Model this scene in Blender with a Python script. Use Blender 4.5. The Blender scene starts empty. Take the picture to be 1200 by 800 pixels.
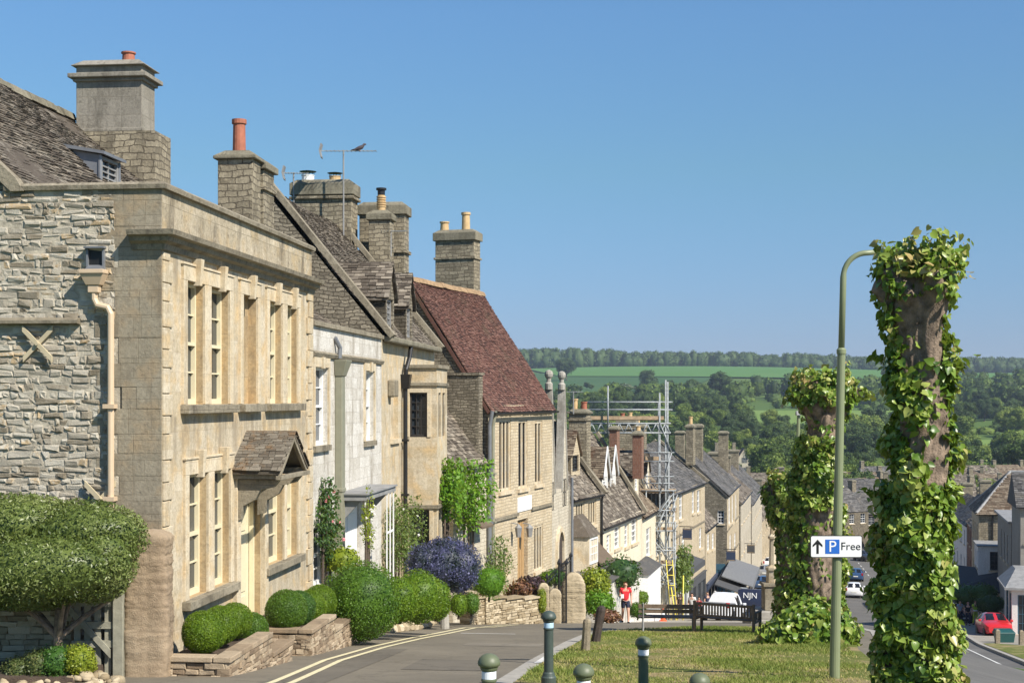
import bpy, bmesh, math, random
import numpy as np
from mathutils import Vector, Matrix
R = math.radians
random.seed(7); rng = np.random.default_rng(7)
scene = bpy.context.scene
COL = scene.collection

# ------------------------------------------------------------------ camera, sky, sun, exposure
F = 1667.0; CX = 600.0; HY = 467.0          # focal length (50 mm) and horizon in the photograph's pixels
cam_d = bpy.data.cameras.new('camera'); cam = bpy.data.objects.new('camera', cam_d); COL.objects.link(cam)
cam.location = (0, 0, 0); cam.rotation_euler = (R(90), 0, 0)
cam_d.lens = 50.0; cam_d.sensor_width = 36.0; cam_d.shift_y = 67.0/1200.0
cam_d.clip_start = 0.1; cam_d.clip_end = 20000
scene.camera = cam
SUN_EL = R(43); SUN_AZ = R(131)             # azimuth clockwise from +Y
w = bpy.data.worlds.new("World"); scene.world = w; w.use_nodes = True
wn = w.node_tree
sky = wn.nodes.new('ShaderNodeTexSky'); sky.sky_type = 'NISHITA'; sky.sun_disc = False
sky.sun_elevation = SUN_EL; sky.sun_rotation = SUN_AZ
sky.air_density = 1.35; sky.dust_density = 0.0; sky.ozone_density = 3.0; sky.altitude = 100
tcw = wn.nodes.new('ShaderNodeTexCoord'); sx_ = wn.nodes.new('ShaderNodeSeparateXYZ'); wn.links.new(tcw.outputs['Generated'], sx_.inputs[0])
hr = wn.nodes.new('ShaderNodeValToRGB');
_hs = [(0.03, (0.236, 0.339, 0.677)), (0.158, (0.323, 0.472, 0.598)), (0.26, (0.378, 0.543, 0.701)), (1.0, (0.433, 0.591, 0.748))]
while len(hr.color_ramp.elements) < 4: hr.color_ramp.elements.new(0.5)
for e_, (p_, c_) in zip(hr.color_ramp.elements, _hs): e_.position = p_; e_.color = (*c_, 1)
wn.links.new(sx_.outputs[2], hr.inputs[0])
mxs = wn.nodes.new('ShaderNodeMix'); mxs.data_type = 'RGBA'; mxs.blend_type = 'MULTIPLY'; mxs.inputs[0].default_value = 1.0   # the air's blue, a little stronger toward the horizon
wn.links.new(sky.outputs[0], mxs.inputs[6]); wn.links.new(hr.outputs[0], mxs.inputs[7])
bg = wn.nodes['Background']; wn.links.new(mxs.outputs[2], bg.inputs[0]); bg.inputs[1].default_value = 0.115
sd = bpy.data.lights.new('sun', 'SUN'); sun = bpy.data.objects.new('sun', sd); COL.objects.link(sun)
sd.energy = 5.0; sd.angle = R(0.53); sd.color = (1.0, 0.93, 0.82)
sdir = Vector((math.cos(SUN_EL)*math.sin(SUN_AZ), math.cos(SUN_EL)*math.cos(SUN_AZ), math.sin(SUN_EL)))
sun.rotation_euler = sdir.to_track_quat('Z', 'Y').to_euler(); sun.location = sdir*50
scene.view_settings.view_transform = 'Standard'; scene.view_settings.look = 'None'
scene.view_settings.exposure = 0.6; scene.view_settings.gamma = 1.0
scene.cycles.max_bounces = 5; scene.cycles.diffuse_bounces = 3; scene.cycles.glossy_bounces = 2
scene.cycles.transmission_bounces = 2; scene.cycles.transparent_max_bounces = 4; scene.cycles.volume_bounces = 0

# ------------------------------------------------------------------ ground height
_gy = [-60, 0, 23, 36, 46, 58, 78, 91, 120, 150, 200, 250, 320, 450, 560, 750, 900, 1150, 1300, 1600, 1900, 2200, 2600, 6000]
_gv = [3.5, -1.65, -4.48, -6.0, -7.25, -9.15, -12.2, -14.1, -17.6, -20.0, -23, -25.2, -27, -28.5, -27, -18, -10.3, -1, 7, 21, 33, 40, 42, 30]
_ty = np.arange(-60, 6001, 1.0); _tz = np.interp(_ty, _gy, _gv)
_k = np.ones(7)/7; _tz = np.convolve(np.pad(_tz, 3, mode='edge'), _k, 'valid')
FRONT_Y = [0, 23, 32.7, 40.7, 50, 60, 70, 80, 95, 115, 135, 190, 260, 330]
FRONT_X = [-8.2, -5.66, -4.6, -3.74, -1.9, 1.7, 4.2, 7.2, 11.2, 16.4, 22.0, 33.2, 50, 68]
LK_Y = [-30, 0, 20, 30, 40, 60, 75, 91, 115, 145, 190, 240, 300, 400]
LK_X = [3.6, 4.6, 6.2, 7.9, 10.2, 12, 12.7, 14.2, 20, 28, 37, 46.5, 60, 84]
RK_Y = [-30, 0, 49, 60, 79, 93, 125, 160, 240, 300, 400]
RK_X = [10.5, 13, 18.9, 21.6, 26, 29.6, 37.5, 46.5, 62, 75, 98]
def front(Y): return np.interp(Y, FRONT_Y, FRONT_X)
def lk(Y): return np.interp(Y, LK_Y, LK_X)
def rk(Y): return np.interp(Y, RK_Y, RK_X)
def sstep(a, b, x):
    t = np.clip((x-a)/(b-a), 0, 1); return t*t*(3-2*t)
def gz(X, Y):
    X = np.asarray(X, float); Y = np.asarray(Y, float)
    z = np.interp(Y, _ty, _tz)
    d = np.interp(Y, [0, 49, 93, 150, 200], [1.2, 1.8, 1.0, 0.2, 0])
    k = lk(Y)
    z = z - d*sstep(k-1, k+8, X)
    z = z + 0.012*np.clip(-X, 0, 12)*np.interp(Y, [0, 40, 60, 90], [0, 1, 1, 0])*1.0
    far = sstep(500, 1200, Y)
    z = z + far*(6*np.sin(X/310+0.6)+3*np.sin(X/140+Y/300))
    return z
def at(px, py, Y): return ((px-CX)/F*Y, Y, (HY-py)/F*Y)
def gat(px, py, y0=8):
    Y = np.arange(y0, 400, 0.1); X = (px-CX)/F*Y
    s = (HY-py)/F*Y - gz(X, Y)
    i = int(np.argmax(s <= 0)); return float(X[i]), float(Y[i]), float(gz(X[i], Y[i]))

# ------------------------------------------------------------------ mesh helpers
ZB = {}
class MB:
    def __init__(s): s.v = []; s.f = []; s.t = []
    def add(s, vs, fs, t=None):
        o = len(s.v); s.v.extend([tuple(p) for p in vs])
        tt = random.random() if t is None else t
        for f in fs: s.f.append(tuple(o+i for i in f)); s.t.append(tt)
    def quad(s, a, b, c, d, t=None): s.add([a, b, c, d], [(0, 1, 2, 3)], t)
    def poly(s, ps, t=None): s.add(ps, [tuple(range(len(ps)))], t)
    def box(s, x0, x1, y0, y1, z0, z1, t=None, P=None):
        vs = [(x, y, z) for z in (z0, z1) for y in (y0, y1) for x in (x0, x1)]
        if P: vs = [P(*p) for p in vs]
        s.add(vs, [(0, 2, 3, 1), (4, 5, 7, 6), (0, 1, 5, 4), (2, 6, 7, 3), (0, 4, 6, 2), (1, 3, 7, 5)], t)
    def hexa(s, vs, t=None):   # 8 corners, bottom 4 then top 4
        s.add(vs, [(3, 2, 1, 0), (4, 5, 6, 7), (0, 1, 5, 4), (1, 2, 6, 5), (2, 3, 7, 6), (3, 0, 4, 7)], t)
    def prism(s, prof, x0, x1, P=None, t=None):  # prof: list of (y,z), extruded along x
        n = len(prof)
        vs = [(x0, y, z) for y, z in prof]+[(x1, y, z) for y, z in prof]
        if P: vs = [P(*p) for p in vs]
        fs = [tuple(range(n))[::-1], tuple(range(n, 2*n))]+[(i, (i+1) % n, n+(i+1) % n, n+i) for i in range(n)]
        s.add(vs, fs, t)
    def tube(s, pts, rad, n=8, t=None, cap=True):
        pts = [Vector(p) for p in pts]; m = len(pts)
        if not hasattr(rad, '__len__'): rad = [rad]*m
        vs = []; ref = None
        for i, p in enumerate(pts):
            d = (pts[min(i+1, m-1)]-pts[max(i-1, 0)]).normalized()
            if ref is None:
                ref = Vector((1, 0, 0)) if abs(d.x) < 0.8 else Vector((0, 1, 0))
            a = d.cross(ref).normalized(); b = d.cross(a); ref = a.cross(d)
            for k in range(n):
                an = 2*math.pi*k/n; vs.append(p+(a*math.cos(an)+b*math.sin(an))*rad[i])
        fs = [(i*n+k, i*n+(k+1) % n, (i+1)*n+(k+1) % n, (i+1)*n+k) for i in range(m-1) for k in range(n)]
        if cap: fs += [tuple(range(n))[::-1], tuple((m-1)*n+k for k in range(n))]
        s.add(vs, fs, t)
    def lathe(s, prof, n=16, o=(0, 0, 0), t=None):  # prof: (r,z)
        vs = []
        for r, z in prof:
            for k in range(n):
                a = 2*math.pi*k/n; vs.append((o[0]+r*math.cos(a), o[1]+r*math.sin(a), o[2]+z))
        m = len(prof)
        fs = [(i*n+k, i*n+(k+1) % n, (i+1)*n+(k+1) % n, (i+1)*n+k) for i in range(m-1) for k in range(n)]
        fs += [tuple(range(n))[::-1], tuple((m-1)*n+k for k in range(n))]
        s.add(vs, fs, t)
    def build(s, name, m, parent=None, smooth=False, recalc=True, bevel=0, off=(0, 0, 0)):
        zb = ZB.get(parent, 0.0) if parent else 0.0
        v = np.array(s.v, dtype=np.float64).reshape(-1, 3)+np.array(off)
        v[:, 2] -= zb
        ob = mesh_obj(name, v, s.f, np.array(s.t), m, parent, smooth)
        if recalc:
            bm = bmesh.new(); bm.from_mesh(ob.data); bmesh.ops.recalc_face_normals(bm, faces=bm.faces); bm.to_mesh(ob.data); bm.free()
            box_uv(ob.data)
        if bevel:
            b = ob.modifiers.new('bevel', 'BEVEL'); b.width = bevel; b.segments = 2; b.limit_method = 'ANGLE'; b.angle_limit = R(40)
        return ob
def mesh_obj(name, v, faces, tint, m, parent=None, smooth=False, uv=True):
    me = bpy.data.meshes.new(name)
    v = np.ascontiguousarray(v, dtype=np.float32)
    if isinstance(faces, np.ndarray):
        n, k = faces.shape
        me.vertices.add(len(v)); me.vertices.foreach_set('co', v.ravel())
        me.loops.add(n*k); me.loops.foreach_set('vertex_index', faces.astype(np.int32).ravel())
        me.polygons.add(n); me.polygons.foreach_set('loop_start', np.arange(0, n*k, k, dtype=np.int32))
        me.update(calc_edges=True)
    else:
        me.from_pydata(v.tolist(), [], faces)
    if tint is not None and len(me.polygons) == len(tint):
        at_ = me.attributes.new('tint', 'FLOAT', 'FACE'); at_.data.foreach_set('value', np.asarray(tint, dtype=np.float32))
    if smooth: me.polygons.foreach_set('use_smooth', np.ones(len(me.polygons), dtype=bool))
    if m: me.materials.append(m)
    if uv: box_uv(me)
    ob = bpy.data.objects.new(name, me); COL.objects.link(ob)
    if parent:
        ob.parent = parent
        if parent in ZB: ZB[ob] = ZB[parent]
    return ob
def box_uv(me):
    n = len(me.loops); npol = len(me.polygons)
    if not npol: return
    co = np.empty(len(me.vertices)*3, np.float32); me.vertices.foreach_get('co', co); co = co.reshape(-1, 3)
    vi = np.empty(n, np.int32); me.loops.foreach_get('vertex_index', vi)
    nor = np.empty(npol*3, np.float32); me.polygons.foreach_get('normal', nor); nor = nor.reshape(-1, 3)
    lt = np.empty(npol, np.int32); me.polygons.foreach_get('loop_total', lt)
    nl = np.repeat(nor, lt, axis=0)
    h = np.hypot(nl[:, 0], nl[:, 1]); flat = h < 0.25; h = np.maximum(h, 1e-6)
    t = np.stack([-nl[:, 1]/h, nl[:, 0]/h, 0*h], 1); t[flat] = (1, 0, 0)
    b = np.cross(nl, t); b[flat] = (0, 1, 0)
    p = co[vi]
    uv = np.stack([(p*t).sum(1), (p*b).sum(1)], 1).astype(np.float32)
    lay = me.uv_layers.get('UVMap') or me.uv_layers.new(name='UVMap')
    lay.data.foreach_set('uv', uv.ravel())
def tag(o, label=None, cat=None, group=None, kind=None):
    if label: o['label'] = label
    if cat: o['category'] = cat
    if group: o['group'] = group
    if kind: o['kind'] = kind
    return o
def thing(name, label, cat, loc=(0, 0, 0), rz=0, group=None):
    o = bpy.data.objects.new(name, None); COL.objects.link(o); o.empty_display_size = 0.3
    o.location = loc; o.rotation_euler = (0, 0, rz); ZB[o] = 0.0
    return tag(o, label, cat, group)
def copy_tree(o, parent=None):
    c = o.copy(); COL.objects.link(c)
    if parent: c.parent = parent
    for ch in list(o.children): copy_tree(ch, c)
    return c
def paint(o, m):          # give one copy its own paint, mesh data stays shared
    o.material_slots[0].link = 'OBJECT'; o.material_slots[0].material = m

# ------------------------------------------------------------------ materials
def new_mat(name):
    m = bpy.data.materials.new(name); m.use_nodes = True; return m, m.node_tree, m.node_tree.nodes['Principled BSDF']
class NT:
    def __init__(s, nt): s.nt = nt
    def n(s, typ, **kw):
        nd = s.nt.nodes.new('ShaderNode'+typ)
        for k, v in kw.items():
            if k.startswith('_'): setattr(nd, k[1:], v)
            else:
                i = nd.inputs[int(k[1:])] if k[0] == 'i' and k[1:].isdigit() else nd.inputs[k.replace('__', ' ')]
                if hasattr(v, 'is_output') or isinstance(v, bpy.types.NodeSocket): s.nt.links.new(v, i)
                else: i.default_value = v
        return nd
    def link(s, a, b): s.nt.links.new(a, b)
    def mix(s, fac, a, b, mode='MIX'):
        nd = s.nt.nodes.new('ShaderNodeMix'); nd.data_type = 'RGBA'; nd.blend_type = mode
        for sock, v in ((nd.inputs[0], fac), (nd.inputs[6], a), (nd.inputs[7], b)):
            if isinstance(v, bpy.types.NodeSocket): s.nt.links.new(v, sock)
            else: sock.default_value = v if not hasattr(v, '__len__') else (*v, 1) if len(v) == 3 else v
        return nd.outputs[2]
    def ramp(s, x, stops):
        nd = s.nt.nodes.new('ShaderNodeValToRGB'); e = nd.color_ramp.elements
        while len(e) < len(stops): e.new(0.5)
        for q, (p, c) in zip(e, stops):
            q.position = p; q.color = (*c, 1) if hasattr(c, '__len__') else (c, c, c, 1)
        s.nt.links.new(x, nd.inputs[0]); return nd.outputs[0]
    def noise(s, vec, scale, detail=4, rough=0.6, out=0):
        return s.n('TexNoise', Vector=vec, Scale=scale, Detail=detail, Roughness=rough).outputs[out]
def simple(name, col, rough=0.6, metal=0.0, var=0.12, scale=6.0, bump=0.0, spec=0.5, coat=0.0):
    m, nt, p = new_mat(name); q = NT(nt)
    tc = q.n('TexCoord').outputs['Object']
    nz = q.noise(tc, scale, 5, 0.6)
    c = q.ramp(nz, [(0.3, tuple(max(0, x*(1-var)) for x in col)), (0.7, tuple(min(1, x*(1+var)) for x in col))])
    q.link(c, p.inputs['Base Color']); p.inputs['Roughness'].default_value = rough; p.inputs['Metallic'].default_value = metal
    p.inputs['Specular IOR Level'].default_value = spec; p.inputs['Coat Weight'].default_value = coat
    if bump:
        b = q.n('Bump', Height=q.noise(tc, scale*6, 4, 0.6), Strength=bump, Distance=0.02); q.link(b.outputs[0], p.inputs['Normal'])
    return m
def objshift(q):
    uv = q.n('UVMap').outputs[0]
    r = q.n('ObjectInfo').outputs['Random']
    sc = q.n('VectorMath', _operation='SCALE', i0=(37.0, 23.0, 5.0), Scale=r).outputs[0]
    return q.n('VectorMath', _operation='ADD', i0=uv, i1=sc).outputs[0]
def coursed(name, c1, c2, stain, bw=0.35, bh=0.13, mortar=0.01, mcol=None, bump=0.6, wob=0.05, stain_amt=0.45, warm=None, rough=0.9, bands=None):
    m, nt, p = new_mat(name); q = NT(nt)
    uv = objshift(q)
    n1 = q.noise(uv, 1.7, 3, 0.6, 1)
    d = q.n('VectorMath', _operation='SUBTRACT', i0=n1, i1=(0.5, 0.5, 0.5)).outputs[0]
    d = q.n('VectorMath', _operation='SCALE', i0=d, Scale=wob*2).outputs[0]
    n2 = q.noise(uv, 14, 2, 0.6, 1)
    d2 = q.n('VectorMath', _operation='SUBTRACT', i0=n2, i1=(0.5, 0.5, 0.5)).outputs[0]
    d2 = q.n('VectorMath', _operation='SCALE', i0=d2, Scale=wob*0.35).outputs[0]
    vec = q.n('VectorMath', _operation='ADD', i0=uv, i1=d).outputs[0]
    vec = q.n('VectorMath', _operation='ADD', i0=vec, i1=d2).outputs[0]
    br = q.n('TexBrick', Vector=vec, Color1=(0.15, 0.15, 0.15, 1), Color2=(0.85, 0.85, 0.85, 1), Mortar=(0.5, 0.5, 0.5, 1), Scale=1.0)
    br.inputs['Mortar Size'].default_value = mortar; br.inputs['Mortar Smooth'].default_value = 0.4
    br.inputs['Brick Width'].default_value = bw; br.inputs['Row Height'].default_value = bh
    br.offset_frequency = 2; br.squash = 0.8; br.squash_frequency = 3
    nz = q.noise(uv, 0.9, 6, 0.65); fine = q.noise(uv, 18, 6, 0.7)
    col = q.mix(br.outputs[0], c1, c2)
    if warm:
        wz = q.noise(uv, 2.3, 3, 0.5)
        col = q.mix(q.ramp(wz, [(0.48, 0.0), (0.66, 0.75)]), col, warm)
    col = q.mix(q.ramp(fine, [(0.28, 0.6), (0.55, 0.0)]), col, tuple(x*0.55 for x in c1))
    col = q.mix(q.ramp(fine, [(0.58, 0.0), (0.74, 0.45)]), col, tuple(min(0.82, x*1.25) for x in c2))
    st = q.n('VectorMath', _operation='MULTIPLY', i0=uv, i1=(1.6, 0.45, 1)).outputs[0]
    sn = q.noise(st, 1.1, 7, 0.72)
    col = q.mix(q.ramp(sn, [(0.5, 0.0), (0.68, stain_amt)]), col, stain)
    sv = q.n('VectorMath', _operation='MULTIPLY', i0=uv, i1=(5.0, 0.55, 1)).outputs[0]
    col = q.mix(q.ramp(q.noise(sv, 1.3, 5, 0.7), [(0.54, 0.0), (0.74, stain_amt*0.8)]), col, tuple(x*1.15 for x in stain))
    col = q.mix(q.ramp(q.noise(uv, 5.5, 8, 0.8), [(0.55, 0.0), (0.66, stain_amt*0.75)]), col, tuple(x*0.8 for x in stain))
    col = q.mix(q.ramp(q.noise(uv, 3.1, 5, 0.7), [(0.56, 0.0), (0.70, 0.45)]), col, tuple(min(0.8, x*1.25) for x in c2))
    col = q.mix(br.outputs[1], col, mcol or tuple(x*0.55 for x in c1))
    if bands:                                  # rain streaks that start under ledges at known heights
        oz = q.n('SeparateXYZ', Vector=q.n('TexCoord').outputs['Object']).outputs[2]
        zz = q.n('Math', _operation='MULTIPLY', i0=oz, i1=1/9.0).outputs[0]
        mk = q.ramp(zz, bands); sk = q.n('VectorMath', _operation='MULTIPLY', i0=uv, i1=(3.2, 0.22, 1)).outputs[0]
        fk_ = q.n('Math', _operation='MULTIPLY', i0=mk, i1=q.ramp(q.noise(sk, 1.6, 6, 0.75), [(0.42, 0.0), (0.62, 0.8)])).outputs[0]
        col = q.mix(fk_, col, (0.185, 0.155, 0.115))
    q.link(col, p.inputs['Base Color']); p.inputs['Roughness'].default_value = rough; p.inputs['Specular IOR Level'].default_value = 0.25
    inv = q.n('Math', _operation='MULTIPLY_ADD', i0=br.outputs[1], i1=-1.0, i2=1.0).outputs[0]
    h = q.n('Math', _operation='MULTIPLY_ADD', i0=fine, i1=0.55, i2=inv).outputs[0]
    h = q.n('Math', _operation='MULTIPLY_ADD', i0=br.outputs[0], i1=0.5, i2=h).outputs[0]
    b = q.n('Bump', Height=h, Strength=bump, Distance=0.03); q.link(b.outputs[0], p.inputs['Normal'])
    return m
def tinted(name, stops, rough=0.85, nscale=7.0, patch=None, patch_amt=0.5, bump=0.4, pscale=1.2, objrand=0.0):
    """colour from the per-face tint (each stone or slate its own), with lichen patches"""
    m, nt, p = new_mat(name); q = NT(nt)
    t = q.n('Attribute', _attribute_name='tint').outputs['Fac']
    tc = q.n('TexCoord').outputs['Object']
    fz = q.noise(tc, nscale, 6, 0.7)
    x = q.n('Math', _operation='MULTIPLY_ADD', i0=q.n('Math', _operation='SUBTRACT', i0=fz, i1=0.5).outputs[0], i1=0.7, i2=t).outputs[0]
    col = q.ramp(x, stops)
    if patch:
        pz = q.noise(tc, pscale, 7, 0.75)
        col = q.mix(q.ramp(pz, [(0.52, 0.0), (0.64, patch_amt)]), col, patch)
    q.link(col, p.inputs['Base Color']); p.inputs['Roughness'].default_value = rough; p.inputs['Specular IOR Level'].default_value = 0.25
    b = q.n('Bump', Height=q.noise(tc, nscale*5, 6, 0.7), Strength=bump, Distance=0.02); q.link(b.outputs[0], p.inputs['Normal'])
    return m
def leafmat(name, stops, transl=0.3, rough=0.5, objrand=0.0, spec=0.4):
    m, nt, p = new_mat(name); q = NT(nt)
    t = q.n('Attribute', _attribute_name='tint').outputs['Fac']
    if objrand:
        r = q.n('ObjectInfo').outputs['Random']
        t = q.n('Math', _operation='MULTIPLY_ADD', i0=q.n('Math', _operation='SUBTRACT', i0=r, i1=0.5).outputs[0], i1=objrand, i2=t).outputs[0]
    col = q.ramp(t, stops)
    q.link(col, p.inputs['Base Color']); p.inputs['Roughness'].default_value = rough; p.inputs['Specular IOR Level'].default_value = spec
    if transl:
        tr = q.n('BsdfTranslucent'); q.link(q.mix(0.5, col, (0.35, 0.42, 0.04), 'MIX'), tr.inputs[0])
        mx = q.n('MixShader', Fac=transl); q.link(p.outputs[0], mx.inputs[1]); q.link(tr.outputs[0], mx.inputs[2])
        q.link(mx.outputs[0], nt.nodes['Material Output'].inputs[0])
    return m
def glassmat(name, col=(0.02, 0.025, 0.03)):
    m, nt, p = new_mat(name); q = NT(nt)
    tc = q.n('TexCoord').outputs['Object']
    c = q.ramp(q.noise(tc, 1.3, 2), [(0.35, col), (0.7, tuple(x*2.2 for x in col))])
    q.link(c, p.inputs['Base Color']); p.inputs['Roughness'].default_value = 0.05; p.inputs['Specular IOR Level'].default_value = 0.5
    b = q.n('Bump', Height=q.noise(tc, 2.5, 2), Strength=0.08, Distance=0.02); q.link(b.outputs[0], p.inputs['Normal'])
    return m
M = {}
M['ashlar'] = coursed('honey_ashlar', (0.47, 0.39, 0.26), (0.60, 0.53, 0.405), (0.27, 0.215, 0.145), 0.75, 0.33, 0.003, mcol=(0.43, 0.35, 0.24), bump=0.4, wob=0.012, stain_amt=0.62, warm=(0.60, 0.43, 0.22))
M['front'] = coursed('streaked_ashlar', (0.47, 0.39, 0.26), (0.60, 0.53, 0.405), (0.27, 0.215, 0.145), 0.75, 0.33, 0.003, mcol=(0.43, 0.35, 0.24), bump=0.4, wob=0.012, stain_amt=0.62, warm=(0.60, 0.43, 0.22), bands=[(0.0, 0.9), (0.07, 0.2), (0.09, 0.0), (0.174, 0.8), (0.178, 0.0), (0.43, 0.0), (0.542, 1.0), (0.546, 0.0), (0.75, 0.0), (0.838, 1.0), (0.842, 0.0)])
M['ashlar_grey'] = coursed('grey_ashlar', (0.27, 0.235, 0.17), (0.33, 0.29, 0.215), (0.15, 0.125, 0.09), 0.6, 0.33, 0.003, mcol=(0.2, 0.17, 0.12), bump=0.7, wob=0.03, stain_amt=0.75, warm=(0.36, 0.27, 0.165))
M['trim'] = coursed('trim_stone', (0.55, 0.46, 0.315), (0.63, 0.55, 0.41), (0.23, 0.185, 0.125), 1.1, 0.6, 0.002, bump=0.3, wob=0.02, stain_amt=0.55, warm=(0.58, 0.43, 0.24))
M['trim_dark'] = coursed('weathered_trim', (0.22, 0.19, 0.135), (0.33, 0.29, 0.215), (0.085, 0.072, 0.052), 1.2, 0.6, 0.002, bump=0.9, wob=0.04, stain_amt=0.85)
M['render'] = coursed('limewashed_stone', (0.50, 0.465, 0.40), (0.69, 0.665, 0.61), (0.24, 0.205, 0.155), 0.6, 0.3, 0.003, mcol=(0.46, 0.42, 0.35), bump=0.6, wob=0.06, stain_amt=0.85)
M['coursed'] = coursed('coursed_honey_stone', (0.48, 0.385, 0.245), (0.62, 0.53, 0.375), (0.27, 0.22, 0.15), 0.34, 0.12, 0.012, mcol=(0.42, 0.35, 0.25), bump=0.8, wob=0.06, stain_amt=0.5)
M['coursed_pale'] = coursed('coursed_pale_stone', (0.48, 0.425, 0.325), (0.63, 0.575, 0.46), (0.25, 0.22, 0.165), 0.34, 0.14, 0.01, mcol=(0.44, 0.39, 0.30), bump=0.7, wob=0.06, stain_amt=0.55)
M['grey_rubble'] = coursed('grey_rubble', (0.15, 0.13, 0.095), (0.36, 0.315, 0.235), (0.085, 0.072, 0.052), 0.30, 0.11, 0.016, mcol=(0.10, 0.085, 0.062), bump=1.0, wob=0.13, stain_amt=0.6)
M['parapet'] = coursed('weathered_parapet', (0.34, 0.285, 0.195), (0.55, 0.48, 0.36), (0.13, 0.108, 0.075), 0.9, 0.7, 0.003, mcol=(0.3, 0.25, 0.17), bump=0.8, wob=0.02, stain_amt=1.0, warm=(0.46, 0.35, 0.2))
M['cream'] = coursed('cream_render', (0.66, 0.58, 0.43), (0.70, 0.63, 0.48), (0.40, 0.33, 0.22), 2.0, 1.0, 0.001, bump=0.15, wob=0.02, stain_amt=0.4)
M['white_render'] = coursed('white_render', (0.70, 0.69, 0.65), (0.74, 0.73, 0.70), (0.45, 0.43, 0.38), 2.0, 1.0, 0.001, bump=0.12, wob=0.02, stain_amt=0.3)
M['grey_render'] = coursed('grey_render', (0.27, 0.25, 0.215), (0.31, 0.29, 0.25), (0.16, 0.145, 0.12), 2.0, 1.0, 0.001, bump=0.12, wob=0.02, stain_amt=0.4)
M['brick'] = coursed('red_brick', (0.17, 0.075, 0.05), (0.27, 0.13, 0.085), (0.08, 0.055, 0.04), 0.22, 0.075, 0.008, mcol=(0.24, 0.21, 0.16), bump=0.5, wob=0.01)
M['chimney_ashlar'] = coursed('chimney_ashlar', (0.235, 0.215, 0.175), (0.31, 0.285, 0.235), (0.085, 0.076, 0.06), 0.62, 0.42, 0.004, mcol=(0.18, 0.16, 0.125), bump=0.6, wob=0.03, stain_amt=0.8)
M['chimney_rubble'] = coursed('chimney_rubble', (0.17, 0.145, 0.10), (0.42, 0.365, 0.26), (0.085, 0.074, 0.055), 0.34, 0.15, 0.014, mcol=(0.13, 0.11, 0.08), bump=1.0, wob=0.12, stain_amt=0.6)
M['lichen_cap'] = coursed('lichen_stone', (0.17, 0.155, 0.11), (0.27, 0.245, 0.18), (0.075, 0.065, 0.045), 0.8, 0.5, 0.002, bump=1.0, wob=0.08, stain_amt=0.8)
M['rubble'] = tinted('rubble_stone', [(0.0, (0.23, 0.195, 0.14)), (0.25, (0.37, 0.33, 0.26)), (0.6, (0.46, 0.42, 0.34)), (0.88, (0.54, 0.50, 0.415)), (1.0, (0.47, 0.355, 0.215))], 0.95, 10, (0.27, 0.21, 0.135), 0.55, 1.0, 0.55)
M['drystone'] = tinted('drystone', [(0.0, (0.26, 0.20, 0.12)), (0.5, (0.40, 0.33, 0.22)), (1.0, (0.56, 0.47, 0.33))], 0.92, 9, (0.18, 0.15, 0.10), 0.5, 0.7, 1.6)
M['planter_stone'] = tinted('planter_stone', [(0.0, (0.20, 0.145, 0.095)), (0.5, (0.335, 0.255, 0.17)), (1.0, (0.47, 0.38, 0.265))], 0.92, 9, (0.15, 0.12, 0.085), 0.6, 0.9, 2.0)
M['slate'] = tinted('stone_slate', [(0.0, (0.062, 0.050, 0.039)), (0.4, (0.118, 0.098, 0.076)), (0.75, (0.178, 0.150, 0.118)), (1.0, (0.29, 0.25, 0.195))], 0.9, 4, (0.29, 0.265, 0.215), 0.55, 0.8, 1.8)
M['slate_moss'] = tinted('mossy_stone_slate', [(0.0, (0.085, 0.064, 0.045)), (0.4, (0.145, 0.112, 0.08)), (0.8, (0.21, 0.168, 0.12)), (1.0, (0.28, 0.23, 0.165))], 0.92, 4, (0.11, 0.055, 0.03), 0.6, 0.7, 1.1)
M['hood_slate'] = tinted('lichened_hood_slate', [(0.0, (0.10, 0.085, 0.065)), (0.5, (0.155, 0.135, 0.105)), (1.0, (0.22, 0.195, 0.155))], 0.92, 14, (0.20, 0.105, 0.035), 0.6, 0.9, 1.9)
M['jamb'] = coursed('weathered_shaded_jamb_stone', (0.36, 0.265, 0.15), (0.47, 0.365, 0.22), (0.20, 0.15, 0.09), 0.8, 0.6, 0.003, bump=0.4, wob=0.02, stain_amt=0.7, warm=(0.50, 0.34, 0.165))  # browner than the front: weathering, plus the reveals' lower light put into the colour
M['blue_slate'] = tinted('blue_slate', [(0.0, (0.052, 0.050, 0.048)), (0.5, (0.095, 0.092, 0.088)), (1.0, (0.16, 0.153, 0.145))], 0.8, 5, (0.20, 0.175, 0.135), 0.5, 0.4, 0.8)
M['red_tile'] = tinted('red_clay_tile', [(0.0, (0.065, 0.038, 0.032)), (0.35, (0.115, 0.057, 0.044)), (0.7, (0.155, 0.076, 0.058)), (1.0, (0.20, 0.115, 0.088))], 0.88, 5, (0.105, 0.078, 0.052), 0.6, 0.5, 0.9)
M['ridge_tile'] = simple('lichened_ridge', (0.30, 0.20, 0.11), 0.9, var=0.35, scale=5, bump=0.5)
M['cream_paint'] = simple('cream_paint', (0.70, 0.62, 0.42), 0.45, var=0.04)
M['white_paint'] = simple('white_paint', (0.80, 0.80, 0.78), 0.4, var=0.03)
M['dark_paint'] = simple('dark_paint', (0.035, 0.032, 0.03), 0.4, var=0.1)
M['sage_paint'] = simple('sage_paint', (0.235, 0.23, 0.165), 0.55, var=0.08)
M['gate_wood'] = simple('weathered_sage_wood', (0.27, 0.26, 0.20), 0.75, var=0.2, scale=8, bump=0.3)
M['tie_wood'] = simple('buff_paint', (0.48, 0.41, 0.27), 0.7, var=0.12)
M['glass'] = glassmat('window_glass')
M['black_glass'] = glassmat('dark_glass', (0.008, 0.009, 0.011))
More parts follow.
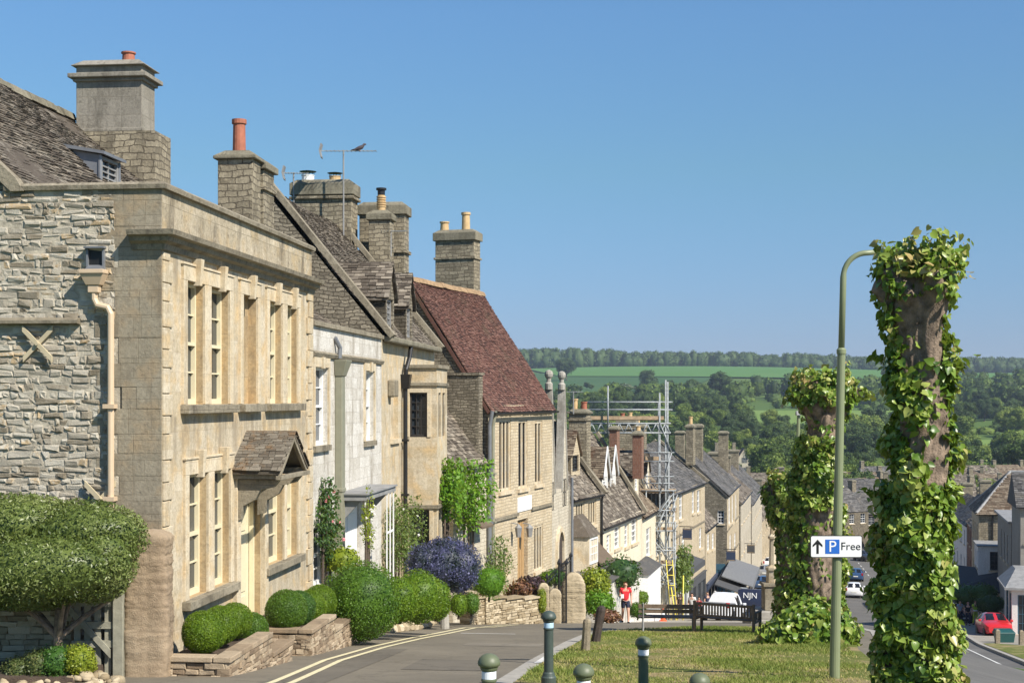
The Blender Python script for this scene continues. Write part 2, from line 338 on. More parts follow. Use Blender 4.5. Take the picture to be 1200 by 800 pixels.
M['lead'] = simple('lead_sheet', (0.19, 0.20, 0.215), 0.5, metal=0.3, var=0.2, scale=3)
M['grey_lead'] = simple('weathered_lead', (0.24, 0.24, 0.235), 0.7, var=0.25, scale=3)
M['terracotta'] = simple('terracotta', (0.34, 0.12, 0.07), 0.75, var=0.2, scale=8)
M['buff_pot'] = simple('buff_pot', (0.52, 0.36, 0.18), 0.75, var=0.15, scale=6)
M['pipe_cream'] = simple('buff_iron_pipe', (0.56, 0.43, 0.29), 0.5, var=0.05)
M['iron'] = simple('black_iron', (0.02, 0.02, 0.021), 0.45, metal=0.3, var=0.2)
M['steel'] = simple('galvanised_steel', (0.29, 0.31, 0.315), 0.65, metal=0.25, var=0.35, scale=9)
M['board'] = simple('scaffold_board', (0.36, 0.26, 0.16), 0.85, var=0.3, scale=4, bump=0.3)
M['yellow'] = simple('yellow_fibre', (0.72, 0.60, 0.08), 0.5, var=0.06)
M['bench_wood'] = simple('weathered_oak', (0.155, 0.11, 0.075), 0.8, var=0.3, scale=10, bump=0.4)
M['post_wood'] = simple('grey_oak_post', (0.23, 0.19, 0.13), 0.9, var=0.35, scale=9, bump=0.7)
M['dark_wood'] = simple('dark_wood', (0.05, 0.036, 0.028), 0.8, var=0.3, scale=9, bump=0.4)
M['door_wood'] = simple('oak_door', (0.40, 0.25, 0.11), 0.6, var=0.15, scale=7)
M['bollard'] = simple('olive_green_iron', (0.115, 0.135, 0.075), 0.5, var=0.12, scale=12, bump=0.06)
M['bollard_dark'] = simple('dark_green_iron', (0.052, 0.072, 0.060), 0.5, var=0.12, scale=12, bump=0.06)
M['band'] = simple('reflective_band', (0.74, 0.77, 0.80), 0.35, var=0.04)
M['band_blue'] = simple('pale_blue_band', (0.42, 0.60, 0.74), 0.35, var=0.04)
M['lamp_green'] = simple('sage_green_steel', (0.20, 0.23, 0.125), 0.45, var=0.06, scale=3)
M['sign_white'] = simple('sign_white', (0.80, 0.80, 0.79), 0.4, var=0.02)
M['sign_blue'] = simple('sign_blue', (0.02, 0.13, 0.50), 0.4, var=0.03)
M['sign_black'] = simple('sign_black', (0.012, 0.012, 0.012), 0.45, var=0.05)
M['navy'] = simple('navy_board', (0.03, 0.045, 0.085), 0.5, var=0.1)
M['shop_blue'] = simple('shopfront_blue', (0.045, 0.115, 0.165), 0.5, var=0.08)
M['canvas'] = simple('dark_canvas', (0.06, 0.062, 0.065), 0.9, var=0.15)
M['canvas_grey'] = simple('grey_canvas', (0.15, 0.155, 0.16), 0.9, var=0.2)
M['bark'] = simple('lime_bark', (0.20, 0.15, 0.108), 0.95, var=0.65, scale=7, bump=1.0)
M['bark_dark'] = simple('dark_bark', (0.10, 0.075, 0.055), 0.95, var=0.4, scale=7, bump=0.8)
M['rubber'] = simple('tyre_rubber', (0.02, 0.02, 0.02), 0.85, var=0.1)
M['skin'] = simple('skin', (0.58, 0.33, 0.23), 0.55, var=0.05)
M['soil'] = simple('garden_soil', (0.075, 0.052, 0.036), 0.95, var=0.35, scale=9, bump=1.0)
G = lambda *c: [(i/(len(c)-1), x) for i, x in enumerate(c)]
M['leaf_lime'] = leafmat('lime_leaves', G((0.045, 0.10, 0.014), (0.10, 0.185, 0.02), (0.185, 0.28, 0.035), (0.31, 0.37, 0.085), (0.40, 0.30, 0.12)), 0.22, 0.36)
M['leaf_box'] = leafmat('box_leaves', G((0.052, 0.115, 0.006), (0.115, 0.20, 0.009), (0.19, 0.28, 0.014)), 0.25)
M['leaf_box_deep'] = leafmat('box_leaves_deep', G((0.038, 0.095, 0.009), (0.078, 0.16, 0.013), (0.125, 0.225, 0.02)), 0.25)
M['leaf_box_dark'] = leafmat('box_leaves_dark', G((0.025, 0.075, 0.012), (0.05, 0.125, 0.018), (0.09, 0.175, 0.03)), 0.2)
M['leaf_grey'] = leafmat('grey_green_leaves', G((0.05, 0.078, 0.018), (0.105, 0.145, 0.032), (0.175, 0.215, 0.06), (0.25, 0.285, 0.11)), 0.2, 0.4)
M['leaf_olive'] = leafmat('olive_leaves', G((0.05, 0.075, 0.02), (0.09, 0.12, 0.035), (0.16, 0.15, 0.05)), 0.2)
M['leaf_bright'] = leafmat('bright_leaves', G((0.07, 0.18, 0.012), (0.12, 0.27, 0.02), (0.20, 0.35, 0.03)), 0.4)
M['leaf_yellow'] = leafmat('yellow_green_leaves', G((0.13, 0.19, 0.02), (0.24, 0.30, 0.025), (0.38, 0.40, 0.04)), 0.35)
M['leaf_climb'] = leafmat('climber_leaves', G((0.06, 0.10, 0.02), (0.11, 0.17, 0.035), (0.17, 0.22, 0.06)), 0.3)
M['leaf_rose'] = leafmat('rose_leaves', G((0.02, 0.055, 0.016), (0.045, 0.10, 0.025), (0.09, 0.15, 0.03)), 0.25)
M['leaf_bronze'] = leafmat('bronze_blades', G((0.07, 0.03, 0.02), (0.17, 0.075, 0.04), (0.36, 0.22, 0.10)), 0.15)
M['leaf_purple'] = leafmat('purple_leaves', G((0.03, 0.018, 0.022), (0.065, 0.03, 0.04)), 0.15)
M['bloom_blue'] = leafmat('blue_bloom', G((0.018, 0.035, 0.02), (0.045, 0.052, 0.095), (0.085, 0.088, 0.19), (0.14, 0.14, 0.30)), 0.15)
M['petal_pink'] = simple('pink_petal', (0.62, 0.22, 0.24), 0.6, var=0.15)
M['petal_white'] = simple('white_petal', (0.75, 0.72, 0.66), 0.6, var=0.05)
TREE = G((0.030, 0.055, 0.013), (0.068, 0.112, 0.020), (0.13, 0.185, 0.030), (0.225, 0.275, 0.055))
M['leaf_tree'] = leafmat('tree_leaves', TREE, 0.15, 0.6, objrand=0.95, spec=0.2)
M['leaf_tree_dark'] = leafmat('dark_tree_leaves', G((0.022, 0.044, 0.014), (0.048, 0.082, 0.022), (0.085, 0.125, 0.034)), 0.1, 0.6, objrand=0.4, spec=0.2)
M['leaf_haw'] = leafmat('hawthorn_bloom', G((0.06, 0.10, 0.03), (0.17, 0.21, 0.11), (0.45, 0.46, 0.36)), 0.1, 0.7, objrand=0.3)
M['blade'] = leafmat('grass_blades', G((0.13, 0.18, 0.035), (0.20, 0.245, 0.05), (0.29, 0.29, 0.085), (0.40, 0.33, 0.15)), 0.25, 0.6, spec=0.2)
# ------------------------------------------------------------------ ground, lane, road, lawn
def asphalt(name, c, patch, warm=0.0):
    m, nt, p = new_mat(name); q = NT(nt)
    tc = q.n('TexCoord').outputs['Object']
    a = q.noise(tc, 0.35, 6, 0.65); b = q.noise(tc, 60, 3, 0.7); d = q.noise(tc, 2.2, 6, 0.75)
    col = q.ramp(a, [(0.3, tuple(x*0.74 for x in c)), (0.7, tuple(x*1.2 for x in c))])
    col = q.mix(q.ramp(d, [(0.52, 0.0), (0.66, 0.7)]), col, patch)
    col = q.mix(q.ramp(b, [(0.35, 0.4), (0.6, 0.0)]), col, tuple(x*0.5 for x in c))
    col = q.mix(q.ramp(b, [(0.62, 0.0), (0.75, 0.5)]), col, tuple(min(1, x*2.2) for x in c))
    wv = q.n('VectorMath', _operation='ADD', i0=tc, i1=q.n('VectorMath', _operation='SCALE', i0=q.noise(tc, 1.6, 4, 0.7, 1), Scale=0.9).outputs[0]).outputs[0]
    vo = q.n('TexVoronoi', _feature='DISTANCE_TO_EDGE', Vector=wv, Scale=0.42)
    col = q.mix(q.ramp(vo.outputs['Distance'], [(0.0, 0.6), (0.012, 0.0)]), col, tuple(x*0.45 for x in c))
    q.link(col, p.inputs['Base Color']); p.inputs['Roughness'].default_value = 0.85; p.inputs['Specular IOR Level'].default_value = 0.3
    bm_ = q.n('Bump', Height=b, Strength=0.35, Distance=0.01); q.link(bm_.outputs[0], p.inputs['Normal'])
    return m
M['asphalt'] = asphalt('worn_asphalt', (0.185, 0.162, 0.122), (0.135, 0.118, 0.09))
M['road'] = asphalt('road_asphalt', (0.145, 0.138, 0.125), (0.105, 0.10, 0.092))
M['paving'] = coursed('paving_slabs', (0.30, 0.27, 0.22), (0.36, 0.33, 0.27), (0.2, 0.18, 0.15), 0.9, 0.6, 0.008, bump=0.2, wob=0.004)
M['kerbstone'] = simple('kerbstone', (0.32, 0.30, 0.26), 0.85, var=0.2, scale=4, bump=0.3)
M['line_white'] = simple('worn_white_paint', (0.62, 0.61, 0.57), 0.7, var=0.2, scale=12)
M['line_yellow'] = simple('worn_cream_line', (0.66, 0.59, 0.37), 0.7, var=0.2, scale=14)
def grassmat(name, stops, dry, amt=0.6, sc=0.35):
    m, nt, p = new_mat(name); q = NT(nt)
    tc = q.n('TexCoord').outputs['Object']
    a = q.noise(tc, 9, 6, 0.75); d = q.noise(tc, sc, 6, 0.65)
    col = q.ramp(a, stops); col = q.mix(q.ramp(d, [(0.5, 0.0), (0.62, amt)]), col, dry)
    q.link(col, p.inputs['Base Color']); p.inputs['Roughness'].default_value = 0.95; p.inputs['Specular IOR Level'].default_value = 0.1
    b = q.n('Bump', Height=q.noise(tc, 40, 4, 0.7), Strength=0.8, Distance=0.03); q.link(b.outputs[0], p.inputs['Normal'])
    return m
M['lawn'] = grassmat('lawn', [(0.3, (0.10, 0.125, 0.030)), (0.7, (0.175, 0.195, 0.052))], (0.36, 0.265, 0.15), 0.85, 0.55)
M['hillgrass'] = grassmat('valley_pasture', [(0.3, (0.055, 0.10, 0.024)), (0.7, (0.095, 0.15, 0.035))], (0.12, 0.16, 0.045), 0.4, 0.01)
M['field_dark'] = grassmat('young_crop', [(0.3, (0.040, 0.088, 0.030)), (0.7, (0.055, 0.112, 0.038))], (0.075, 0.13, 0.045), 0.4, 0.006)
M['field_light'] = grassmat('light_crop', [(0.3, (0.075, 0.165, 0.045)), (0.7, (0.095, 0.195, 0.052))], (0.12, 0.20, 0.06), 0.4, 0.006)
M['field_pasture'] = grassmat('light_pasture', [(0.3, (0.13, 0.205, 0.05)), (0.7, (0.16, 0.235, 0.06))], (0.19, 0.24, 0.08), 0.4, 0.02)

def grid_obj(name, X, Y, Z, m, kind='structure', smooth=True):
    ny, nx = X.shape
    v = np.stack([X, Y, Z], -1).reshape(-1, 3)
    i = np.arange(nx-1)[None, :]+np.arange(ny-1)[:, None]*nx
    f = np.stack([i, i+1, i+1+nx, i+nx], -1).reshape(-1, 4)
    ob = mesh_obj(name, v, f, None, m, None, smooth)
    return tag(ob, kind=kind)
yl = np.unique(np.concatenate([np.arange(-60, 120, 2.0), np.arange(120, 400, 5.0), np.arange(400, 1200, 20.0), np.arange(1200, 6001, 100.0)]))
s_ = np.linspace(-1, 1, 121); xl = np.sign(s_)*np.abs(s_)**2.2*3500
Xg, Yg = np.meshgrid(xl, yl); Zg = gz(Xg, Yg)
near = (1-sstep(330, 360, Yg))
Zg = Zg-0.35*near-0.02
tag(grid_obj('terrain', Xg, Yg, Zg, M['hillgrass']), kind='structure')
def strip(name, y0, y1, fl, fr, off, m, dy=0.5, nx=24):
    Y = np.arange(y0, y1+dy/2, dy); t = np.linspace(0, 1, nx)
    L = np.array([float(fl(y)) for y in Y]); Rr = np.array([float(fr(y)) for y in Y])
    X = L[:, None]+(Rr-L)[:, None]*t[None]; YY = np.repeat(Y[:, None], nx, 1)
    return grid_obj(name, X, YY, gz(X, YY)+off, m)
LAWN = [(8, -1.5), (18, -0.75), (21, 0.0), (26.4, 0.63), (33.3, 1.6), (37.6, 2.3), (40, 3.4), (41.5, 5.5)]
def lawn_l(y): return np.interp(y, [a for a, b in LAWN], [b for a, b in LAWN])
LAWN_END = 41.5
strip('lane', 2, 44, lambda y: front(y)-1.5, lambda y: lk(y), 0.0, M['asphalt'])
strip('path', 44, 66, lambda y: front(y)-1.5, lambda y: lk(y), 0.0, M['asphalt'])
strip('pavement_west', 66, 332, lambda y: front(y)-2, lambda y: lk(y), 0.0, M['paving'], 2.0)
strip('lawn', 8, LAWN_END, lawn_l, lambda y: lk(y)-0.6, 0.035, M['lawn'])
strip('road', 2, 332, lambda y: lk(y), lambda y: rk(y), -0.10, M['road'], 1.0, 30)
strip('pavement_east', 2, 332, lambda y: rk(y), lambda y: rk(y)+30, 0.0, M['paving'], 1.0)
strip('verge', 52, 79, lambda y: rk(y)+0.15, lambda y: rk(y)+0.15+np.interp(y, [52, 70, 79], [6, 5, 0.6]), 0.03, M['lawn'])
def kerb(name, pts, wd, off, h, m):
    mb = MB()
    for (x0, y0), (x1, y1) in zip(pts[:-1], pts[1:]):
        d = Vector((x1-x0, y1-y0)).normalized(); nx_, ny_ = -d.y*wd/2, d.x*wd/2
        g0, g1 = float(gz(x0, y0))+off, float(gz(x1, y1))+off
        mb.hexa([(x0+nx_, y0+ny_, g0-h), (x0-nx_, y0-ny_, g0-h), (x1-nx_, y1-ny_, g1-h), (x1+nx_, y1+ny_, g1-h),
                 (x0+nx_, y0+ny_, g0), (x0-nx_, y0-ny_, g0), (x1-nx_, y1-ny_, g1), (x1+nx_, y1+ny_, g1)])
    return tag(mb.build(name, m), kind='structure')
ys = np.arange(2, 330, 2.0)
kerb('kerb_west', [(float(lk(y)), y) for y in ys], 0.25, 0.02, 0.3, M['kerbstone'])
kerb('kerb_east', [(float(rk(y)), y) for y in ys], 0.25, 0.02, 0.3, M['kerbstone'])
ys = np.arange(8, 41.6, 0.5)
kerb('lawn_edging', [(float(lawn_l(y))-0.17, y) for y in ys], 0.34, 0.012, 0.2, M['kerbstone'])
def line(pts, wd, off, m, mb):
    for (x0, y0), (x1, y1) in zip(pts[:-1], pts[1:]):
        d = Vector((x1-x0, y1-y0)).normalized(); nx_, ny_ = -d.y*wd/2, d.x*wd/2
        P = [(x0+nx_, y0+ny_), (x0-nx_, y0-ny_), (x1-nx_, y1-ny_), (x1+nx_, y1+ny_)]
        mb.poly([(x, y, float(gz(x, y))+off) for x, y in P])
def dense(pts, step=0.5):
    out = []
    for a, b in zip(pts[:-1], pts[1:]):
        n = max(1, int(math.dist(a, b)/step))
        out += [(a[0]+(b[0]-a[0])*i/n, a[1]+(b[1]-a[1])*i/n) for i in range(n)]
    return out+[pts[-1]]
yl_ = [gat(318, 800)[:2], gat(380, 774)[:2], gat(435, 758)[:2], gat(480, 748)[:2], gat(512, 742)[:2], gat(545, 735.5)[:2]]
mb = MB()
yp = [(-5.2, 12), (-4.1, 18)]+yl_+[(-0.9, 41.8), (-0.1, 44.5)]
line(dense(yp), 0.11, 0.012, None, mb); line(dense([(x+0.30, y-0.02) for x, y in yp]), 0.11, 0.012, None, mb)
tag(mb.build('double_yellow_lines', M['line_yellow']), kind='structure')
mb = MB(); line(dense([gat(540, 742)[:2], gat(604, 743)[:2]]), 0.14, 0.012, None, mb)
line(dense([gat(632, 778)[:2], gat(648, 767)[:2]]), 0.2, 0.022, None, mb)
tag(mb.build('worn_lane_marking', M['line_white']), kind='structure')
mb = MB()
for y in np.arange(30, 300, 6.0):           # centre line dashes
    c = lambda yy: float(lk(yy)*0.36+rk(yy)*0.64)
    line(dense([(c(y), y), (c(y+2.6), y+2.6)], 1.3), 0.12, -0.085, None, mb)
line(dense([(float(rk(y))-1.1, y) for y in np.arange(46, 96, 1.0)], 1), 0.10, -0.085, None, mb)
line(dense([(16.6, 52.5), (17.9, 49.5), (18.4, 46)], 1), 0.12, -0.085, None, mb)
tag(mb.build('road_markings', M['line_white']), kind='structure')

def patch(name, quad, c):
    (x0, y0), (x1, y1), (x2, y2), (x3, y3) = quad; s = np.linspace(0, 1, 12); S, T = np.meshgrid(s, s)
    X = (x0*(1-S)+x1*S)*(1-T)+(x3*(1-S)+x2*S)*T; Y = (y0*(1-S)+y1*S)*(1-T)+(y3*(1-S)+y2*S)*T
    grid_obj(name, X, Y, gz(X, Y)+0.006, M[c])
M['asphalt_dark'] = asphalt('newer_asphalt', (0.145, 0.128, 0.10), (0.12, 0.105, 0.083)); M['asphalt_pale'] = asphalt('bleached_asphalt', (0.215, 0.19, 0.148), (0.16, 0.14, 0.11))
patch('tarmac_repair', [(-1.9, 24.2), (-0.4, 24.0), (-0.2, 26.6), (-1.7, 27.0)], 'asphalt_dark'); patch('tarmac_repair', [(-1.1, 31.5), (0.6, 31.2), (0.75, 32.3), (-1.0, 32.7)], 'asphalt_pale'); patch('tarmac_repair', [(-3.9, 20.3), (-2.9, 20.0), (-2.2, 30.0), (-2.65, 30.1)], 'asphalt_dark')
# the fields on the far side of the valley, draped over the hill
def field(name, quad, m, off, n=26):
    a, b, c, d = [np.array(p, float) for p in quad]
    s = np.linspace(0, 1, n); t = np.linspace(0, 1, n)
    S, T = np.meshgrid(s, t)
    P = (a[None, None]*(1-S)[..., None]+b[None, None]*S[..., None])*(1-T)[..., None]+(d[None, None]*(1-S)[..., None]+c[None, None]*S[..., None])*T[..., None]
    wob = 10*np.sin(P[..., 0]/57+P[..., 1]/83)
    X = P[..., 0]+wob*0.4; Y = P[..., 1]+wob
    return grid_obj(name, X, Y, gz(X, Y)+off, m)
def W(px, Y): return ((px-CX)/F*Y, Y)
field('field_dark_crop', [W(560, 1230), W(800, 1230), W(850, 1620), W(560, 1800)], M['field_dark'], 0.8)
field('field_light_crop', [W(650, 1600), W(1060, 1330), W(1060, 2000), W(620, 2000)], M['field_light'], 1.6)
field('field_east', [W(1085, 1400), W(1300, 1400), W(1300, 2050), W(1085, 2050)], M['field_light'], 1.0)
field('field_meadow', [W(880, 780), W(1060, 780), W(1060, 905), W(850, 905)], M['field_pasture'], 0.5)
field('field_paddock', [W(1040, 700), W(1110, 700), W(1110, 760), W(1040, 760)], M['field_pasture'], 0.5)
field('field_bank', [W(905, 960), W(1010, 960), W(1010, 1040), W(905, 1040)], M['field_light'], 0.5)
field('field_clearing', [W(1140, 620), W(1210, 620), W(1200, 690), W(1140, 690)], M['field_pasture'], 0.5)

# ------------------------------------------------------------------ houses: frames, walls with real openings, windows, roofs
class Fr:
    """a frontage: x runs along the street away from the camera, y into the house, z is the world height"""
    def __init__(s, px, Y, ang):
        s.A = ((px-CX)/F*Y, Y); s.a = ang
        s.u = (math.sin(ang), math.cos(ang)); s.v = (-math.cos(ang), math.sin(ang))
    def w(s, x, y): return (s.A[0]+s.u[0]*x+s.v[0]*y, s.A[1]+s.u[1]*x+s.v[1]*y)
    def fx(s, px, off=0):
        k = (px-CX)/F
        return (k*(s.A[1]+s.v[1]*off)-(s.A[0]+s.v[0]*off))/(s.u[0]-k*s.u[1])
    def gy(s, px, x0=0):
        k = (px-CX)/F
        return (k*(s.A[1]+s.u[1]*x0)-(s.A[0]+s.u[0]*x0))/(s.v[0]-k*s.v[1])
    def z(s, py, x, y=0): return (HY-py)/F*s.w(x, y)[1]
    def fp(s, px, py, off=0):
        x = s.fx(px, off); return x, s.z(py, x, off)
    def gp(s, px, py, x0=0):
        y = s.gy(px, x0); return y, s.z(py, x0, y)
    def thing(s, name, label, cat, zb, group=None):
        o = thing(name, label, cat, (s.A[0], s.A[1], zb), R(90)-s.a, group); ZB[o] = zb; return o
def fr_pts(pa, Ya, pb, Yb):
    a = ((pa-CX)/F*Ya, Ya); b = ((pb-CX)/F*Yb, Yb)
    f = Fr(pa, Ya, math.atan2(b[0]-a[0], b[1]-a[1])); f.L = math.dist(a, b); return f
PF = lambda off=0: (lambda a, d, z: (a, off+d, z))       # front plane, depth goes inward
PG = lambda off=0: (lambda a, d, z: (off+d, a, z))       # near gable plane, depth goes away
def holes_wall(mb, P, a0, a1, z0, z1, holes, t=None, jm=None):
    A = sorted({a0, a1, *[h[0] for h in holes], *[h[1] for h in holes]}); Z = sorted({z0, z1, *[h[2] for h in holes], *[h[3] for h in holes]})
    A = [a for a in A if a0 <= a <= a1]; Z = [z for z in Z if z0 <= z <= z1]
    for i in range(len(A)-1):
        for j in range(len(Z)-1):
            am, zm = (A[i]+A[i+1])/2, (Z[j]+Z[j+1])/2
            if any(h[0] < am < h[1] and h[2] < zm < h[3] for h in holes): continue
            mb.quad(P(A[i], 0, Z[j]), P(A[i+1], 0, Z[j]), P(A[i+1], 0, Z[j+1]), P(A[i], 0, Z[j+1]), t)
    for h in holes:
        x0, x1, b0, b1, d = h[:5]; mb = jm or mb
        mb.quad(P(x0, 0, b0), P(x0, d, b0), P(x0, d, b1), P(x0, 0, b1), t); mb.quad(P(x1, 0, b0), P(x1, d, b0), P(x1, d, b1), P(x1, 0, b1), t)
        mb.quad(P(x0, 0, b1), P(x1, 0, b1), P(x1, d, b1), P(x0, d, b1), t); mb.quad(P(x0, 0, b0), P(x1, 0, b0), P(x1, d, b0), P(x0, d, b0), t)
def window(h, P, x0, x1, z0, z1, style='sash', d=0.15, fm=None, sill=True, stone=None, name='window'):
    fm = fm or M['white_paint']; stone = stone or M['trim']
    wd, ht = x1-x0, z1-z0; mb = MB(); b = min(0.065, wd*0.1)
    B = lambda a0, a1, c0, c1, d0, d1: mb.box(a0, a1, d0, d1, c0, c1, 0.5, lambda x, y, z: P(x, y, z))
    e = 0.002; pd = d+0.035
    if style == 'blind':
        mb.quad(P(x0, d, z0), P(x1, d, z0), P(x1, d, z1), P(x0, d, z1), 0.5)
        o = mb.build('blind_window', stone, h)
    elif style == 'mullion':
        n = max(2, round(wd/0.5)); s = 0.13
        B(x0, x1, z0+e, z0+0.1, 0.03, d); B(x0, x1, z1-0.1, z1-e, 0.03, d)
        for i in range(n+1):
            c = x0+(wd-s)*i/n+s/2
            B(c-s/2+e, c+s/2-e, z0+0.1+e, z1-0.1-e, 0.04, d-0.002)
        o = mb.build(name, stone, h); mb = MB(); f2 = MB()
        for i in range(n):
            c0 = x0+(wd-s)*i/n+s; c1 = x0+(wd-s)*(i+1)/n
            B2 = lambda a0, a1, q0, q1, d0, d1: f2.box(a0, a1, d0, d1, q0, q1, 0.5, lambda x, y, z: P(x, y, z))
            for q in (z0+0.1, (z0+z1)/2, z1-0.13): B2(c0, c1, q, q+0.03, d-0.05, d-0.02)
            for q in (c0, c1-0.03): B2(q, q+0.03, z0+0.13+e, z1-0.13-e, d-0.051, d-0.019)
        f2.build('frame', fm, o)
        pd = d-0.01
    else:
        B(x0+e, x0+b, z0+e, z1-e, d-0.04, d+0.04); B(x1-b, x1-e, z0+e, z1-e, d-0.04, d+0.04)
        B(x0+b+e, x1-b-e, z0+e, z0+b*1.5, d-0.045, d+0.035); B(x0+b+e, x1-b-e, z1-b, z1-e, d-0.045, d+0.035)
        nv, nh = {'sash': (1, 1), 'casement': (2, 4), 'casement2': (1, 3), 'plain': (0, 0), 'wide': (3, 2)}[style]
        bar = 0.028
        if style == 'sash':
            m_ = (z0+z1)/2; B(x0+b+e, x1-b-e, m_-0.03, m_+0.03, d-0.05, d+0.03)
            segs = [(z0+b*1.5+e, m_-0.03-e), (m_+0.03+e, z1-b-e)]
        else: segs = [(z0+b*1.5+e, z1-b-e)]
        for q0, q1 in segs:
            for i in range(nv):
                c = x0+b+(wd-2*b)*(i+1)/(nv+1); B(c-bar/2, c+bar/2, q0, q1, d-0.012, d+0.026)
            for j in range(nh):
                c = q0+(q1-q0)*(j+1)/(nh+1); B(x0+b+e, x1-b-e, c-bar/2, c+bar/2, d-0.014, d+0.024)
        o = mb.build(name, fm, h)
    if style != 'blind':
        mb = MB(); B(x0+0.01, x1-0.01, z0+0.01, z1-0.01, pd, pd+0.012); mb.build('pane', M['glass'], o)
    if sill:
        mb = MB(); B(x0-0.10, x1+0.10, z0-0.14, z0-0.003, -0.09, d-0.06); mb.build('sill', stone, o)
    return o
def slates(mb, O, U, S, L, H, ex=0.17, wd=0.28, th=0.028, inside=None, sag=0.03, dim=0.45):
    O, U, S = Vector(O), Vector(U).normalized(), Vector(S).normalized(); N = U.cross(S).normalized()
    if N.z < 0: N = -N
    s = 0.0; ph = random.random()*6
    while s < H:
        e = ex*(1-dim*s/H); u = -random.random()*wd
        if s+e > H: e = max(0.05, H-s)
        while u < L:
            wv = wd*random.uniform(0.55, 1.4); a0, a1 = max(0, u), min(L, u+wv); u += wv
            if a1-a0 < 0.04: continue
            if inside and not inside((a0+a1)/2, s+e/2): continue
            j = random.uniform(-0.02, 0.02); s0 = s+j-0.015; s1 = min(H, s+e*1.12)
            wv2 = sag*math.sin((a0+a1)*0.45+ph)+sag*0.6*math.sin(s*1.3+ph*2+a0*0.2)
            t0 = th*random.uniform(0.9, 1.9)+wv2; t1 = th*0.3+wv2; lo = wv2-th*0.4
            p = lambda a, q, n: O+U*a+S*q+N*n
            g = 0.006
            v = [p(a0+g, s0, t0), p(a1-g, s0+random.uniform(-0.012, 0.012), t0*random.uniform(0.9, 1.1)), p(a1-g, s1, t1), p(a0+g, s1, t1),
                 p(a0+g, s0, lo), p(a1-g, s0, lo), p(a1-g, s1, lo), p(a0+g, s1, lo)]
            mb.add(v, [(0, 1, 2, 3), (4, 5, 1, 0), (5, 6, 2, 1), (7, 4, 0, 3)])
        s += e
def roof(h, L, y0, z0, yr, zr, D, x0=0.0, m=None, over=0.15, ex=0.17, wd=0.28, th=0.028, inside=None, ridge=None, sag=0.03, name='roof', back=True):
    """ridge parallel to the street; front slope of real slates on a deck, plain back slope"""
    m = m or M['slate']; mb = MB()
    S = Vector((0, yr-y0, zr-z0)); H = S.length; Sn = S.normalized()
    O = Vector((x0, y0, z0))-Sn*over
    slates(mb, O, (1, 0, 0), S, L, H+over, ex, wd, th, inside, sag)
    if not inside:
        q = [Vector((x0, y0, z0))-Sn*over, Vector((x0+L, y0, z0))-Sn*over, Vector((x0+L, yr, zr)), Vector((x0, yr, zr))]
        dn = Vector((0, Sn.z, -Sn.y))*-0.07
        dn = Vector((0, Sn.z, -Sn.y))*0.10
        mb.hexa([p+dn*1.6 for p in q]+[p+dn*0.4 for p in q])
    yb = 2*yr-y0 if D is None else D
    if back:
        mb.hexa([(x0, yr, zr-0.16), (x0+L, yr, zr-0.16), (x0+L, yb, z0-0.16), (x0, yb, z0-0.16), (x0, yr, zr), (x0+L, yr, zr), (x0+L, yb, z0), (x0, yb, z0)])
    o = mb.build(name, m, h, recalc=False)
    if ridge:
        mb = MB(); x = x0
        while x < x0+L-0.05:
            e = min(x0+L, x+0.42); k = random.uniform(-0.015, 0.015)
            mb.prism([(yr-0.17, zr-0.13+k), (yr-0.10, zr+0.03+k), (yr, zr+0.085+k), (yr+0.10, zr+0.03+k), (yr+0.17, zr-0.13+k)], x, e-0.01); x = e
        mb.build('ridge', ridge, o)
    return o
def coping(h, x0, x1, y0, z0, yr, zr, yb, m=None, th=0.16, up=0.12, name='coping'):
    """coped gable parapet over the end wall between x0 and x1"""
    mb = MB()
    for (ya, yb_) in ((y0, yr), (yb, yr)):
        s = Vector((yb_-ya, zr-z0)).normalized(); n = Vector((-s.y, s.x)); n = n if n.y > 0 else -n
        a = Vector((ya, z0))-s*0.25; b = Vector((yb_, zr))
        mb.prism([tuple(a+n*up), tuple(b+n*up), tuple(b+n*(up+th)), tuple(a+n*(up+th))], x0, x1)
    return mb.build(name, m or M['trim_dark'], h)
def gable_poly(mb, x, y0, z0, y1, ze, yr, zr, yb=None):
    yb = y1 if yb is None else yb
    mb.poly([(x, y0, z0), (x, yb, z0), (x, yb, ze), (x, yr, zr), (x, y0, ze)])
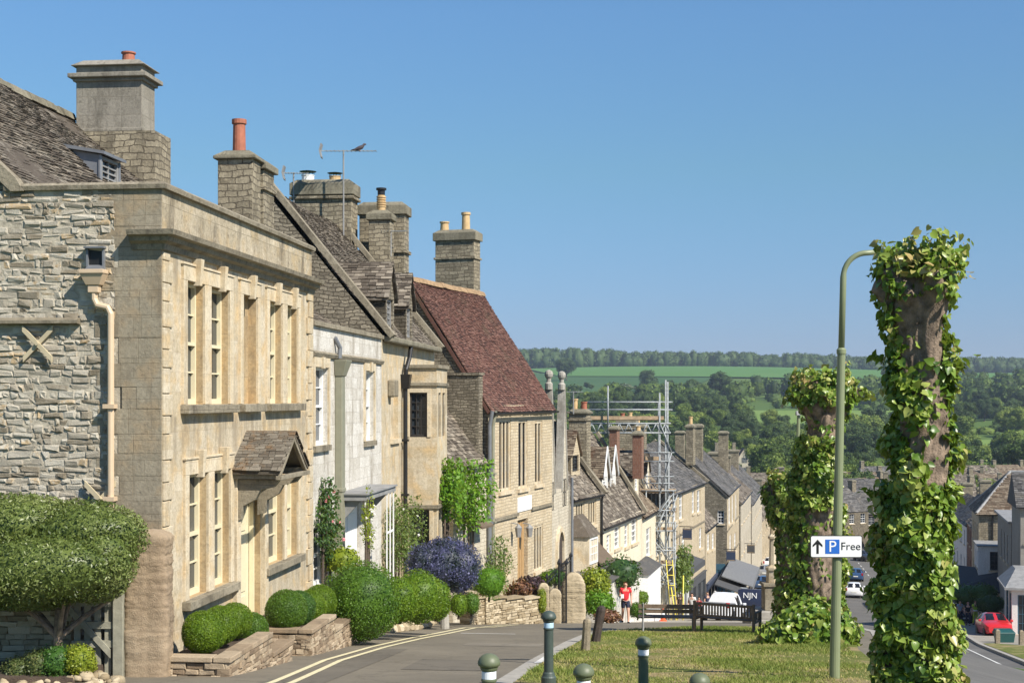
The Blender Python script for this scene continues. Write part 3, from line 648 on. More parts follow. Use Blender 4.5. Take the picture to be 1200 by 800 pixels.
def chimney(h, x0, x1, y0, y1, z0, z1, m=None, bands=(), cap=0.14, capm=None, pots=(), name='chimney', plinth=None):
    m = m or M['chimney_rubble']; mb = MB()
    mb.box(x0, x1, y0, y1, z0, z1)
    for zb, ht, pr in bands: mb.box(x0-pr, x1+pr, y0-pr, y1+pr, zb, zb+ht)
    if plinth: mb.box(x0-plinth[1], x1+plinth[1], y0-plinth[1], y1+plinth[1], z0-0.002, plinth[0])
    o = mb.build(name, m, h, bevel=0.015)
    if cap:
        mb = MB(); c = 0.09
        mb.box(x0-c, x1+c, y0-c, y1+c, z1, z1+cap)
        mb.hexa([(x0-c+.01, y0-c+.01, z1+cap), (x1+c-.01, y0-c+.01, z1+cap), (x1+c-.01, y1+c-.01, z1+cap), (x0-c+.01, y1+c-.01, z1+cap),
                 (x0+.12, y0+.12, z1+cap+.14), (x1-.12, y0+.12, z1+cap+.14), (x1-.12, y1-.12, z1+cap+.14), (x0+.12, y1-.12, z1+cap+.14)])
        mb.build('chimney_cap', capm or M['lichen_cap'], o, bevel=0.02)
        z1 += cap+0.1
    for px, py, ht, r, pm, kind in pots:
        mb = MB()
        if kind == 'cowl':
            mb.lathe([(r, 0), (r, ht*0.55), (r*1.08, ht*0.56), (r*1.08, ht*0.62), (r*0.8, ht*0.63)], 14, (px, py, z1))
            k = mb.build('chimney_pot', pm, o, smooth=False)
            mb = MB()
            for q in range(6):
                a = q*math.pi/3; mb.tube([(px+r*math.cos(a), py+r*math.sin(a), z1+ht*0.6), (px+r*math.cos(a), py+r*math.sin(a), z1+ht*0.93)], 0.012, 5)
            mb.lathe([(r*1.35, 0), (r*1.4, ht*0.03), (r*0.3, ht*0.14), (0.01, ht*0.16)], 14, (px, py, z1+ht*0.92))
            mb.build('cowl', M['iron'], k)
        elif kind == 'louvre':
            pr = [(r, 0), (r, ht*0.2)]
            for q in range(5): pr += [(r*1.15, ht*(0.2+0.1*q)), (r*1.15, ht*(0.25+0.1*q)), (r*0.9, ht*(0.255+0.1*q)), (r*0.9, ht*(0.295+0.1*q))]
            mb.lathe(pr, 14, (px, py, z1)); k = mb.build('chimney_pot', pm, o)
            mb = MB(); mb.lathe([(r*0.9, ht*0.72), (r*0.9, ht*0.9), (r*1.25, ht*0.92), (r*1.25, ht)], 12, (px, py, z1)); mb.build('cowl', M['iron'], k)
        else:
            mb.lathe([(r*1.08, 0), (r, ht*0.06), (r*0.92, ht*0.86), (r*1.12, ht*0.87), (r*1.12, ht), (r*0.8, ht), (r*0.8, ht*0.8)], 16, (px, py, z1))
            mb.build('chimney_pot', pm, o, smooth=False)
    return o
def pipe(h, pts, r=0.045, m=None, name='downpipe', collars=1.8):
    mb = MB(); mb.tube(pts, r, 10)
    a, b = Vector(pts[-2]), Vector(pts[-1]); n = int((b-a).length/collars)
    for i in range(1, n+1):
        p = a+(b-a)*(i/(n+1)); mb.box(p.x-r*1.5, p.x+r*1.5, p.y-r*1.5, p.y+r*1.9, p.z-0.035, p.z+0.035)
    return mb.build(name, m or M['iron'], h)
def gutter(h, x0, x1, y, z, m=None, r=0.06):
    mb = MB(); mb.prism([(y-2*r, z), (y-1.8*r, z-r), (y-r, z-1.5*r), (y-0.2*r, z-r), (y, z)], x0, x1); return mb.build('gutter', m or M['iron'], h)
def stones_wall(mb, P, a0, a1, z0f, z1f, d0, d1, hs=0.11, ws=0.3, gap=0.008, jit=0.018, rough=1.0):
    """courses of separate stones between a0 and a1, z0f/z1f give bottom and top along a"""
    zmin = min(z0f(a0), z0f(a1)); zmax = max(z1f(a0), z1f(a1)); z = zmin
    while z < zmax-0.02:
        hh = hs*random.uniform(0.7, 1.3); a = a0-random.random()*ws*0.5
        while a < a1:
            wv = ws*(random.uniform(0.5, 1.5) if rough == 1 else random.choice((0.45, 0.7, 1.0, 1.3, 1.9))*random.uniform(.8, 1.2)); b0, b1 = max(a, a0), min(a+wv, a1); a += wv; c = (b0+b1)/2
            if b1-b0 < 0.04 or z+hh*0.5 > z1f(c) or z+hh < z0f(c): continue
            zo_ = random.uniform(-0.12, 0.12)*hh; t = min(z+hh+zo_*random.random(), z1f(c)+0.01); j = random.uniform(-jit, jit); e = gap/2; b = 0.012*rough
            q = [(b0+e, b1-e, d0+j, z+e, t-e)]
            x0, x1, dd, y0, y1 = q[0]
            vs = [(x0, dd+b, y0), (x1, dd+b, y0), (x1, dd+b, y1), (x0, dd+b, y1), (x0+b, dd, y0+b), (x1-b, dd, y0+b), (x1-b, dd, y1-b), (x0+b, dd, y1-b),
                  (x0, d1, y0), (x1, d1, y0), (x1, d1, y1), (x0, d1, y1)]
            vs = [(vx+random.uniform(-.013, .013)*rough, vd+random.uniform(-.007, .007)*rough, vz+random.uniform(-.011, .011)*rough) for vx, vd, vz in vs]
            mb.add([P(*p) for p in vs], [(4, 5, 6, 7), (0, 1, 5, 4), (1, 2, 6, 5), (2, 3, 7, 6), (3, 0, 4, 7), (8, 9, 1, 0), (9, 10, 2, 1), (10, 11, 3, 2), (11, 8, 0, 3)])
        z += hh
# ================================================================== the big ashlar house on the left
f1 = Fr(190, 23, R(6.16)); L1 = f1.fx(365)
h1 = f1.thing('ashlar_house', 'tall honey ashlar house nearest the camera with rubble end wall, parapet and gabled door hood', 'house', -5.2)
ZP, ZC0, ZC1 = 3.40, 2.41, 2.70
ups = [(217, 237.5), (245, 267), (283, 300), (314, 329), (334.5, 347.5)]
los = [(219, 241.6), (248.5, 268), (311, 331), (334, 347.5)]
UZ = (-0.10, 2.0); LZ = (-3.42, -1.30)
UX = [(f1.fx(a), f1.fx(b)) for a, b in ups]; LX = [(f1.fx(a), f1.fx(b)) for a, b in los]
DX = (f1.fx(277), f1.fx(305)); DZ = (-5.0, -1.50)
mb = MB()
hl = [(*x, *UZ, 0.16) for x in UX]+[(*x, *LZ, 0.16) for x in LX]+[(*DX, *DZ, 0.22)]
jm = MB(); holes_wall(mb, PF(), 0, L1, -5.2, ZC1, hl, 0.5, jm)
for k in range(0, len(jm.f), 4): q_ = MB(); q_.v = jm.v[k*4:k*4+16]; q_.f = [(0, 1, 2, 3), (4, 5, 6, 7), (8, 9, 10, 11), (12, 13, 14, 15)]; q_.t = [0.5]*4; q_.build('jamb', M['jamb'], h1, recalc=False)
mb.poly([(L1, 0, -6.5), (L1, 8, -6.5), (L1, 8, ZP), (L1, 0, ZP)]); mb.poly([(0, 8, -5.2), (L1, 8, -5.2), (L1, 8, ZP), (0, 8, ZP)])
mb.box(0.4, L1-0.03, 0.35, 0.6, 2.4, 3.3)      # back of the parapet
mb.build('front_wall', M['front'], h1, recalc=False)
mb = MB(); mb.quad((0, 0, ZC1), (L1, 0, ZC1), (L1, 0, ZP), (0, 0, ZP)); mb.build('parapet', M['parapet'], h1, recalc=False)
mb = MB(); mb.quad((0, 0, -5.2), (0, 8, -5.2), (0, 8, ZP), (0, 0, ZP)); mb.build('end_wall', M['ashlar_grey'], h1, recalc=False)
mb = MB(); random.seed(11)
stones_wall(mb, lambda q, d, z: (d-0.036, q, z), 0.78, 6.4, lambda q: -5.0, lambda q: ZP-0.03, 0.0, 0.06, 0.105, 0.19, 0.004, 0.014, 2.0); mb.build('rubble_facing', M['rubble'], h1, recalc=False)
mb = MB(); mb.quad((-0.020, 0.7, -5.1), (-0.020, 6.4, -5.1), (-0.020, 6.4, ZP-0.01), (-0.020, 0.7, ZP-0.01)); mb.build('lime_mortar', simple('lime_mortar', (0.42, 0.375, 0.29), 0.95, var=0.35, scale=5, bump=0.8), h1, recalc=False)
mb = MB(); z = -5.0; k = 0                     # ashlar corner blocks on the end wall
while z < ZP-0.05:
    hh = min(random.uniform(0.3, 0.42), ZP-z); wv = (1.05 if k % 2 else 0.72)+random.uniform(-.06, .1)
    c = random.uniform(0.3, 0.7)*wv
    mb.box(-0.030+random.uniform(-.004, .004), 0.05, 0.003, c-0.0015, z+0.0015, z+hh-0.0015); mb.box(-0.030+random.uniform(-.004, .004), 0.05, c+0.0015, wv, z+0.0015, z+hh-0.0015)
    z += hh; k += 1
mb.build('corner_block', M['ashlar_grey'], h1, bevel=0.004)
mb = MB(); z = -4.9; k = 0                     # quoins at the far end of the front
while z < ZC0-0.05:
    hh = 0.37; wv = 0.50 if k % 2 else 0.34
    mb.box(L1-wv, L1-0.003, -0.045, 0.02, z+0.006, z+hh-0.006); z += hh+0.005; k += 1
mb.build('quoin', M['ashlar'], h1, bevel=0.006)
def wallsurround(h, groups, z0, z1, key=True, ztop=None, m=None, pr=0.05):
    for g in groups:
        mb = MB()
        a = g[0][0]-0.2; b = g[-1][1]+0.2
        mb.box(a, b, -pr, 0.02, z1+0.002, z1+0.26); mb.box(a, g[0][0]-0.002, -pr, 0.02, z0, z1); mb.box(g[-1][1]+0.002, b, -pr, 0.02, z0, z1)
        for i in range(len(g)-1): mb.box(g[i][1]+0.002, g[i+1][0]-0.002, -pr, 0.02, z0, z1)
        mb.box(a-0.03, b+0.03, -pr-0.02, 0.02, z1+0.262, z1+0.30)
        if key:
            for x0, x1 in g:
                c = (x0+x1)/2; t = ztop or z1+0.42
                for sy in (0,):
                    mb.hexa([(c-0.05, -0.13, z1-0.06), (c+0.05, -0.13, z1-0.06), (c+0.05, 0, z1-0.06), (c-0.05, 0, z1-0.06),
                             (c-0.085, -0.16, t), (c+0.085, -0.16, t), (c+0.085, 0, t), (c-0.085, 0, t)])
        mb.build('architrave', m or M['trim'], h, bevel=0.008)
wallsurround(h1, [UX[0:2], UX[2:3], UX[3:5]], UZ[0], UZ[1], ztop=ZC0-0.01)
wallsurround(h1, [LX[0:2], LX[2:4]], LZ[0], LZ[1])
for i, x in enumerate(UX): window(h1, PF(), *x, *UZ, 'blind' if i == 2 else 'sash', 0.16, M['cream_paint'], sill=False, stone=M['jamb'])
for x in LX: window(h1, PF(), *x, *LZ, 'sash', 0.16, M['cream_paint'], sill=False)
for g, z in (((UX[0][0], UX[1][1]), UZ[0]), (UX[2], UZ[0]), ((UX[3][0], UX[4][1]), UZ[0]), ((LX[0][0], LX[1][1]), LZ[0]), ((LX[2][0], LX[3][1]), LZ[0])):
    mb = MB(); mb.box(g[0]-0.25, g[1]+0.25, -0.16, 0.10, z-0.155, z-0.004); mb.build('window_sill', M['trim_dark'], h1, bevel=0.012)
# cornice and parapet coping, both returned round the corner
def cornice(h, L, prof, ret, m, name):
    mb = MB(); n = len(prof)
    A = [(L, -p, z) for p, z in prof]; B_ = [(-p, -p, z) for p, z in prof]; C_ = [(-p, ret, z) for p, z in prof]
    vs = A+B_+C_
    fs = [(i, i+1, n+i+1, n+i) for i in range(n-1)]+[(n+i, n+i+1, 2*n+i+1, 2*n+i) for i in range(n-1)]+[tuple(range(2*n, 3*n))]+[tuple(range(n))]
    mb.add(vs, fs, 0.5); return mb.build(name, m, h)
mb = MB(); z = -4.9; k = 0                     # near corner quoins with open joints
while z < ZC0-0.05:
    hh = 0.30+0.06*(k % 3); mb = MB(); mb.box(0.003, 0.42 if k % 2 else 0.30, -0.032, 0.02, z+0.008, min(z+hh, ZC0-0.03)-0.008); mb.build('corner_quoin', M['ashlar'], h1, bevel=0.012); z += hh; k += 1
cornice(h1, L1+0.1, [(0.0, ZC0-0.02), (0.05, ZC0), (0.07, ZC0+0.09), (0.16, ZC0+0.13), (0.18, ZC0+0.20), (0.27, ZC0+0.22), (0.29, ZC0+0.30), (0.0, ZC0+0.34)], 0.5, M['trim_dark'], 'cornice')
cornice(h1, L1+0.06, [(-0.3, ZP-0.01), (0.08, ZP-0.01), (0.09, ZP+0.06), (0.02, ZP+0.11), (-0.36, ZP+0.11)], 2.65, M['trim_dark'], 'parapet_coping')
# short gable kneeler at the left end of the end wall
mb = MB(); yk = f1.gy(22, 0)
mb.prism([(yk-0.12, ZP-0.02), (yk+0.1, ZP-0.02), (6.4, ZP+0.9*(6.4-yk)-0.02), (6.4, ZP+0.9*(6.4-yk)+0.18), (yk+0.02, ZP+0.2)], -0.10, 0.3); mb.build('gable_coping', M['trim_dark'], h1)
mb = MB(); mb.poly([(-0.005, yk, ZP-0.05), (-0.005, 8, ZP-0.05), (-0.005, 8, ZP+2.2), (-0.005, 6.4, ZP+0.9*(6.4-yk)-0.05), (-0.005, yk+0.1, ZP)]); mb.build('gable_wall', M['grey_rubble'], h1)
# ledge and the two timber ties on the end wall, outlet, hopper and pipe
ye, ze_ = f1.gp(95, 379)
mb = MB(); mb.prism([(-0.17, ze_), (-0.17, ze_+0.05), (0, ze_+0.11), (0, ze_-0.03)], ye, 6.4, P=lambda a, d, z: (d, a, z)); mb.build('drip_ledge', M['trim_dark'], h1)
for px, py in ((47, 403), (120, 584)):
    y, z = f1.gp(px, py); mb = MB()
    for s in (-1, 1):
        q = 0.25; n_ = 0.035
        mb.hexa([(-0.10-0.03*(s > 0), y-q-n_*0, z-s*q-n_*1.4), (-0.10-0.03*(s > 0), y+q, z+s*q-n_*1.4), (-0.06-0.03*(s > 0), y+q, z+s*q-n_*1.4), (-0.06-0.03*(s > 0), y-q, z-s*q-n_*1.4),
                 (-0.10-0.03*(s > 0), y-q, z-s*q+n_*1.4), (-0.10-0.03*(s > 0), y+q, z+s*q+n_*1.4), (-0.06-0.03*(s > 0), y+q, z+s*q+n_*1.4), (-0.06-0.03*(s > 0), y-q, z-s*q+n_*1.4)])
    mb.tube([(-0.02, y, z), (-0.15, y, z)], 0.03, 8); mb.build('wall_tie', M['tie_wood'], h1)
yo, zo = f1.gp(114, 304); mb = MB()
mb.box(-0.10, 0.0, yo-0.15, yo-0.12, zo-0.21, zo+0.17); mb.box(-0.10, 0.0, yo+0.12, yo+0.15, zo-0.21, zo+0.17); mb.box(-0.16, 0.0, yo-0.17, yo+0.17, zo+0.17, zo+0.20)
mb.hexa([(-0.22, yo-0.12, zo-0.22), (-0.22, yo+0.12, zo-0.22), (-0.02, yo+0.12, zo-0.2), (-0.02, yo-0.12, zo-0.2), (-0.22, yo-0.12, zo-0.17), (-0.22, yo+0.12, zo-0.17), (-0.02, yo+0.12, zo-0.08), (-0.02, yo-0.12, zo-0.08)])
k = mb.build('roof_outlet', M['lead'], h1)
mb = MB(); mb.box(-0.05, -0.045, yo-0.12, yo+0.12, zo-0.2, zo+0.17); mb.build('opening', M['iron'], k)
zh = f1.z(322, 0, yo); mb = MB()
mb.hexa([(-0.20, yo-0.12, zh-0.18), (-0.20, yo+0.12, zh-0.18), (-0.04, yo+0.12, zh-0.18), (-0.04, yo-0.12, zh-0.18), (-0.26, yo-0.20, zh+0.0), (-0.26, yo+0.20, zh+0.0), (-0.03, yo+0.2, zh+0.0), (-0.03, yo-0.2, zh+0.0)])
mb.box(-0.28, -0.03, yo-0.21, yo+0.21, zh+0.002, zh+0.07); mb.box(-0.185, -0.055, yo-0.09, yo+0.09, zh-0.30, zh-0.182)
hop = mb.build('rainwater_head', M['pipe_cream'], h1, bevel=0.01)
yp_, zp_ = f1.gp(133, 368); zq = f1.z(617, 0, yp_)
pipe(h1, [(-0.12, yo, zh-0.28), (-0.12, yo-0.0, zh-0.40), (-0.12, yo-0.05, zh-0.50), (-0.12, yp_+0.05, zp_+0.10), (-0.12, yp_, zp_), (-0.12, yp_, -4.6)], 0.055, M['pipe_cream'], collars=1.7)
# gabled stone door hood on brackets, oak door
xd = f1.fx(289); zr_, ze2 = f1.z(503.5, xd), None
mb = MB(); PR = 0.95; hw = 1.02; zr_ = -0.62; zee = -1.30
for s in (-1, 1):
    U = (0, -1, 0) if s < 0 else (0, -1, 0)
    S = Vector((-s*hw, 0, zr_-zee))
    slates(mb, (xd+s*hw*1.06, 0.0, zee-0.04), (0, -1, 0), S, PR+0.05, S.length*1.05, 0.11, 0.17, 0.010, sag=0.012)
    a = [(xd+s*hw*1.06, 0, zee-0.05), (xd+s*hw*1.06, -PR, zee-0.05), (xd, -PR, zr_-0.03), (xd, 0, zr_-0.03)]
    mb.hexa([(x, y, z-0.06) for x, y, z in a]+a)
hood = mb.build('door_hood', M['hood_slate'], h1, recalc=False)
mb = MB()
for s in (-1, 1):
    mb.prism([(xd+s*(hw+0.0), zee-0.13), (xd+s*(hw-0.12), zee-0.13), (xd, zr_-0.20), (xd, zr_-0.10)], -PR+0.0, -PR+0.07, P=lambda y, x, z: (x, y, z))
    mb.box(min(xd+s*hw, xd+s*(hw-0.16)), max(xd+s*hw, xd+s*(hw-0.16)), -PR+0.08, -0.003, zee-0.20, zee-0.07)
    x0 = xd+s*(hw-0.22)
    mb.prism([(-0.001, zee-1.02), (-0.14, zee-0.98), (-0.20, zee-0.72), (-0.42, zee-0.60), (-0.52, zee-0.42), (-0.78, zee-0.36), (-PR+0.05, zee-0.215), (-0.001, zee-0.215)], x0-0.09, x0+0.09)
mb.box(xd-hw-0.05, xd+hw+0.05, -PR-0.04, -PR+0.075, zee-0.215, zee-0.135)
mb.build('bracket', M['trim_dark'], hood, bevel=0.008)
mb = MB(); mb.quad((DX[0], 0.222, -5), (DX[1], 0.222, -5), (DX[1], 0.222, DZ[1]), (DX[0], 0.222, DZ[1])); 
mb.box(DX[0]+0.002, DX[0]+0.08, 0.12, 0.21, -5, DZ[1]-0.002); mb.box(DX[1]-0.08, DX[1]-0.002, 0.12, 0.21, -5, DZ[1]-0.002)
for q0, q1 in ((-4.6, -3.9), (-3.8, -2.7), (-2.6, -1.75)):
    for c0, c1 in ((0.2, 0.48), (0.52, 0.8)):
        w0 = DX[1]-DX[0]; mb.box(DX[0]+w0*c0, DX[0]+w0*c1, 0.20, 0.221, q0, q1)
dr = mb.build('door', M['cream_paint'], h1, recalc=False)
mb = MB(); mb.lathe([(0.03, 0), (0.035, 0.02), (0.02, 0.05)], 10, (DX[0]+0.15, 0.17, -3.3)); mb.build('handle', M['iron'], dr)
mb = MB()
for x in (DX[0]-0.26, DX[1]+0.02): mb.box(x, x+0.24, -0.10, 0.02, -5.1, DZ[1]); mb.box(x-0.03, x+0.27, -0.13, 0.02, -5.1, -4.55)
mb.box(DX[0]-0.28, DX[1]+0.28, -0.10, 0.02, DZ[1]+0.002, DZ[1]+0.2); mb.build('door_surround', M['trim'], h1, bevel=0.01)
mb = MB(); mb.box(0.42, L1+0.012, -0.055, -0.005, -5.2, -4.35); mb.build('plinth', M['ashlar'], h1)
# roof behind the parapet, with the leaded dormer
K1 = 0.9; yr1, zr1 = 5.71, 6.6; zs1 = lambda y: zr1-K1*(yr1-y)
roof(h1, L1-0.25, 0.62, zs1(0.62), yr1, zr1, None, 0.12, M['slate'], 0.0, 0.14, 0.21, 0.026, ridge=M['lichen_cap'], sag=0.05)
mb = MB(); mb.poly([(L1-0.14, 0.62, 1.5), (L1-0.14, 10.8, 1.5), (L1-0.14, yr1, zr1-0.05)]); mb.build('far_gable', M['grey_rubble'], h1)
mb = MB(); yf = 3.16; xa = 5.15; xb = 6.15; zb_ = zs1(yf)-0.15; zt_ = 4.88
mb.poly([(xa, yf, zb_), (xa, yf+1.05, zt_+0.2), (xa, yf, zt_)], 0.4); mb.poly([(xb, yf, zb_), (xb, yf+1.05, zt_+0.2), (xb, yf, zt_)], 0.4)
mb.hexa([(xa-0.1, yf-0.12, zt_), (xb+0.1, yf-0.12, zt_), (xb+0.1, yf+1.2, zt_+0.22), (xa-0.1, yf+1.2, zt_+0.22), (xa-0.1, yf-0.12, zt_+0.06), (xb+0.1, yf-0.12, zt_+0.06), (xb+0.1, yf+1.2, zt_+0.30), (xa-0.1, yf+1.2, zt_+0.30)])
for x in (xa, xb): mb.tube([(x, yf, zb_), (x, yf, zt_)], 0.035, 6)
mb.tube([(xa-0.01, yf, zs1(yf)+0.05), (xa-0.01, yf+1.0, zs1(yf+1.0)+0.05)], 0.03, 6)
dm = mb.build('dormer', M['lead'], h1, recalc=False)
window(dm, PF(yf), xa+0.05, xb-0.05, zs1(yf)-0.05, zt_-0.01, 'casement2', 0.03, M['grey_lead'], sill=False, name='dormer_window')
x0c = L1-0.35; y0c, y1c = f1.gy(166, x0c), f1.gy(89, x0c); zc1 = f1.z(76, x0c, y0c)
chimney(h1, x0c, L1+0.5, y0c, y1c, 6.15, zc1, M['chimney_ashlar'], bands=[(zc1-0.36, 0.08, 0.06), (zc1-0.28, 0.10, 0.15), (6.16, 0.08, 0.05)], cap=0.02, capm=M['chimney_ashlar'], pots=[(L1, (y0c+0.45), 0.26, 0.15, M['terracotta'], 'pot')])
mb = MB(); mb.box(x0c-0.1, L1+0.6, y0c-0.35, y1c+0.05, 3.0, 6.15); mb.build('chimney_base', M['chimney_rubble'], h1)
# ================================================================== generic pieces used by the other houses
def dormer(h, x0, x1, yf, zs, ze, zr, zmain, kmain, wm, rm, style='casement', fm=None, barge=None):
    """gabled dormer: front at yf, main roof plane z = zmain + kmain*y"""
    xc = (x0+x1)/2; yb = (ze-zmain)/kmain; yr = (zr-zmain)/kmain; mb = MB()
    holes_wall(mb, PF(yf), x0, x1, zs-0.4, ze, [(x0+0.16, x1-0.16, zs, ze-0.12, 0.1)])
    mb.poly([(x0, yf, ze), (x1, yf, ze), (xc, yf, zr-0.05)])
    for x in (x0, x1): mb.poly([(x, yf, zmain+kmain*yf-0.3), (x, yf, ze), (x, yb, ze), (x, yf+0.01, zmain+kmain*yf-0.3)][:3]); mb.poly([(x, yf, ze-1.6), (x, yb, ze), (x, yf, ze)])
    o = mb.build('dormer', wm, h, recalc=False)
    window(o, PF(yf), x0+0.16, x1-0.16, zs, ze-0.12, style, 0.1, fm or M['white_paint'], sill=False, name='dormer_window')
    mb = MB()
    for s in (-1, 1):
        xe = xc+s*((x1-x0)/2+0.12); S = Vector((xc-xe, 0, (zr-ze)*1.1))
        slates(mb, (xe, yf-0.12, ze-(zr-ze)*0.1), (0, 1, 0), S, yr-yf+0.25, S.length, 0.15, 0.25, 0.028, sag=0.01, inside=lambda u, q, yf=yf: zmain+kmain*(yf-0.12+u) < ze+0.12+(zr-ze)*q/S.length)
        a = [(xe, yf-0.1, ze-(zr-ze)*0.1-0.05), (xc, yf-0.1, zr-0.04), (xc, yr, zr-0.04), (xe, yb+0.05, ze-(zr-ze)*0.1-0.05)]
        mb.hexa([(x, y, z-0.05) for x, y, z in a]+a)
    mb.build('dormer_roof', rm, o, recalc=False)
    if barge:
        mb = MB()
        for s in (-1, 1):
            xe = xc+s*((x1-x0)/2+0.14)
            mb.prism([(xe, ze-0.2), (xe, ze-0.04), (xc, zr+0.1), (xc, zr-0.12)], yf-0.17, yf-0.11, P=lambda y, x, z: (x, y, z))
        mb.build('bargeboard', barge, o)
    return o
def row_house(name, label, fr, zb, ze, yr, zr, wm, rm, wins=(), gwins=(), D=7.0, cope=(False, False), ex=0.2, wd=0.34, door=None, fm=None, gm=None, ridge=None, cat='house', group=None, over=0.18, sag=0.04, gut=True, stone=None, reveal=0.14, rname='roof'):
    h = fr.thing(name, label, cat, zb, group); L = fr.L; mb = MB()
    hl = [(a0, a1, b0, b1, reveal) for a0, a1, b0, b1, s in wins]
    if door: hl.append((door[0], door[1], zb, door[2], 0.2))
    holes_wall(mb, PF(), 0, L, zb, ze, hl, 0.5)
    yb = 2*yr
    mb.poly([(L, 0, zb), (L, yb, zb), (L, yb, ze), (L, yr, zr-0.05), (L, 0, ze)], 0.5); mb.poly([(0, yb, zb), (L, yb, zb), (L, yb, ze), (0, yb, ze)], 0.5)
    if not gm:
        holes_wall(mb, PG(), 0, yb, zb, ze, [(a0, a1, b0, b1, reveal) for a0, a1, b0, b1, s in gwins], 0.5); mb.poly([(0, 0, ze), (0, yb, ze), (0, yr, zr-0.05)], 0.5)
    wall = mb.build('wall', wm, h, recalc=False)
    if gm:
        mb = MB(); holes_wall(mb, PG(), 0, yb, zb, ze, [(a0, a1, b0, b1, reveal) for a0, a1, b0, b1, s in gwins], 0.5); mb.poly([(0, 0, ze), (0, yb, ze), (0, yr, zr-0.05)], 0.5)
        mb.build('gable_wall', gm, h, recalc=False)
    c0 = 0.3 if cope[0] else -0.08; c1 = 0.3 if cope[1] else -0.08
    ro = roof(h, L-c0-c1, 0, ze, yr, zr, None, c0, rm, over, ex, wd, 0.03, sag=sag, ridge=ridge, name=rname)
    if cope[0]: coping(h, -0.03, 0.32, 0, ze, yr, zr, yb)
    if cope[1]: coping(h, L-0.32, L+0.03, 0, ze, yr, zr, yb)
    for a0, a1, b0, b1, s in wins: window(h, PF(), a0, a1, b0, b1, s, reveal, fm, stone=stone)
    for a0, a1, b0, b1, s in gwins: window(h, PG(), a0, a1, b0, b1, s, reveal, fm, stone=stone)
    if door:
        mb = MB(); mb.box(door[0]+0.01, door[1]-0.01, 0.16, 0.205, zb, door[2]-0.01); w0 = door[1]-door[0]
        for i in range(4): mb.box(door[0]+w0*(0.06+0.23*i), door[0]+w0*(0.25+0.23*i), 0.14, 0.161, zb+0.2, door[2]-0.1)
        mb.build('door', door[3], h)
    if gut: gutter(h, 0, L, -over*0.72, ze-over*0.62*(zr-ze)/max(0.1, yr)*0.9-0.02, M['iron'])
    return h
def wpx(fr, lst, off=0):
    out = []
    for p0, p1, q0, q1, s in lst:
        x0, x1 = fr.fx(p0, off), fr.fx(p1, off); xm = (x0+x1)/2
        out.append((x0, x1, fr.z(q1, xm, off), fr.z(q0, xm, off), s))
    return out
# ------------------------------------------------------------------ limewashed house
f2 = fr_pts(365, 32.75, 447, 40.7); L2 = f2.L
h2 = f2.thing('limewashed_house', 'low white limewashed house with a parapet, between the ashlar house and the bay fronted house', 'house', -7.2)
w2 = [(*[f2.fx(p) for p in (367.5, 383.5)], -1.1, 0.74), (*[f2.fx(p) for p in (427, 437.5)], -1.15, 0.76)]
d2 = (f2.fx(396), f2.fx(421), -2.75)
mb = MB(); lw = (f2.fx(367), f2.fx(381), -4.4, -3.0)
holes_wall(mb, PF(), 0.02, L2, -7.2, 1.70, [(*x, 0.15) for x in w2]+[(d2[0], d2[1], -7.2, d2[2], 0.12), (*lw, 0.15)], 0.5)
mb.poly([(L2, 0, -7.2), (L2, 6, -7.2), (L2, 6, 1.6), (L2, 0, 1.7)]); mb.box(0.03, L2-0.02, 0.3, 0.45, 1.0, 1.65); mb.build('wall', M['render'], h2, recalc=False)
for a, b, c, d in w2+[lw]: window(h2, PF(), a, b, c, d, 'sash', 0.15, M['white_paint'], stone=M['trim_dark'])
mb = MB(); mb.prism([(-0.06, 0.98), (-0.10, 1.06), (-0.02, 1.12), (0.0, 1.12), (0, 0.96)], 0.03, L2-0.02); mb.build('string_course', M['trim_dark'], h2)
mb = MB(); mb.prism([(-0.08, 1.70), (-0.08, 1.80), (0.05, 1.84), (0.32, 1.80), (0.32, 1.70)], 0.03, L2-0.01); mb.build('parapet_coping', M['trim_dark'], h2)
for a, b, c, d in w2:
    mb = MB(); mb.box(a-0.12, b+0.12, -0.05, 0.01, d+0.002, d+0.24); mb.box(a-0.12, a-0.002, -0.05, 0.01, c, d); mb.box(b+0.002, b+0.12, -0.05, 0.01, c, d); mb.hexa([((a+b)/2-0.07, -0.1, d-0.03), ((a+b)/2+0.07, -0.1, d-0.03), ((a+b)/2+0.07, 0, d-0.03), ((a+b)/2-0.07, 0, d-0.03), ((a+b)/2-0.11, -0.1, d+0.24), ((a+b)/2+0.11, -0.1, d+0.24), ((a+b)/2+0.11, 0, d+0.24), ((a+b)/2-0.11, 0, d+0.24)])
    mb.build('architrave', M['trim'], h2)
xp = f2.fx(394); mb = MB(); mb.box(xp-0.17, xp+0.17, -0.19, -0.002, -6.2, 0.55); mb.box(xp-0.19, xp+0.19, -0.21, -0.001, -2.3, -2.2)
mb.hexa([(xp-0.19, -0.21, 0.55), (xp+0.19, -0.21, 0.55), (xp+0.19, 0, 0.55), (xp-0.19, 0, 0.55), (xp-0.30, -0.34, 0.95), (xp+0.30, -0.34, 0.95), (xp+0.30, 0, 0.95), (xp-0.30, 0, 0.95)])
mb.build('downpipe', M['sage_paint'], h2, bevel=0.02)
mb = MB(); mb.tube([(xp-0.1, -0.1, 1.0), (xp-0.1, -0.12, 1.25), (xp-0.25, -0.02, 1.5)], 0.06, 8); mb.build('roof_outlet', M['lead'], h2)
roof(h2, L2-0.1, 0.4, 1.45, 3.4, 3.5, None, 0.05, M['slate'], 0.0, 0.18, 0.3)
mb = MB(); mb.box(d2[0]+0.01, d2[1]-0.01, 0.06, 0.121, -7.2, d2[2]-0.01)
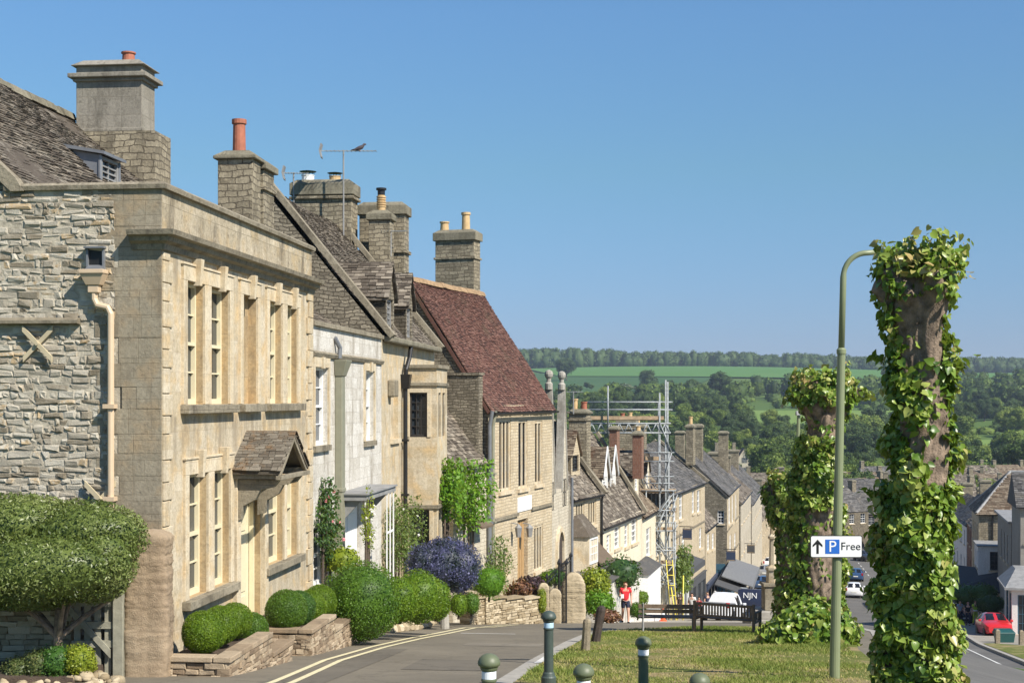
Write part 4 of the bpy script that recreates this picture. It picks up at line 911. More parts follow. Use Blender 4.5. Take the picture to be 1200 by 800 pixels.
for i in range(2):
    w0 = d2[1]-d2[0]
    for q0, q1 in ((-6.2, -5.2), (-5.05, -4.1), (-3.95, -3.0)): mb.box(d2[0]+w0*(0.1+0.42*i), d2[0]+w0*(0.46+0.42*i), 0.045, 0.061, q0, q1)
dr = mb.build('door', M['white_paint'], h2)
mb = MB(); mb.lathe([(0.03, 0), (0.035, 0.02), (0.02, 0.05)], 10, (d2[0]+0.15, 0.03, -4.5)); mb.build('handle', M['iron'], dr)
x0, x1 = f2.fx(394.5), f2.fx(432); mb = MB(); mb.box(x0, x1, -0.75, -0.003, -2.52, -2.38); mb.box(x0-0.04, x1+0.04, -0.80, -0.002, -2.378, -2.34)
for x in (x0+0.1, x1-0.16): mb.prism([(-0.003, -3.1), (-0.06, -3.1), (-0.6, -2.522), (-0.003, -2.522)], x, x+0.07)
mb.build('door_canopy', M['grey_lead'], h2)
mb = MB()
mb.box(x0+0.066, x0+0.094, -0.72, -0.69, -6.3, -2.53); mb.build('canopy_post', M['white_paint'], h2); mb = MB()
for k in (6, 7, 8):
    x = x0+0.08+(x1-x0-0.16)*k/8; mb.box(x-0.014, x+0.014, -0.72, -0.69, -6.3, -2.53)
    if 5 < k < 8: mb.box(x+0.016, x+(x1-x0-0.16)/8-0.016, -0.72, -0.69, -3.6, -3.55)
mb.build('porch_trellis', M['white_paint'], h2)
y0c, y1c = f2.gy(296, 0.4), f2.gy(255, 0.4)
chimney(h2, 0.4, 1.05, y0c, y1c, 1.5, 5.62, M['chimney_rubble'], bands=[], cap=0.08, pots=[(0.72, (y0c+y1c)/2-0.0, 0.80, 0.155, M['terracotta'], 'pot')])
y0d, y1d = f2.gy(309, 1.2), f2.gy(285, 1.2)
chimney(h2, 1.2, 2.1, y0d, y1d, 1.5, 5.5, M['chimney_rubble'], bands=[(5.0, 0.1, 0.06)], cap=0.16)
# ------------------------------------------------------------------ house with coped gables, dormers and a two-storey bay
f3 = fr_pts(447, 40.75, 509, 50.2); L3 = f3.L; K3 = (6.15-1.85)/3.5
bw = (f3.fx(458), f3.fx(466.5), -1.2, 0.2, 'blind')
h3 = row_house('bay_fronted_house', 'honey stone house with two rubble cheeked dormers and a square two storey bay', f3, -9.4, 1.85, 3.5, 6.15, M['ashlar'], M['slate'], wins=[bw], cope=(True, True), gm=M['grey_rubble'], ex=0.13, wd=0.21, gut=False, sag=0.05)
mb = MB(); mb.box(0.05, L3-0.1, -0.30, -0.05, 1.62, 1.80); mb.build('stone_gutter', M['lichen_cap'], h3, bevel=0.05)
dormer(h3, f3.fx(453), f3.fx(462.5), 0.02, 1.95, 3.06, 4.05, 1.85, K3, M['grey_rubble'], M['slate'], 'casement', M['grey_lead'])
dormer(h3, f3.fx(476.5), f3.fx(484), 0.02, 1.95, 3.0, 4.0, 1.85, K3, M['grey_rubble'], M['slate'], 'casement', M['grey_lead'])
xb = f3.fx(474); LB = 2.1; yb0 = -1.02
def bw_(p0, p1, q0, q1): return (f3.gy(p1, xb), f3.gy(p0, xb), f3.z(q1, xb, -0.5), f3.z(q0, xb, -0.5))
bu = bw_(480, 500.5, 460, 512); bl = bw_(479, 503, 597, 652)
mb = MB(); holes_wall(mb, PG(xb), yb0, 0.02, -9.4, 0.95, [(*bu, 0.1), (*bl, 0.1)], 0.5)
ff = [(xb+0.35, xb+0.85, bu[2], bu[3]), (xb+1.15, xb+1.75, bu[2], bu[3]), (xb+0.35, xb+0.85, bl[2], bl[3]), (xb+1.15, xb+1.75, bl[2], bl[3])]
holes_wall(mb, PF(yb0), xb, xb+LB, -9.4, 0.95, [(*x, 0.1) for x in ff], 0.5)
mb.poly([(xb+LB, yb0, -9.4), (xb+LB, 0, -9.4), (xb+LB, 0, 0.95), (xb+LB, yb0, 0.95)]); mb.quad((xb, yb0, 0.9), (xb+LB, yb0, 0.9), (xb+LB, 0, 0.9), (xb, 0, 0.9))
bay = mb.build('bay', M['ashlar'], h3, recalc=False)
for x in (bu, bl): window(bay, PG(xb), *x, 'casement', 0.1, M['dark_paint'], sill=False)
for x in ff: window(bay, PF(yb0), *x, 'casement', 0.1, M['dark_paint'], sill=False)
mb = MB()
for z0, z1, p in ((0.95, 1.06, 0.07), (0.40, 0.50, 0.06), (-3.42, -3.30, 0.07)): mb = MB(); mb.box(xb-p, xb+LB+p, yb0-p, 0.0, z0, z1); mb.build('moulding', M['trim_dark'], bay, bevel=0.008)
mb = MB()
for a0, a1, b0, b1 in (bu, bl):
    for c0, c1 in ((a0-0.13, a0-0.002), (a1+0.002, a1+0.13)): mb.box(xb-0.03, xb+0.02, c0, c1, b0, b1)
    mb.box(xb-0.03, xb+0.02, a0-0.13, a1+0.13, b1+0.002, b1+0.13); mb.build('window_surround', M['trim'], bay, bevel=0.008); mb = MB()
xq = f3.fx(470.5); pipe(h3, [(xq+0.5, -0.2, 1.6), (xq+0.25, -0.2, 1.25), (xq, -0.14, 0.9), (xq, -0.12, 0.4), (xq, -0.12, -8)], 0.07, M['iron'])
mb = MB(); mb.hexa([(xq-0.1, -0.24, 0.3), (xq+0.1, -0.24, 0.3), (xq+0.1, -0.02, 0.3), (xq-0.1, -0.02, 0.3), (xq-0.19, -0.3, 0.75), (xq+0.19, -0.3, 0.75), (xq+0.19, 0, 0.75), (xq-0.19, 0, 0.75)]); mb.build('rainwater_head', M['iron'], h3)
mb = MB(); z0 = f3.z(455, 1.6); mb.box(0.9, 1.5, -0.22, -0.003, z0-0.25, z0+0.25); mb.build('corbel', M['trim_dark'], h3, bevel=0.04)
ya, yb_ = f3.gy(412, L3-0.3), f3.gy(343, L3-0.3)
chimney(h3, L3-0.35, L3+0.7, ya, yb_, 2.0, 7.2, M['chimney_rubble'], bands=[(7.05, 0.10, 0.1)], cap=0.42, pots=[(L3+0.1, f3.gy(360, L3), 0.40, 0.22, M['white_paint'], 'cowl'), (L3+0.2, f3.gy(391, L3), 0.34, 0.2, M['buff_pot'], 'cowl')])
ya, yb_ = f3.gy(457, L3+0.1), f3.gy(432, L3+0.1)
chimney(h3, L3+0.1, L3+0.8, ya, yb_, 1.5, 6.35, M['chimney_rubble'], bands=[], cap=0.22, pots=[(L3+0.45, (ya+yb_)/2, 0.85, 0.15, M['buff_pot'], 'louvre')])
ya, yb_ = f3.gy(474, L3+1.4), f3.gy(421, L3+1.4)
chimney(h3, L3+1.4, L3+2.3, ya, yb_, 1.0, 6.7, M['chimney_rubble'], bands=[(5.3, 0.12, 0.08)], cap=0.34)
# ------------------------------------------------------------------ little link house tucked behind the wisteria
fk = fr_pts(531, 48.6, 572, 52.0)
hk = row_house('link_cottage', 'narrow low stone cottage behind the wisteria, left of the red roofed house', fk, -9.5, -2.2, 2.4, 0.9, M['coursed_pale'], M['slate'], wins=[], ex=0.17, wd=0.27, door=(fk.fx(548), fk.fx(556), -4.6, M['sage_paint']))
mb = MB(); ya, yb_ = fk.gy(563, fk.L-0.3), fk.gy(525, fk.L-0.3); mb.box(fk.L-0.5, fk.L-0.05, ya, yb_, -2.5, 0.85); mb.box(fk.L-0.55, fk.L, ya-0.05, yb_+0.05, 0.852, 0.95)
mb.build('party_wall', M['grey_rubble'], hk)
mb = MB(); x0 = fk.fx(546); x1 = fk.fx(560); mb.hexa([(x0, -0.6, -4.55), (x1, -0.6, -4.55), (x1, 0, -4.2), (x0, 0, -4.2), (x0, -0.6, -4.48), (x1, -0.6, -4.48), (x1, 0, -4.12), (x0, 0, -4.12)], 0.3); mb.build('porch_hood', M['slate_moss'], hk)
pipe(hk, [(fk.L-0.15, -0.2, -2.4), (fk.L-0.15, -0.1, -2.8), (fk.L-0.15, -0.1, -9)], 0.08, M['lead'])
# ------------------------------------------------------------------ red roofed house
f4 = fr_pts(572, 52.0, 647, 60.0); L4 = f4.L
w4 = wpx(f4, [(585, 598.5, 491, 575, 'mullion'), (607.5, 618, 492, 572, 'mullion'), (627, 635.5, 493, 567, 'mullion'), (626, 636.5, 615, 668, 'mullion'), (585, 595, 640, 676, 'mullion')])
d4 = (f4.fx(606.5), f4.fx(618.5), f4.z(608, f4.fx(612)), M['door_wood'])
h4 = row_house('red_roofed_house', 'tall stone house with steep dark red tiled roof and mullioned windows', f4, -10.2, -0.25, 3.13, 4.5, M['coursed'], M['red_tile'], wins=w4, gm=M['grey_rubble'], ex=0.105, wd=0.16, door=d4, ridge=M['ridge_tile'], sag=0.03, fm=M['dark_paint'], stone=M['trim'], over=0.28)
mb = MB(); x0, x1 = f4.fx(606), f4.fx(622); mb.box(x0, x1, -0.04, 0.01, f4.z(600, x0), f4.z(583, x0)); mb.build('plaque', M['white_paint'], h4)
mb = MB(); z1 = f4.z(606, 1.2); mb.box(0.05, x0-0.02, -0.09, 0.01, z1-0.12, z1); z2 = f4.z(590, L4-1); mb.box(x1+0.02, L4-0.05, -0.09, 0.01, z2-0.12, z2); mb.box(0, L4, -0.06, 0.01, -0.52, -0.40); mb.build('dripstone', M['trim_dark'], h4)
for px in (607.5, 620.5):
    x = f4.fx(px, -0.3); z = f4.z(623, x, -0.3); mb = MB(); mb.lathe([(0.09, 0), (0.14, 0.34), (0.15, 0.36), (0.02, 0.5)], 6, (x, -0.3, z-0.2)); mb.tube([(x, -0.3, z+0.3), (x, -0.02, z+0.34)], 0.02, 6); mb.build('wall_lantern', M['grey_lead'], h4)
for x, m in ((-0.12, M['lead']), (0.25, M['sage_paint'])): pipe(h4, [(x, -0.2, -0.45), (x, -0.1, -1.0), (x, -0.1, -9.8)], 0.075, m)
ya, yb_ = f4.gy(556, L4-0.5), f4.gy(510.5, L4-0.5)
chimney(h4, L4-0.55, L4+0.25, ya, yb_, 0.5, 6.75, M['chimney_rubble'], bands=[(5.95, 0.09, 0.06)], cap=0.34, pots=[(L4-0.2, f4.gy(521, L4-0.2), 0.42, 0.19, M['buff_pot'], 'pot'), (L4-0.2, f4.gy(546, L4-0.2), 0.78, 0.18, M['buff_pot'], 'pot')])
# ------------------------------------------------------------------ house with two pinnacled gables
M['pinnacle'] = coursed('pale_lichened_stone', (0.34, 0.32, 0.28), (0.44, 0.42, 0.37), (0.16, 0.145, 0.115), 0.5, 0.4, 0.003, bump=0.7, wob=0.04, stain_amt=0.7)
f5 = fr_pts(641, 60.25, 668, 65.2); L5 = f5.L
h5 = f5.thing('twin_gabled_house', 'narrow grey stone house with two gables carrying ball finials', 'house', -11)
mb = MB(); mb.box(0, L5, 0, 6, -11, -4.0)
aps = (0.95, 3.75)
for c in aps:
    mb.prism([(c-0.62, -4.0), (c+0.62, -4.0), (c, 0.3)], 0, 0.24, P=lambda y, x, z: (x, y, z))
mb.build('wall', M['coursed_pale'], h5)
mb = MB()
for c in aps:
    for s in (-1, 1): mb.prism([(c+s*0.72, -4.1), (c+s*0.58, -4.1), (c, 0.1), (c, 0.55)], -0.05, 0.29, P=lambda y, x, z: (x, y, z))
    mb.lathe([(0.17, 0), (0.17, 0.25), (0.10, 0.32), (0.10, 0.45), (0.17, 0.55), (0.19, 0.66), (0.15, 0.78), (0.04, 0.84)], 12, (c, 0.12, 0.4))
mb.build('coping', M['pinnacle'], h5)
mb = MB()
for c in aps:
    for s in (-1, 1):
        S = Vector((-s*0.9, 0, 3.0)); slates(mb, (c+s*0.92, 0.30, -4.05), (0, 1, 0), S, 5.4, S.length, 0.18, 0.28)
        a = [(c+s*0.92, 0.30, -4.1), (c, 0.30, -1.0), (c, 5.8, -1.0), (c+s*0.92, 5.8, -4.1)]; mb.hexa([(x, y, z-0.06) for x, y, z in a]+a)
mb.build('roof', M['slate'], h5, recalc=False)
for c in aps:
    window(h5, PF(-0.02), c-0.5, c+0.5, -4.9, -3.5, 'mullion', 0.05, M['dark_paint'], sill=False); 
mb = MB(); mb.tube([(L5-0.3, -0.15, -3.6), (L5-0.3, -0.15, -10.5)], 0.07, 8); mb.build('downpipe', M['lead'], h5)
xa_ = 2.6; mb = MB()
for k in range(9):
    a = math.pi*k/8; b = math.pi*(k+1)/8
    if k < 8: mb.prism([(xa_-0.6*math.cos(a), -6.6+0.75*math.sin(a)), (xa_-0.6*math.cos(b), -6.6+0.75*math.sin(b)), (xa_-0.82*math.cos(b), -6.6+0.98*math.sin(b)), (xa_-0.82*math.cos(a), -6.6+0.98*math.sin(a))], -0.12, 0.0, P=lambda y, x, z: (x, y, z))
mb.box(xa_-0.82, xa_-0.6, -0.12, 0, -9, -6.602); mb.box(xa_+0.6, xa_+0.82, -0.12, 0, -9, -6.602); o = mb.build('door_surround', M['trim'], h5)
mb = MB(); mb.box(xa_-0.59, xa_+0.59, -0.02, -0.004, -9, -5.95); mb.build('door', M['dark_wood'], o)
# ------------------------------------------------------------------ the rest of the row, downhill
def oriel(h, fr, x0, x1, z0, z1, pr, rm=None, fm=None, rh=0.8, wm=None):
    mb = MB(); P = [(x0, 0), (x0+0.25, -pr), (x1-0.25, -pr), (x1, 0)]
    mb.hexa([(*p, z0) for p in P]+[(*p, z1) for p in P]); o = mb.build('oriel', wm or M['trim'], h)
    mb = MB(); mb.hexa([(p[0]+(0.12 if i > 1 else -0.12), p[1]-(0.12 if i in (1, 2) else 0), z1+0.002) for i, p in enumerate(P)]+[(x0+0.4, 0, z1+rh), (x0+0.45, -0.12, z1+rh), (x1-0.45, -0.12, z1+rh), (x1-0.4, 0, z1+rh)], 0.3); mb.build('oriel_roof', rm or M['slate'], o)
    window(o, PF(-pr-0.03), x0+0.33, x1-0.33, z0+0.5, z1-0.1, 'wide', 0.02, fm or M['white_paint'], sill=False)
    k = math.hypot(0.25, pr)
    return o
f6 = fr_pts(668, 65.25, 704, 70.1)
h6 = row_house('oriel_cottage', 'honey stone cottage with mossy roof and a small oriel, right of the twin gables', f6, -12, -4.55, 2.6, -1.2, M['coursed'], M['slate'], wins=wpx(f6, [(675, 684.5, 588, 618, 'mullion'), (689.5, 698.5, 586, 615, 'mullion')]), cope=(False, True), ex=0.2, wd=0.3, stone=M['trim'], fm=M['dark_paint'])
oriel(h6, f6, 0.25, 2.2, f6.z(672, 1), f6.z(627, 1), 0.75, rh=0.95)
mb = MB(); x0, x1 = f6.fx(683), f6.fx(699); z0 = f6.z(662, x0); mb.hexa([(x0, -0.9, z0), (x1, -0.9, z0), (x1, 0, z0+0.9), (x0, 0, z0+0.9), (x0, -0.9, z0+0.08), (x1, -0.9, z0+0.08), (x1, 0, z0+1.0), (x0, 0, z0+1.0)], 0.3); mb.build('porch_roof', M['slate_moss'], h6)
pipe(h6, [(f6.L-0.12, -0.15, -4.7), (f6.L-0.12, -0.09, -5), (f6.L-0.12, -0.09, -11.5)], 0.06, M['iron'])
K6 = (4.55-1.2)/2.6
x = f6.L*0.62; dormer(h6, x-0.7, x+0.7, 0.7, -3.5, -2.6, -1.5, -4.55, K6, M['coursed'], M['slate_moss'], 'casement2', M['dark_paint'])
f7 = fr_pts(704.5, 70.2, 752, 80.0); K7 = (6.25-2.0)/2.7
h7 = row_house('cream_cottage', 'cream fronted cottage with a long stone slate roof and two white bargeboarded dormers', f7, -13.6, -6.25, 2.7, -2.0, M['cream'], M['slate'], wins=wpx(f7, [(711, 716, 626, 648, 'sash'), (720, 727, 617, 642, 'sash'), (732, 737, 614, 640, 'sash'), (740, 747, 608, 636, 'sash')]), cope=(False, True), ex=0.2, wd=0.3, stone=M['trim'])
for px in (709, 718.5):
    x = f7.fx(px, 0.9); dormer(h7, x-0.65, x+0.65, 0.9, -5.0, -4.0, -2.6, -6.25, K7, M['white_render'], M['slate_moss'], 'casement2', M['white_paint'], M['white_paint'])
ya, yb_ = f7.gy(688, 0.1), f7.gy(667, 0.1)
chimney(h7, 0.05, 0.9, ya, yb_, -4.5, -0.75, M['chimney_rubble'], bands=[(-1.1, 0.1, 0.06)], cap=0.1, pots=[(0.5, ya+0.25, 0.4, 0.15, M['terracotta'], 'pot'), (0.5, yb_-0.2, 0.55, 0.14, M['buff_pot'], 'pot')])
ya, yb_ = f7.gy(724, f7.L-0.6), f7.gy(715, f7.L-0.6); chimney(h7, f7.L-0.8, f7.L-0.1, ya, yb_, -4.0, -1.75, M['brick'], cap=0.1)
# slate roofed porch in front of the cream cottage
mb = MB(); x0, x1 = f7.fx(708, -1.7), f7.fx(749, -1.7); z0 = f7.z(659, x1, -1.7)
mb.box(x0, x1, -1.7, -0.01, -13.6, z0-0.05); po = mb.build('annex', M['render'], h7)
mb = MB(); mb.hexa([(x0-0.15, -1.9, z0-0.05), (x1+0.15, -1.9, z0-0.05), (x1+0.15, -0.01, z0+0.15), (x0-0.15, -0.01, z0+0.15), (x0-0.15, -1.9, z0+0.02), (x1+0.15, -1.9, z0+0.02), (x1+0.15, -0.01, z0+0.22), (x0-0.15, -0.01, z0+0.22)]); mb.build('annex_roof', M['blue_slate'], po)
window(po, PF(-1.715), x1-2.6, x1-1.6, -11.9, -10.7, 'casement2', 0.02)
f8 = fr_pts(752.5, 80.3, 786, 93.2)
h8 = row_house('scaffolded_house', 'white fronted house half hidden behind the scaffolding tower', f8, -15, -6.6, 3.0, -3.2, M['cream'], M['slate_moss'], wins=wpx(f8, [(757, 763, 618, 652, 'sash'), (769, 775, 618, 650, 'sash'), (779, 783.5, 616, 646, 'sash')]), cope=(False, False), ex=0.22, wd=0.34)
oriel(h8, f8, f8.fx(753, -0.5), f8.fx(768, -0.5), -15, f8.z(660, 2), 0.8, M['blue_slate'], rh=0.5, wm=M['white_render'])
ya, yb_ = f8.gy(753, 1.5), f8.gy(742, 1.5); chimney(h8, 1.2, 2.0, ya, yb_, -4.6, -2.1, M['brick'], cap=0.12, pots=[(1.6, (ya+yb_)/2, 0.3, 0.15, M['buff_pot'], 'pot')])
K8 = (6.6-3.2)/3.0
for x in (f8.L*0.25, f8.L*0.6): dormer(h8, x-0.8, x+0.8, 0.8, -5.4, -4.4, -3.2, -6.6, K8, M['cream'], M['slate'], 'casement2')
chimney(h8, f8.L-1.0, f8.L-0.1, 2.2, 3.4, -5, -1.6, M['chimney_rubble'], bands=[(-2.0, 0.1, 0.06)], cap=0.15, pots=[(f8.L-0.55, 2.6, 0.45, 0.15, M['buff_pot'], 'pot'), (f8.L-0.55, 3.1, 0.4, 0.15, M['terracotta'], 'pot')])
f9 = fr_pts(786.5, 93.4, 826, 108.0)
h9 = row_house('slate_roofed_shop', 'three storey honey stone shop with a long blue grey slate roof and dark canopy', f9, -18, -6.25, 3.6, -3.3, M['coursed'], M['blue_slate'], wins=wpx(f9, [(789, 793, 579, 610, 'sash'), (796, 800.5, 577, 608, 'sash'), (811, 814.5, 575, 601, 'sash'), (817, 821, 574, 600, 'sash'), (790, 794, 622, 648, 'sash'), (799, 803, 622, 648, 'sash'), (819.5, 823, 618, 642, 'sash')]), cope=(False, True), ex=0.24, wd=0.3, stone=M['trim'])
ya, yb_ = f9.gy(813, f9.L-1), f9.gy(804, f9.L-1); chimney(h9, f9.L-1.2, f9.L-0.2, ya, yb_, -5.0, -2.2, M['chimney_rubble'], cap=0.15, pots=[(f9.L-0.7, (ya+yb_)/2, 0.6, 0.16, M['buff_pot'], 'pot')])
for x in (0.5, f9.L*0.5): chimney(h9, x, x+0.8, 3.2, 4.3, -5, -2.1, M['chimney_rubble'], cap=0.14, pots=[(x+0.4, 3.75, 0.5, 0.14, M['buff_pot'], 'pot')])
for z in (-9.3, -12.0): mb = MB(); mb.box(0.02, f9.L-0.02, -0.07, -0.003, z, z+0.12); mb.build('string_course', M['trim_dark'], h9)
f9b = fr_pts(827, 108.3, 839, 115.5)
h9b = row_house('low_shop', 'low stone shop with steep little roof between the slate roofed shop and a dark gable', f9b, -18.6, -9.9, 2.4, -7.2, M['coursed'], M['slate'], wins=wpx(f9b, [(829, 832, 625, 645, 'sash'), (834.5, 837.5, 624, 643, 'sash')]), ex=0.24, wd=0.34)
f10 = fr_pts(852, 121.5, 866, 138.5)
gy_ = (f10.gy(848.5), f10.gy(841), f10.z(613, 0, 1.0), f10.z(598, 0, 1.0), 'sash')
h10 = row_house('dark_gabled_house', 'tall house whose dark rubble gable faces up the hill, blue shopfront below', f10, -20, -8.2, 3.4, -5.0, M['coursed'], M['blue_slate'], wins=wpx(f10, [(854, 856.4, 582, 614, 'sash'), (858, 860, 580, 612, 'sash'), (862, 864, 579, 610, 'sash'), (855, 857.5, 626, 650, 'sash'), (860.5, 863, 624, 646, 'sash')]), gwins=[gy_], gm=M['grey_rubble'], ex=0.26, wd=0.34, stone=M['trim'])
ya, yb_ = f10.gy(850, 8), f10.gy(838, 8); chimney(h10, 6, 7, 2.6, 4.0, -6, -2.6, M['chimney_rubble'], cap=0.2)
for z in (-11.4, -14.0): mb = MB(); mb.box(0.02, f10.L-0.02, -0.08, -0.003, z, z+0.13); mb.build('string_course', M['trim_dark'], h10)
for y in (1.0, 5.2): chimney(h10, f10.L-1.2, f10.L-0.2, y, y+0.9, -7.5, -3.4, M['chimney_rubble'], cap=0.14)
def blindrow(fr, ze, n, m=2):
    out = []
    for j in range(m):
        for i in range(n):
            c = fr.L*(i+0.5)/n; out.append((c-0.55, c+0.55, ze-2.3-3.1*j, ze-0.7-3.1*j, 'sash'))
    return out
f11 = fr_pts(868, 141, 880, 160); h11 = row_house('terrace_house', 'pale stone terrace house just downhill of the dark gable with blue shopfront', f11, -22.5, -10.3, 3.2, -7.4, M['coursed_pale'], M['slate'], wins=blindrow(f11, -10.3, 5), ex=0.3, wd=0.4, gm=M['grey_rubble'])
f12 = fr_pts(881, 161, 893, 190); h12 = row_house('terrace_house', 'long pale stone terrace house at the far bottom of the sunny row', f12, -24.5, -11.9, 3.4, -8.4, M['coursed_pale'], M['blue_slate'], wins=blindrow(f12, -11.9, 8), ex=0.3, wd=0.4, gm=M['grey_rubble'])
for h, f, x in ((h11, f11, 8), (h12, f12, 3), (h12, f12, 20)): chimney(h, x, x+1.0, 2.6, 3.9, -10 if h is h11 else -11, -5.9 if h is h11 else -6.8, M['chimney_rubble'], cap=0.2)
# ------------------------------------------------------------------ foliage
def unit(n, r=rng):
    v = r.normal(size=(n, 3)); return v/np.linalg.norm(v, axis=1)[:, None]
def snoise(p, f, ph=0.0):
    x, y, z = p[:, 0]*f, p[:, 1]*f, p[:, 2]*f
    return (np.sin(x*1.0+1.3*np.sin(y*1.1+ph)+ph)+np.sin(y*1.2+1.2*np.sin(z*0.9+ph*2)+2.1)+np.sin(z*1.1+1.4*np.sin(x*0.8+ph)+4.2))/3
def leaf_arrays(P, N, size, shape='quad', droop=0.0, jit=0.6, width=0.6, tint=None):
    n = len(P); N = N+rng.normal(size=(n, 3))*jit; N /= np.linalg.norm(N, axis=1)[:, None]+1e-9
    d = rng.normal(size=(n, 3)); d[:, 2] -= droop; d -= N*(d*N).sum(1)[:, None]; d /= np.linalg.norm(d, axis=1)[:, None]+1e-9
    s = np.cross(N, d); L = (size*(rng.uniform(0.65, 1.35, n) if shape == 'quad' else rng.uniform(0.45, 1.5, n)))[:, None]; Wd = L*width
    if shape == 'quad':
        V = np.stack([P-d*L*0.5, P+s*Wd*0.5+N*L*0.08, P+d*L*0.5, P-s*Wd*0.5+N*L*0.08], 1).reshape(-1, 3)
        Fc = np.arange(4*n).reshape(n, 4); k = 1
    else:
        cup = N*L*0.14; fl = rng.normal(0, 0.10, n)[:, None]*N*L
        pts = [P, P+s*Wd*0.30-d*L*0.14+cup*0.6, P+s*Wd*0.54+d*L*0.14+cup*1.1, P+s*Wd*0.42+d*L*0.50+cup*0.7+fl, P+d*L*0.98-cup*0.8+fl*1.5, P-s*Wd*0.42+d*L*0.50+cup*0.7+fl, P-s*Wd*0.54+d*L*0.14+cup*1.1, P-s*Wd*0.30-d*L*0.14+cup*0.6, P+d*L*0.42]
        V = np.stack(pts, 1).reshape(-1, 3); b = np.arange(n)[:, None]*9
        Fc = np.stack([b+np.array([q]) for q in ([0, 1, 2, 8], [8, 2, 3, 4], [8, 4, 5, 6], [0, 8, 6, 7])], 1).reshape(-1, 4); k = 4
    t = rng.uniform(0, 1, n) if tint is None else tint
    return V, Fc, np.repeat(t, k)
def join_arr(parts):
    V, Fc, T, o = [], [], [], 0
    for v, f, t in parts: V.append(v); Fc.append(f+o); T.append(t); o += len(v)
    return np.concatenate(V), np.concatenate(Fc), np.concatenate(T)
def sphere_arr(c, r, nu=18, nv=12, bump=0.06, seed=0):
    u = np.linspace(0, 2*np.pi, nu, endpoint=False); v = np.linspace(0.02, np.pi-0.02, nv)
    U, Vv = np.meshgrid(u, v); D = np.stack([np.sin(Vv)*np.cos(U), np.sin(Vv)*np.sin(U), np.cos(Vv)], -1).reshape(-1, 3)
    P = np.array(c)+D*np.array(r)*(1+bump*snoise(D, 4, seed))[:, None]
    i = np.arange(nu)[None]; j = np.arange(nv-1)[:, None]*nu
    f = np.stack([j+i, j+(i+1) % nu, j+nu+(i+1) % nu, j+nu+i], -1).reshape(-1, 4)
    return P, f, rng.uniform(0.1, 0.5, len(f))
def lobes_leaves(lobes, n, size, jit=0.5, bump=0.10, shell=0.10, core=True, width=0.6, shape='quad', droop=0.0, freq=5.0, clump=0.35, lowcut=-1.0):
    """lobes: (cx,cy,cz,rx,ry,rz); leaves on the outside of the union"""
    lobes = np.array(lobes, float); area = (lobes[:, 3]*lobes[:, 4]+lobes[:, 4]*lobes[:, 5]+lobes[:, 3]*lobes[:, 5]); cnt = (n*area/area.sum()).astype(int)
    Ps, Ns = [], []
    for k, (l, c) in enumerate(zip(lobes, cnt)):
        D = unit(c); D = D[D[:, 2] > lowcut]; r = (1+bump*snoise(D, freq, k*1.7))*(1+shell*(rng.uniform(-1, 0.6, len(D))))
        P = l[:3]+D*l[3:]*r[:, None]; Nn = D/l[3:]; Nn /= np.linalg.norm(Nn, axis=1)[:, None]
        keep = np.ones(len(P), bool)
        for j, q in enumerate(lobes):
            if j != k: keep &= (((P-q[:3])/(q[3:]*0.86))**2).sum(1) > 1
        Ps.append(P[keep]); Ns.append(Nn[keep])
    P = np.concatenate(Ps); Nn = np.concatenate(Ns)
    t = np.clip(rng.uniform(0, 1, len(P))*(1-clump)+clump*(0.5+0.8*snoise(P, 6/max(0.3, lobes[:, 3].max()), 3)), 0, 1)
    parts = [leaf_arrays(P, Nn, size, shape, droop, jit, width, t)]
    if core:
        for k, l in enumerate(lobes): parts.append(sphere_arr(l[:3], l[3:]*0.88, bump=bump, seed=k*1.7))
    return join_arr(parts)
def leafy(name, arr, m, parent=None, off=None):
    v, f, t = arr
    if off is not None: v = v+np.array(off)
    return mesh_obj(name, v, f, t, m, parent, uv=False)
# ------------------------------------------------------------------ right-hand side of the street
def rfr(px, Y, L, ang=104):
    f = Fr(px, Y, R(ang)); f.L = L; return f
fa = rfr(1147, 120, 13); za = -9.6
hA = fa.thing('hip_roofed_house', 'big house with a hipped brown stone roof, at the right edge across the street', 'house', -19.2)
mb = MB(); DA = 8.0
sw = [(y, y+1.0, z, z+1.7, 0.12) for y in (1.2, 3.5, 5.8) for z in (-12.4, -15.8)]
holes_wall(mb, PG(), 0, DA, -19.2, za, sw, 0.5); mb.build('street_wall', M['coursed'], hA, recalc=False)
mb = MB(); holes_wall(mb, PF(), 0, fa.L, -19.2, za, [], 0.5); mb.poly([(fa.L, 0, -19.2), (fa.L, DA, -19.2), (fa.L, DA, za), (fa.L, 0, za)]); mb.poly([(0, DA, -19.2), (fa.L, DA, -19.2), (fa.L, DA, za), (0, DA, za)]); mb.build('end_wall', M['chimney_rubble'], hA, recalc=False)
for a0, a1, b0, b1, d in sw: window(hA, PG(), a0, a1, b0, b1, 'sash', 0.12)
mb = MB(); hx, hy, hz = 2.9, 4.0, -6.35
rh_ = Vector((0, hy, hz-za)); slates(mb, (-0.25, -0.25*hy/3, za-0.12), (1, 0, 0), rh_, fa.L+0.5, rh_.length*1.02, 0.2, 0.32, 0.03, inside=lambda u, s: u > s/rh_.length*hx*1.05)
r2 = Vector((hx, 0, hz-za)); slates(mb, (-0.25, -0.25, za-0.12), (0, 1, 0), r2, DA+0.5, r2.length*1.02, 0.2, 0.32, 0.03, inside=lambda u, s: s/r2.length*hy*1.05 < u < DA+0.5-s/r2.length*hy*1.05)
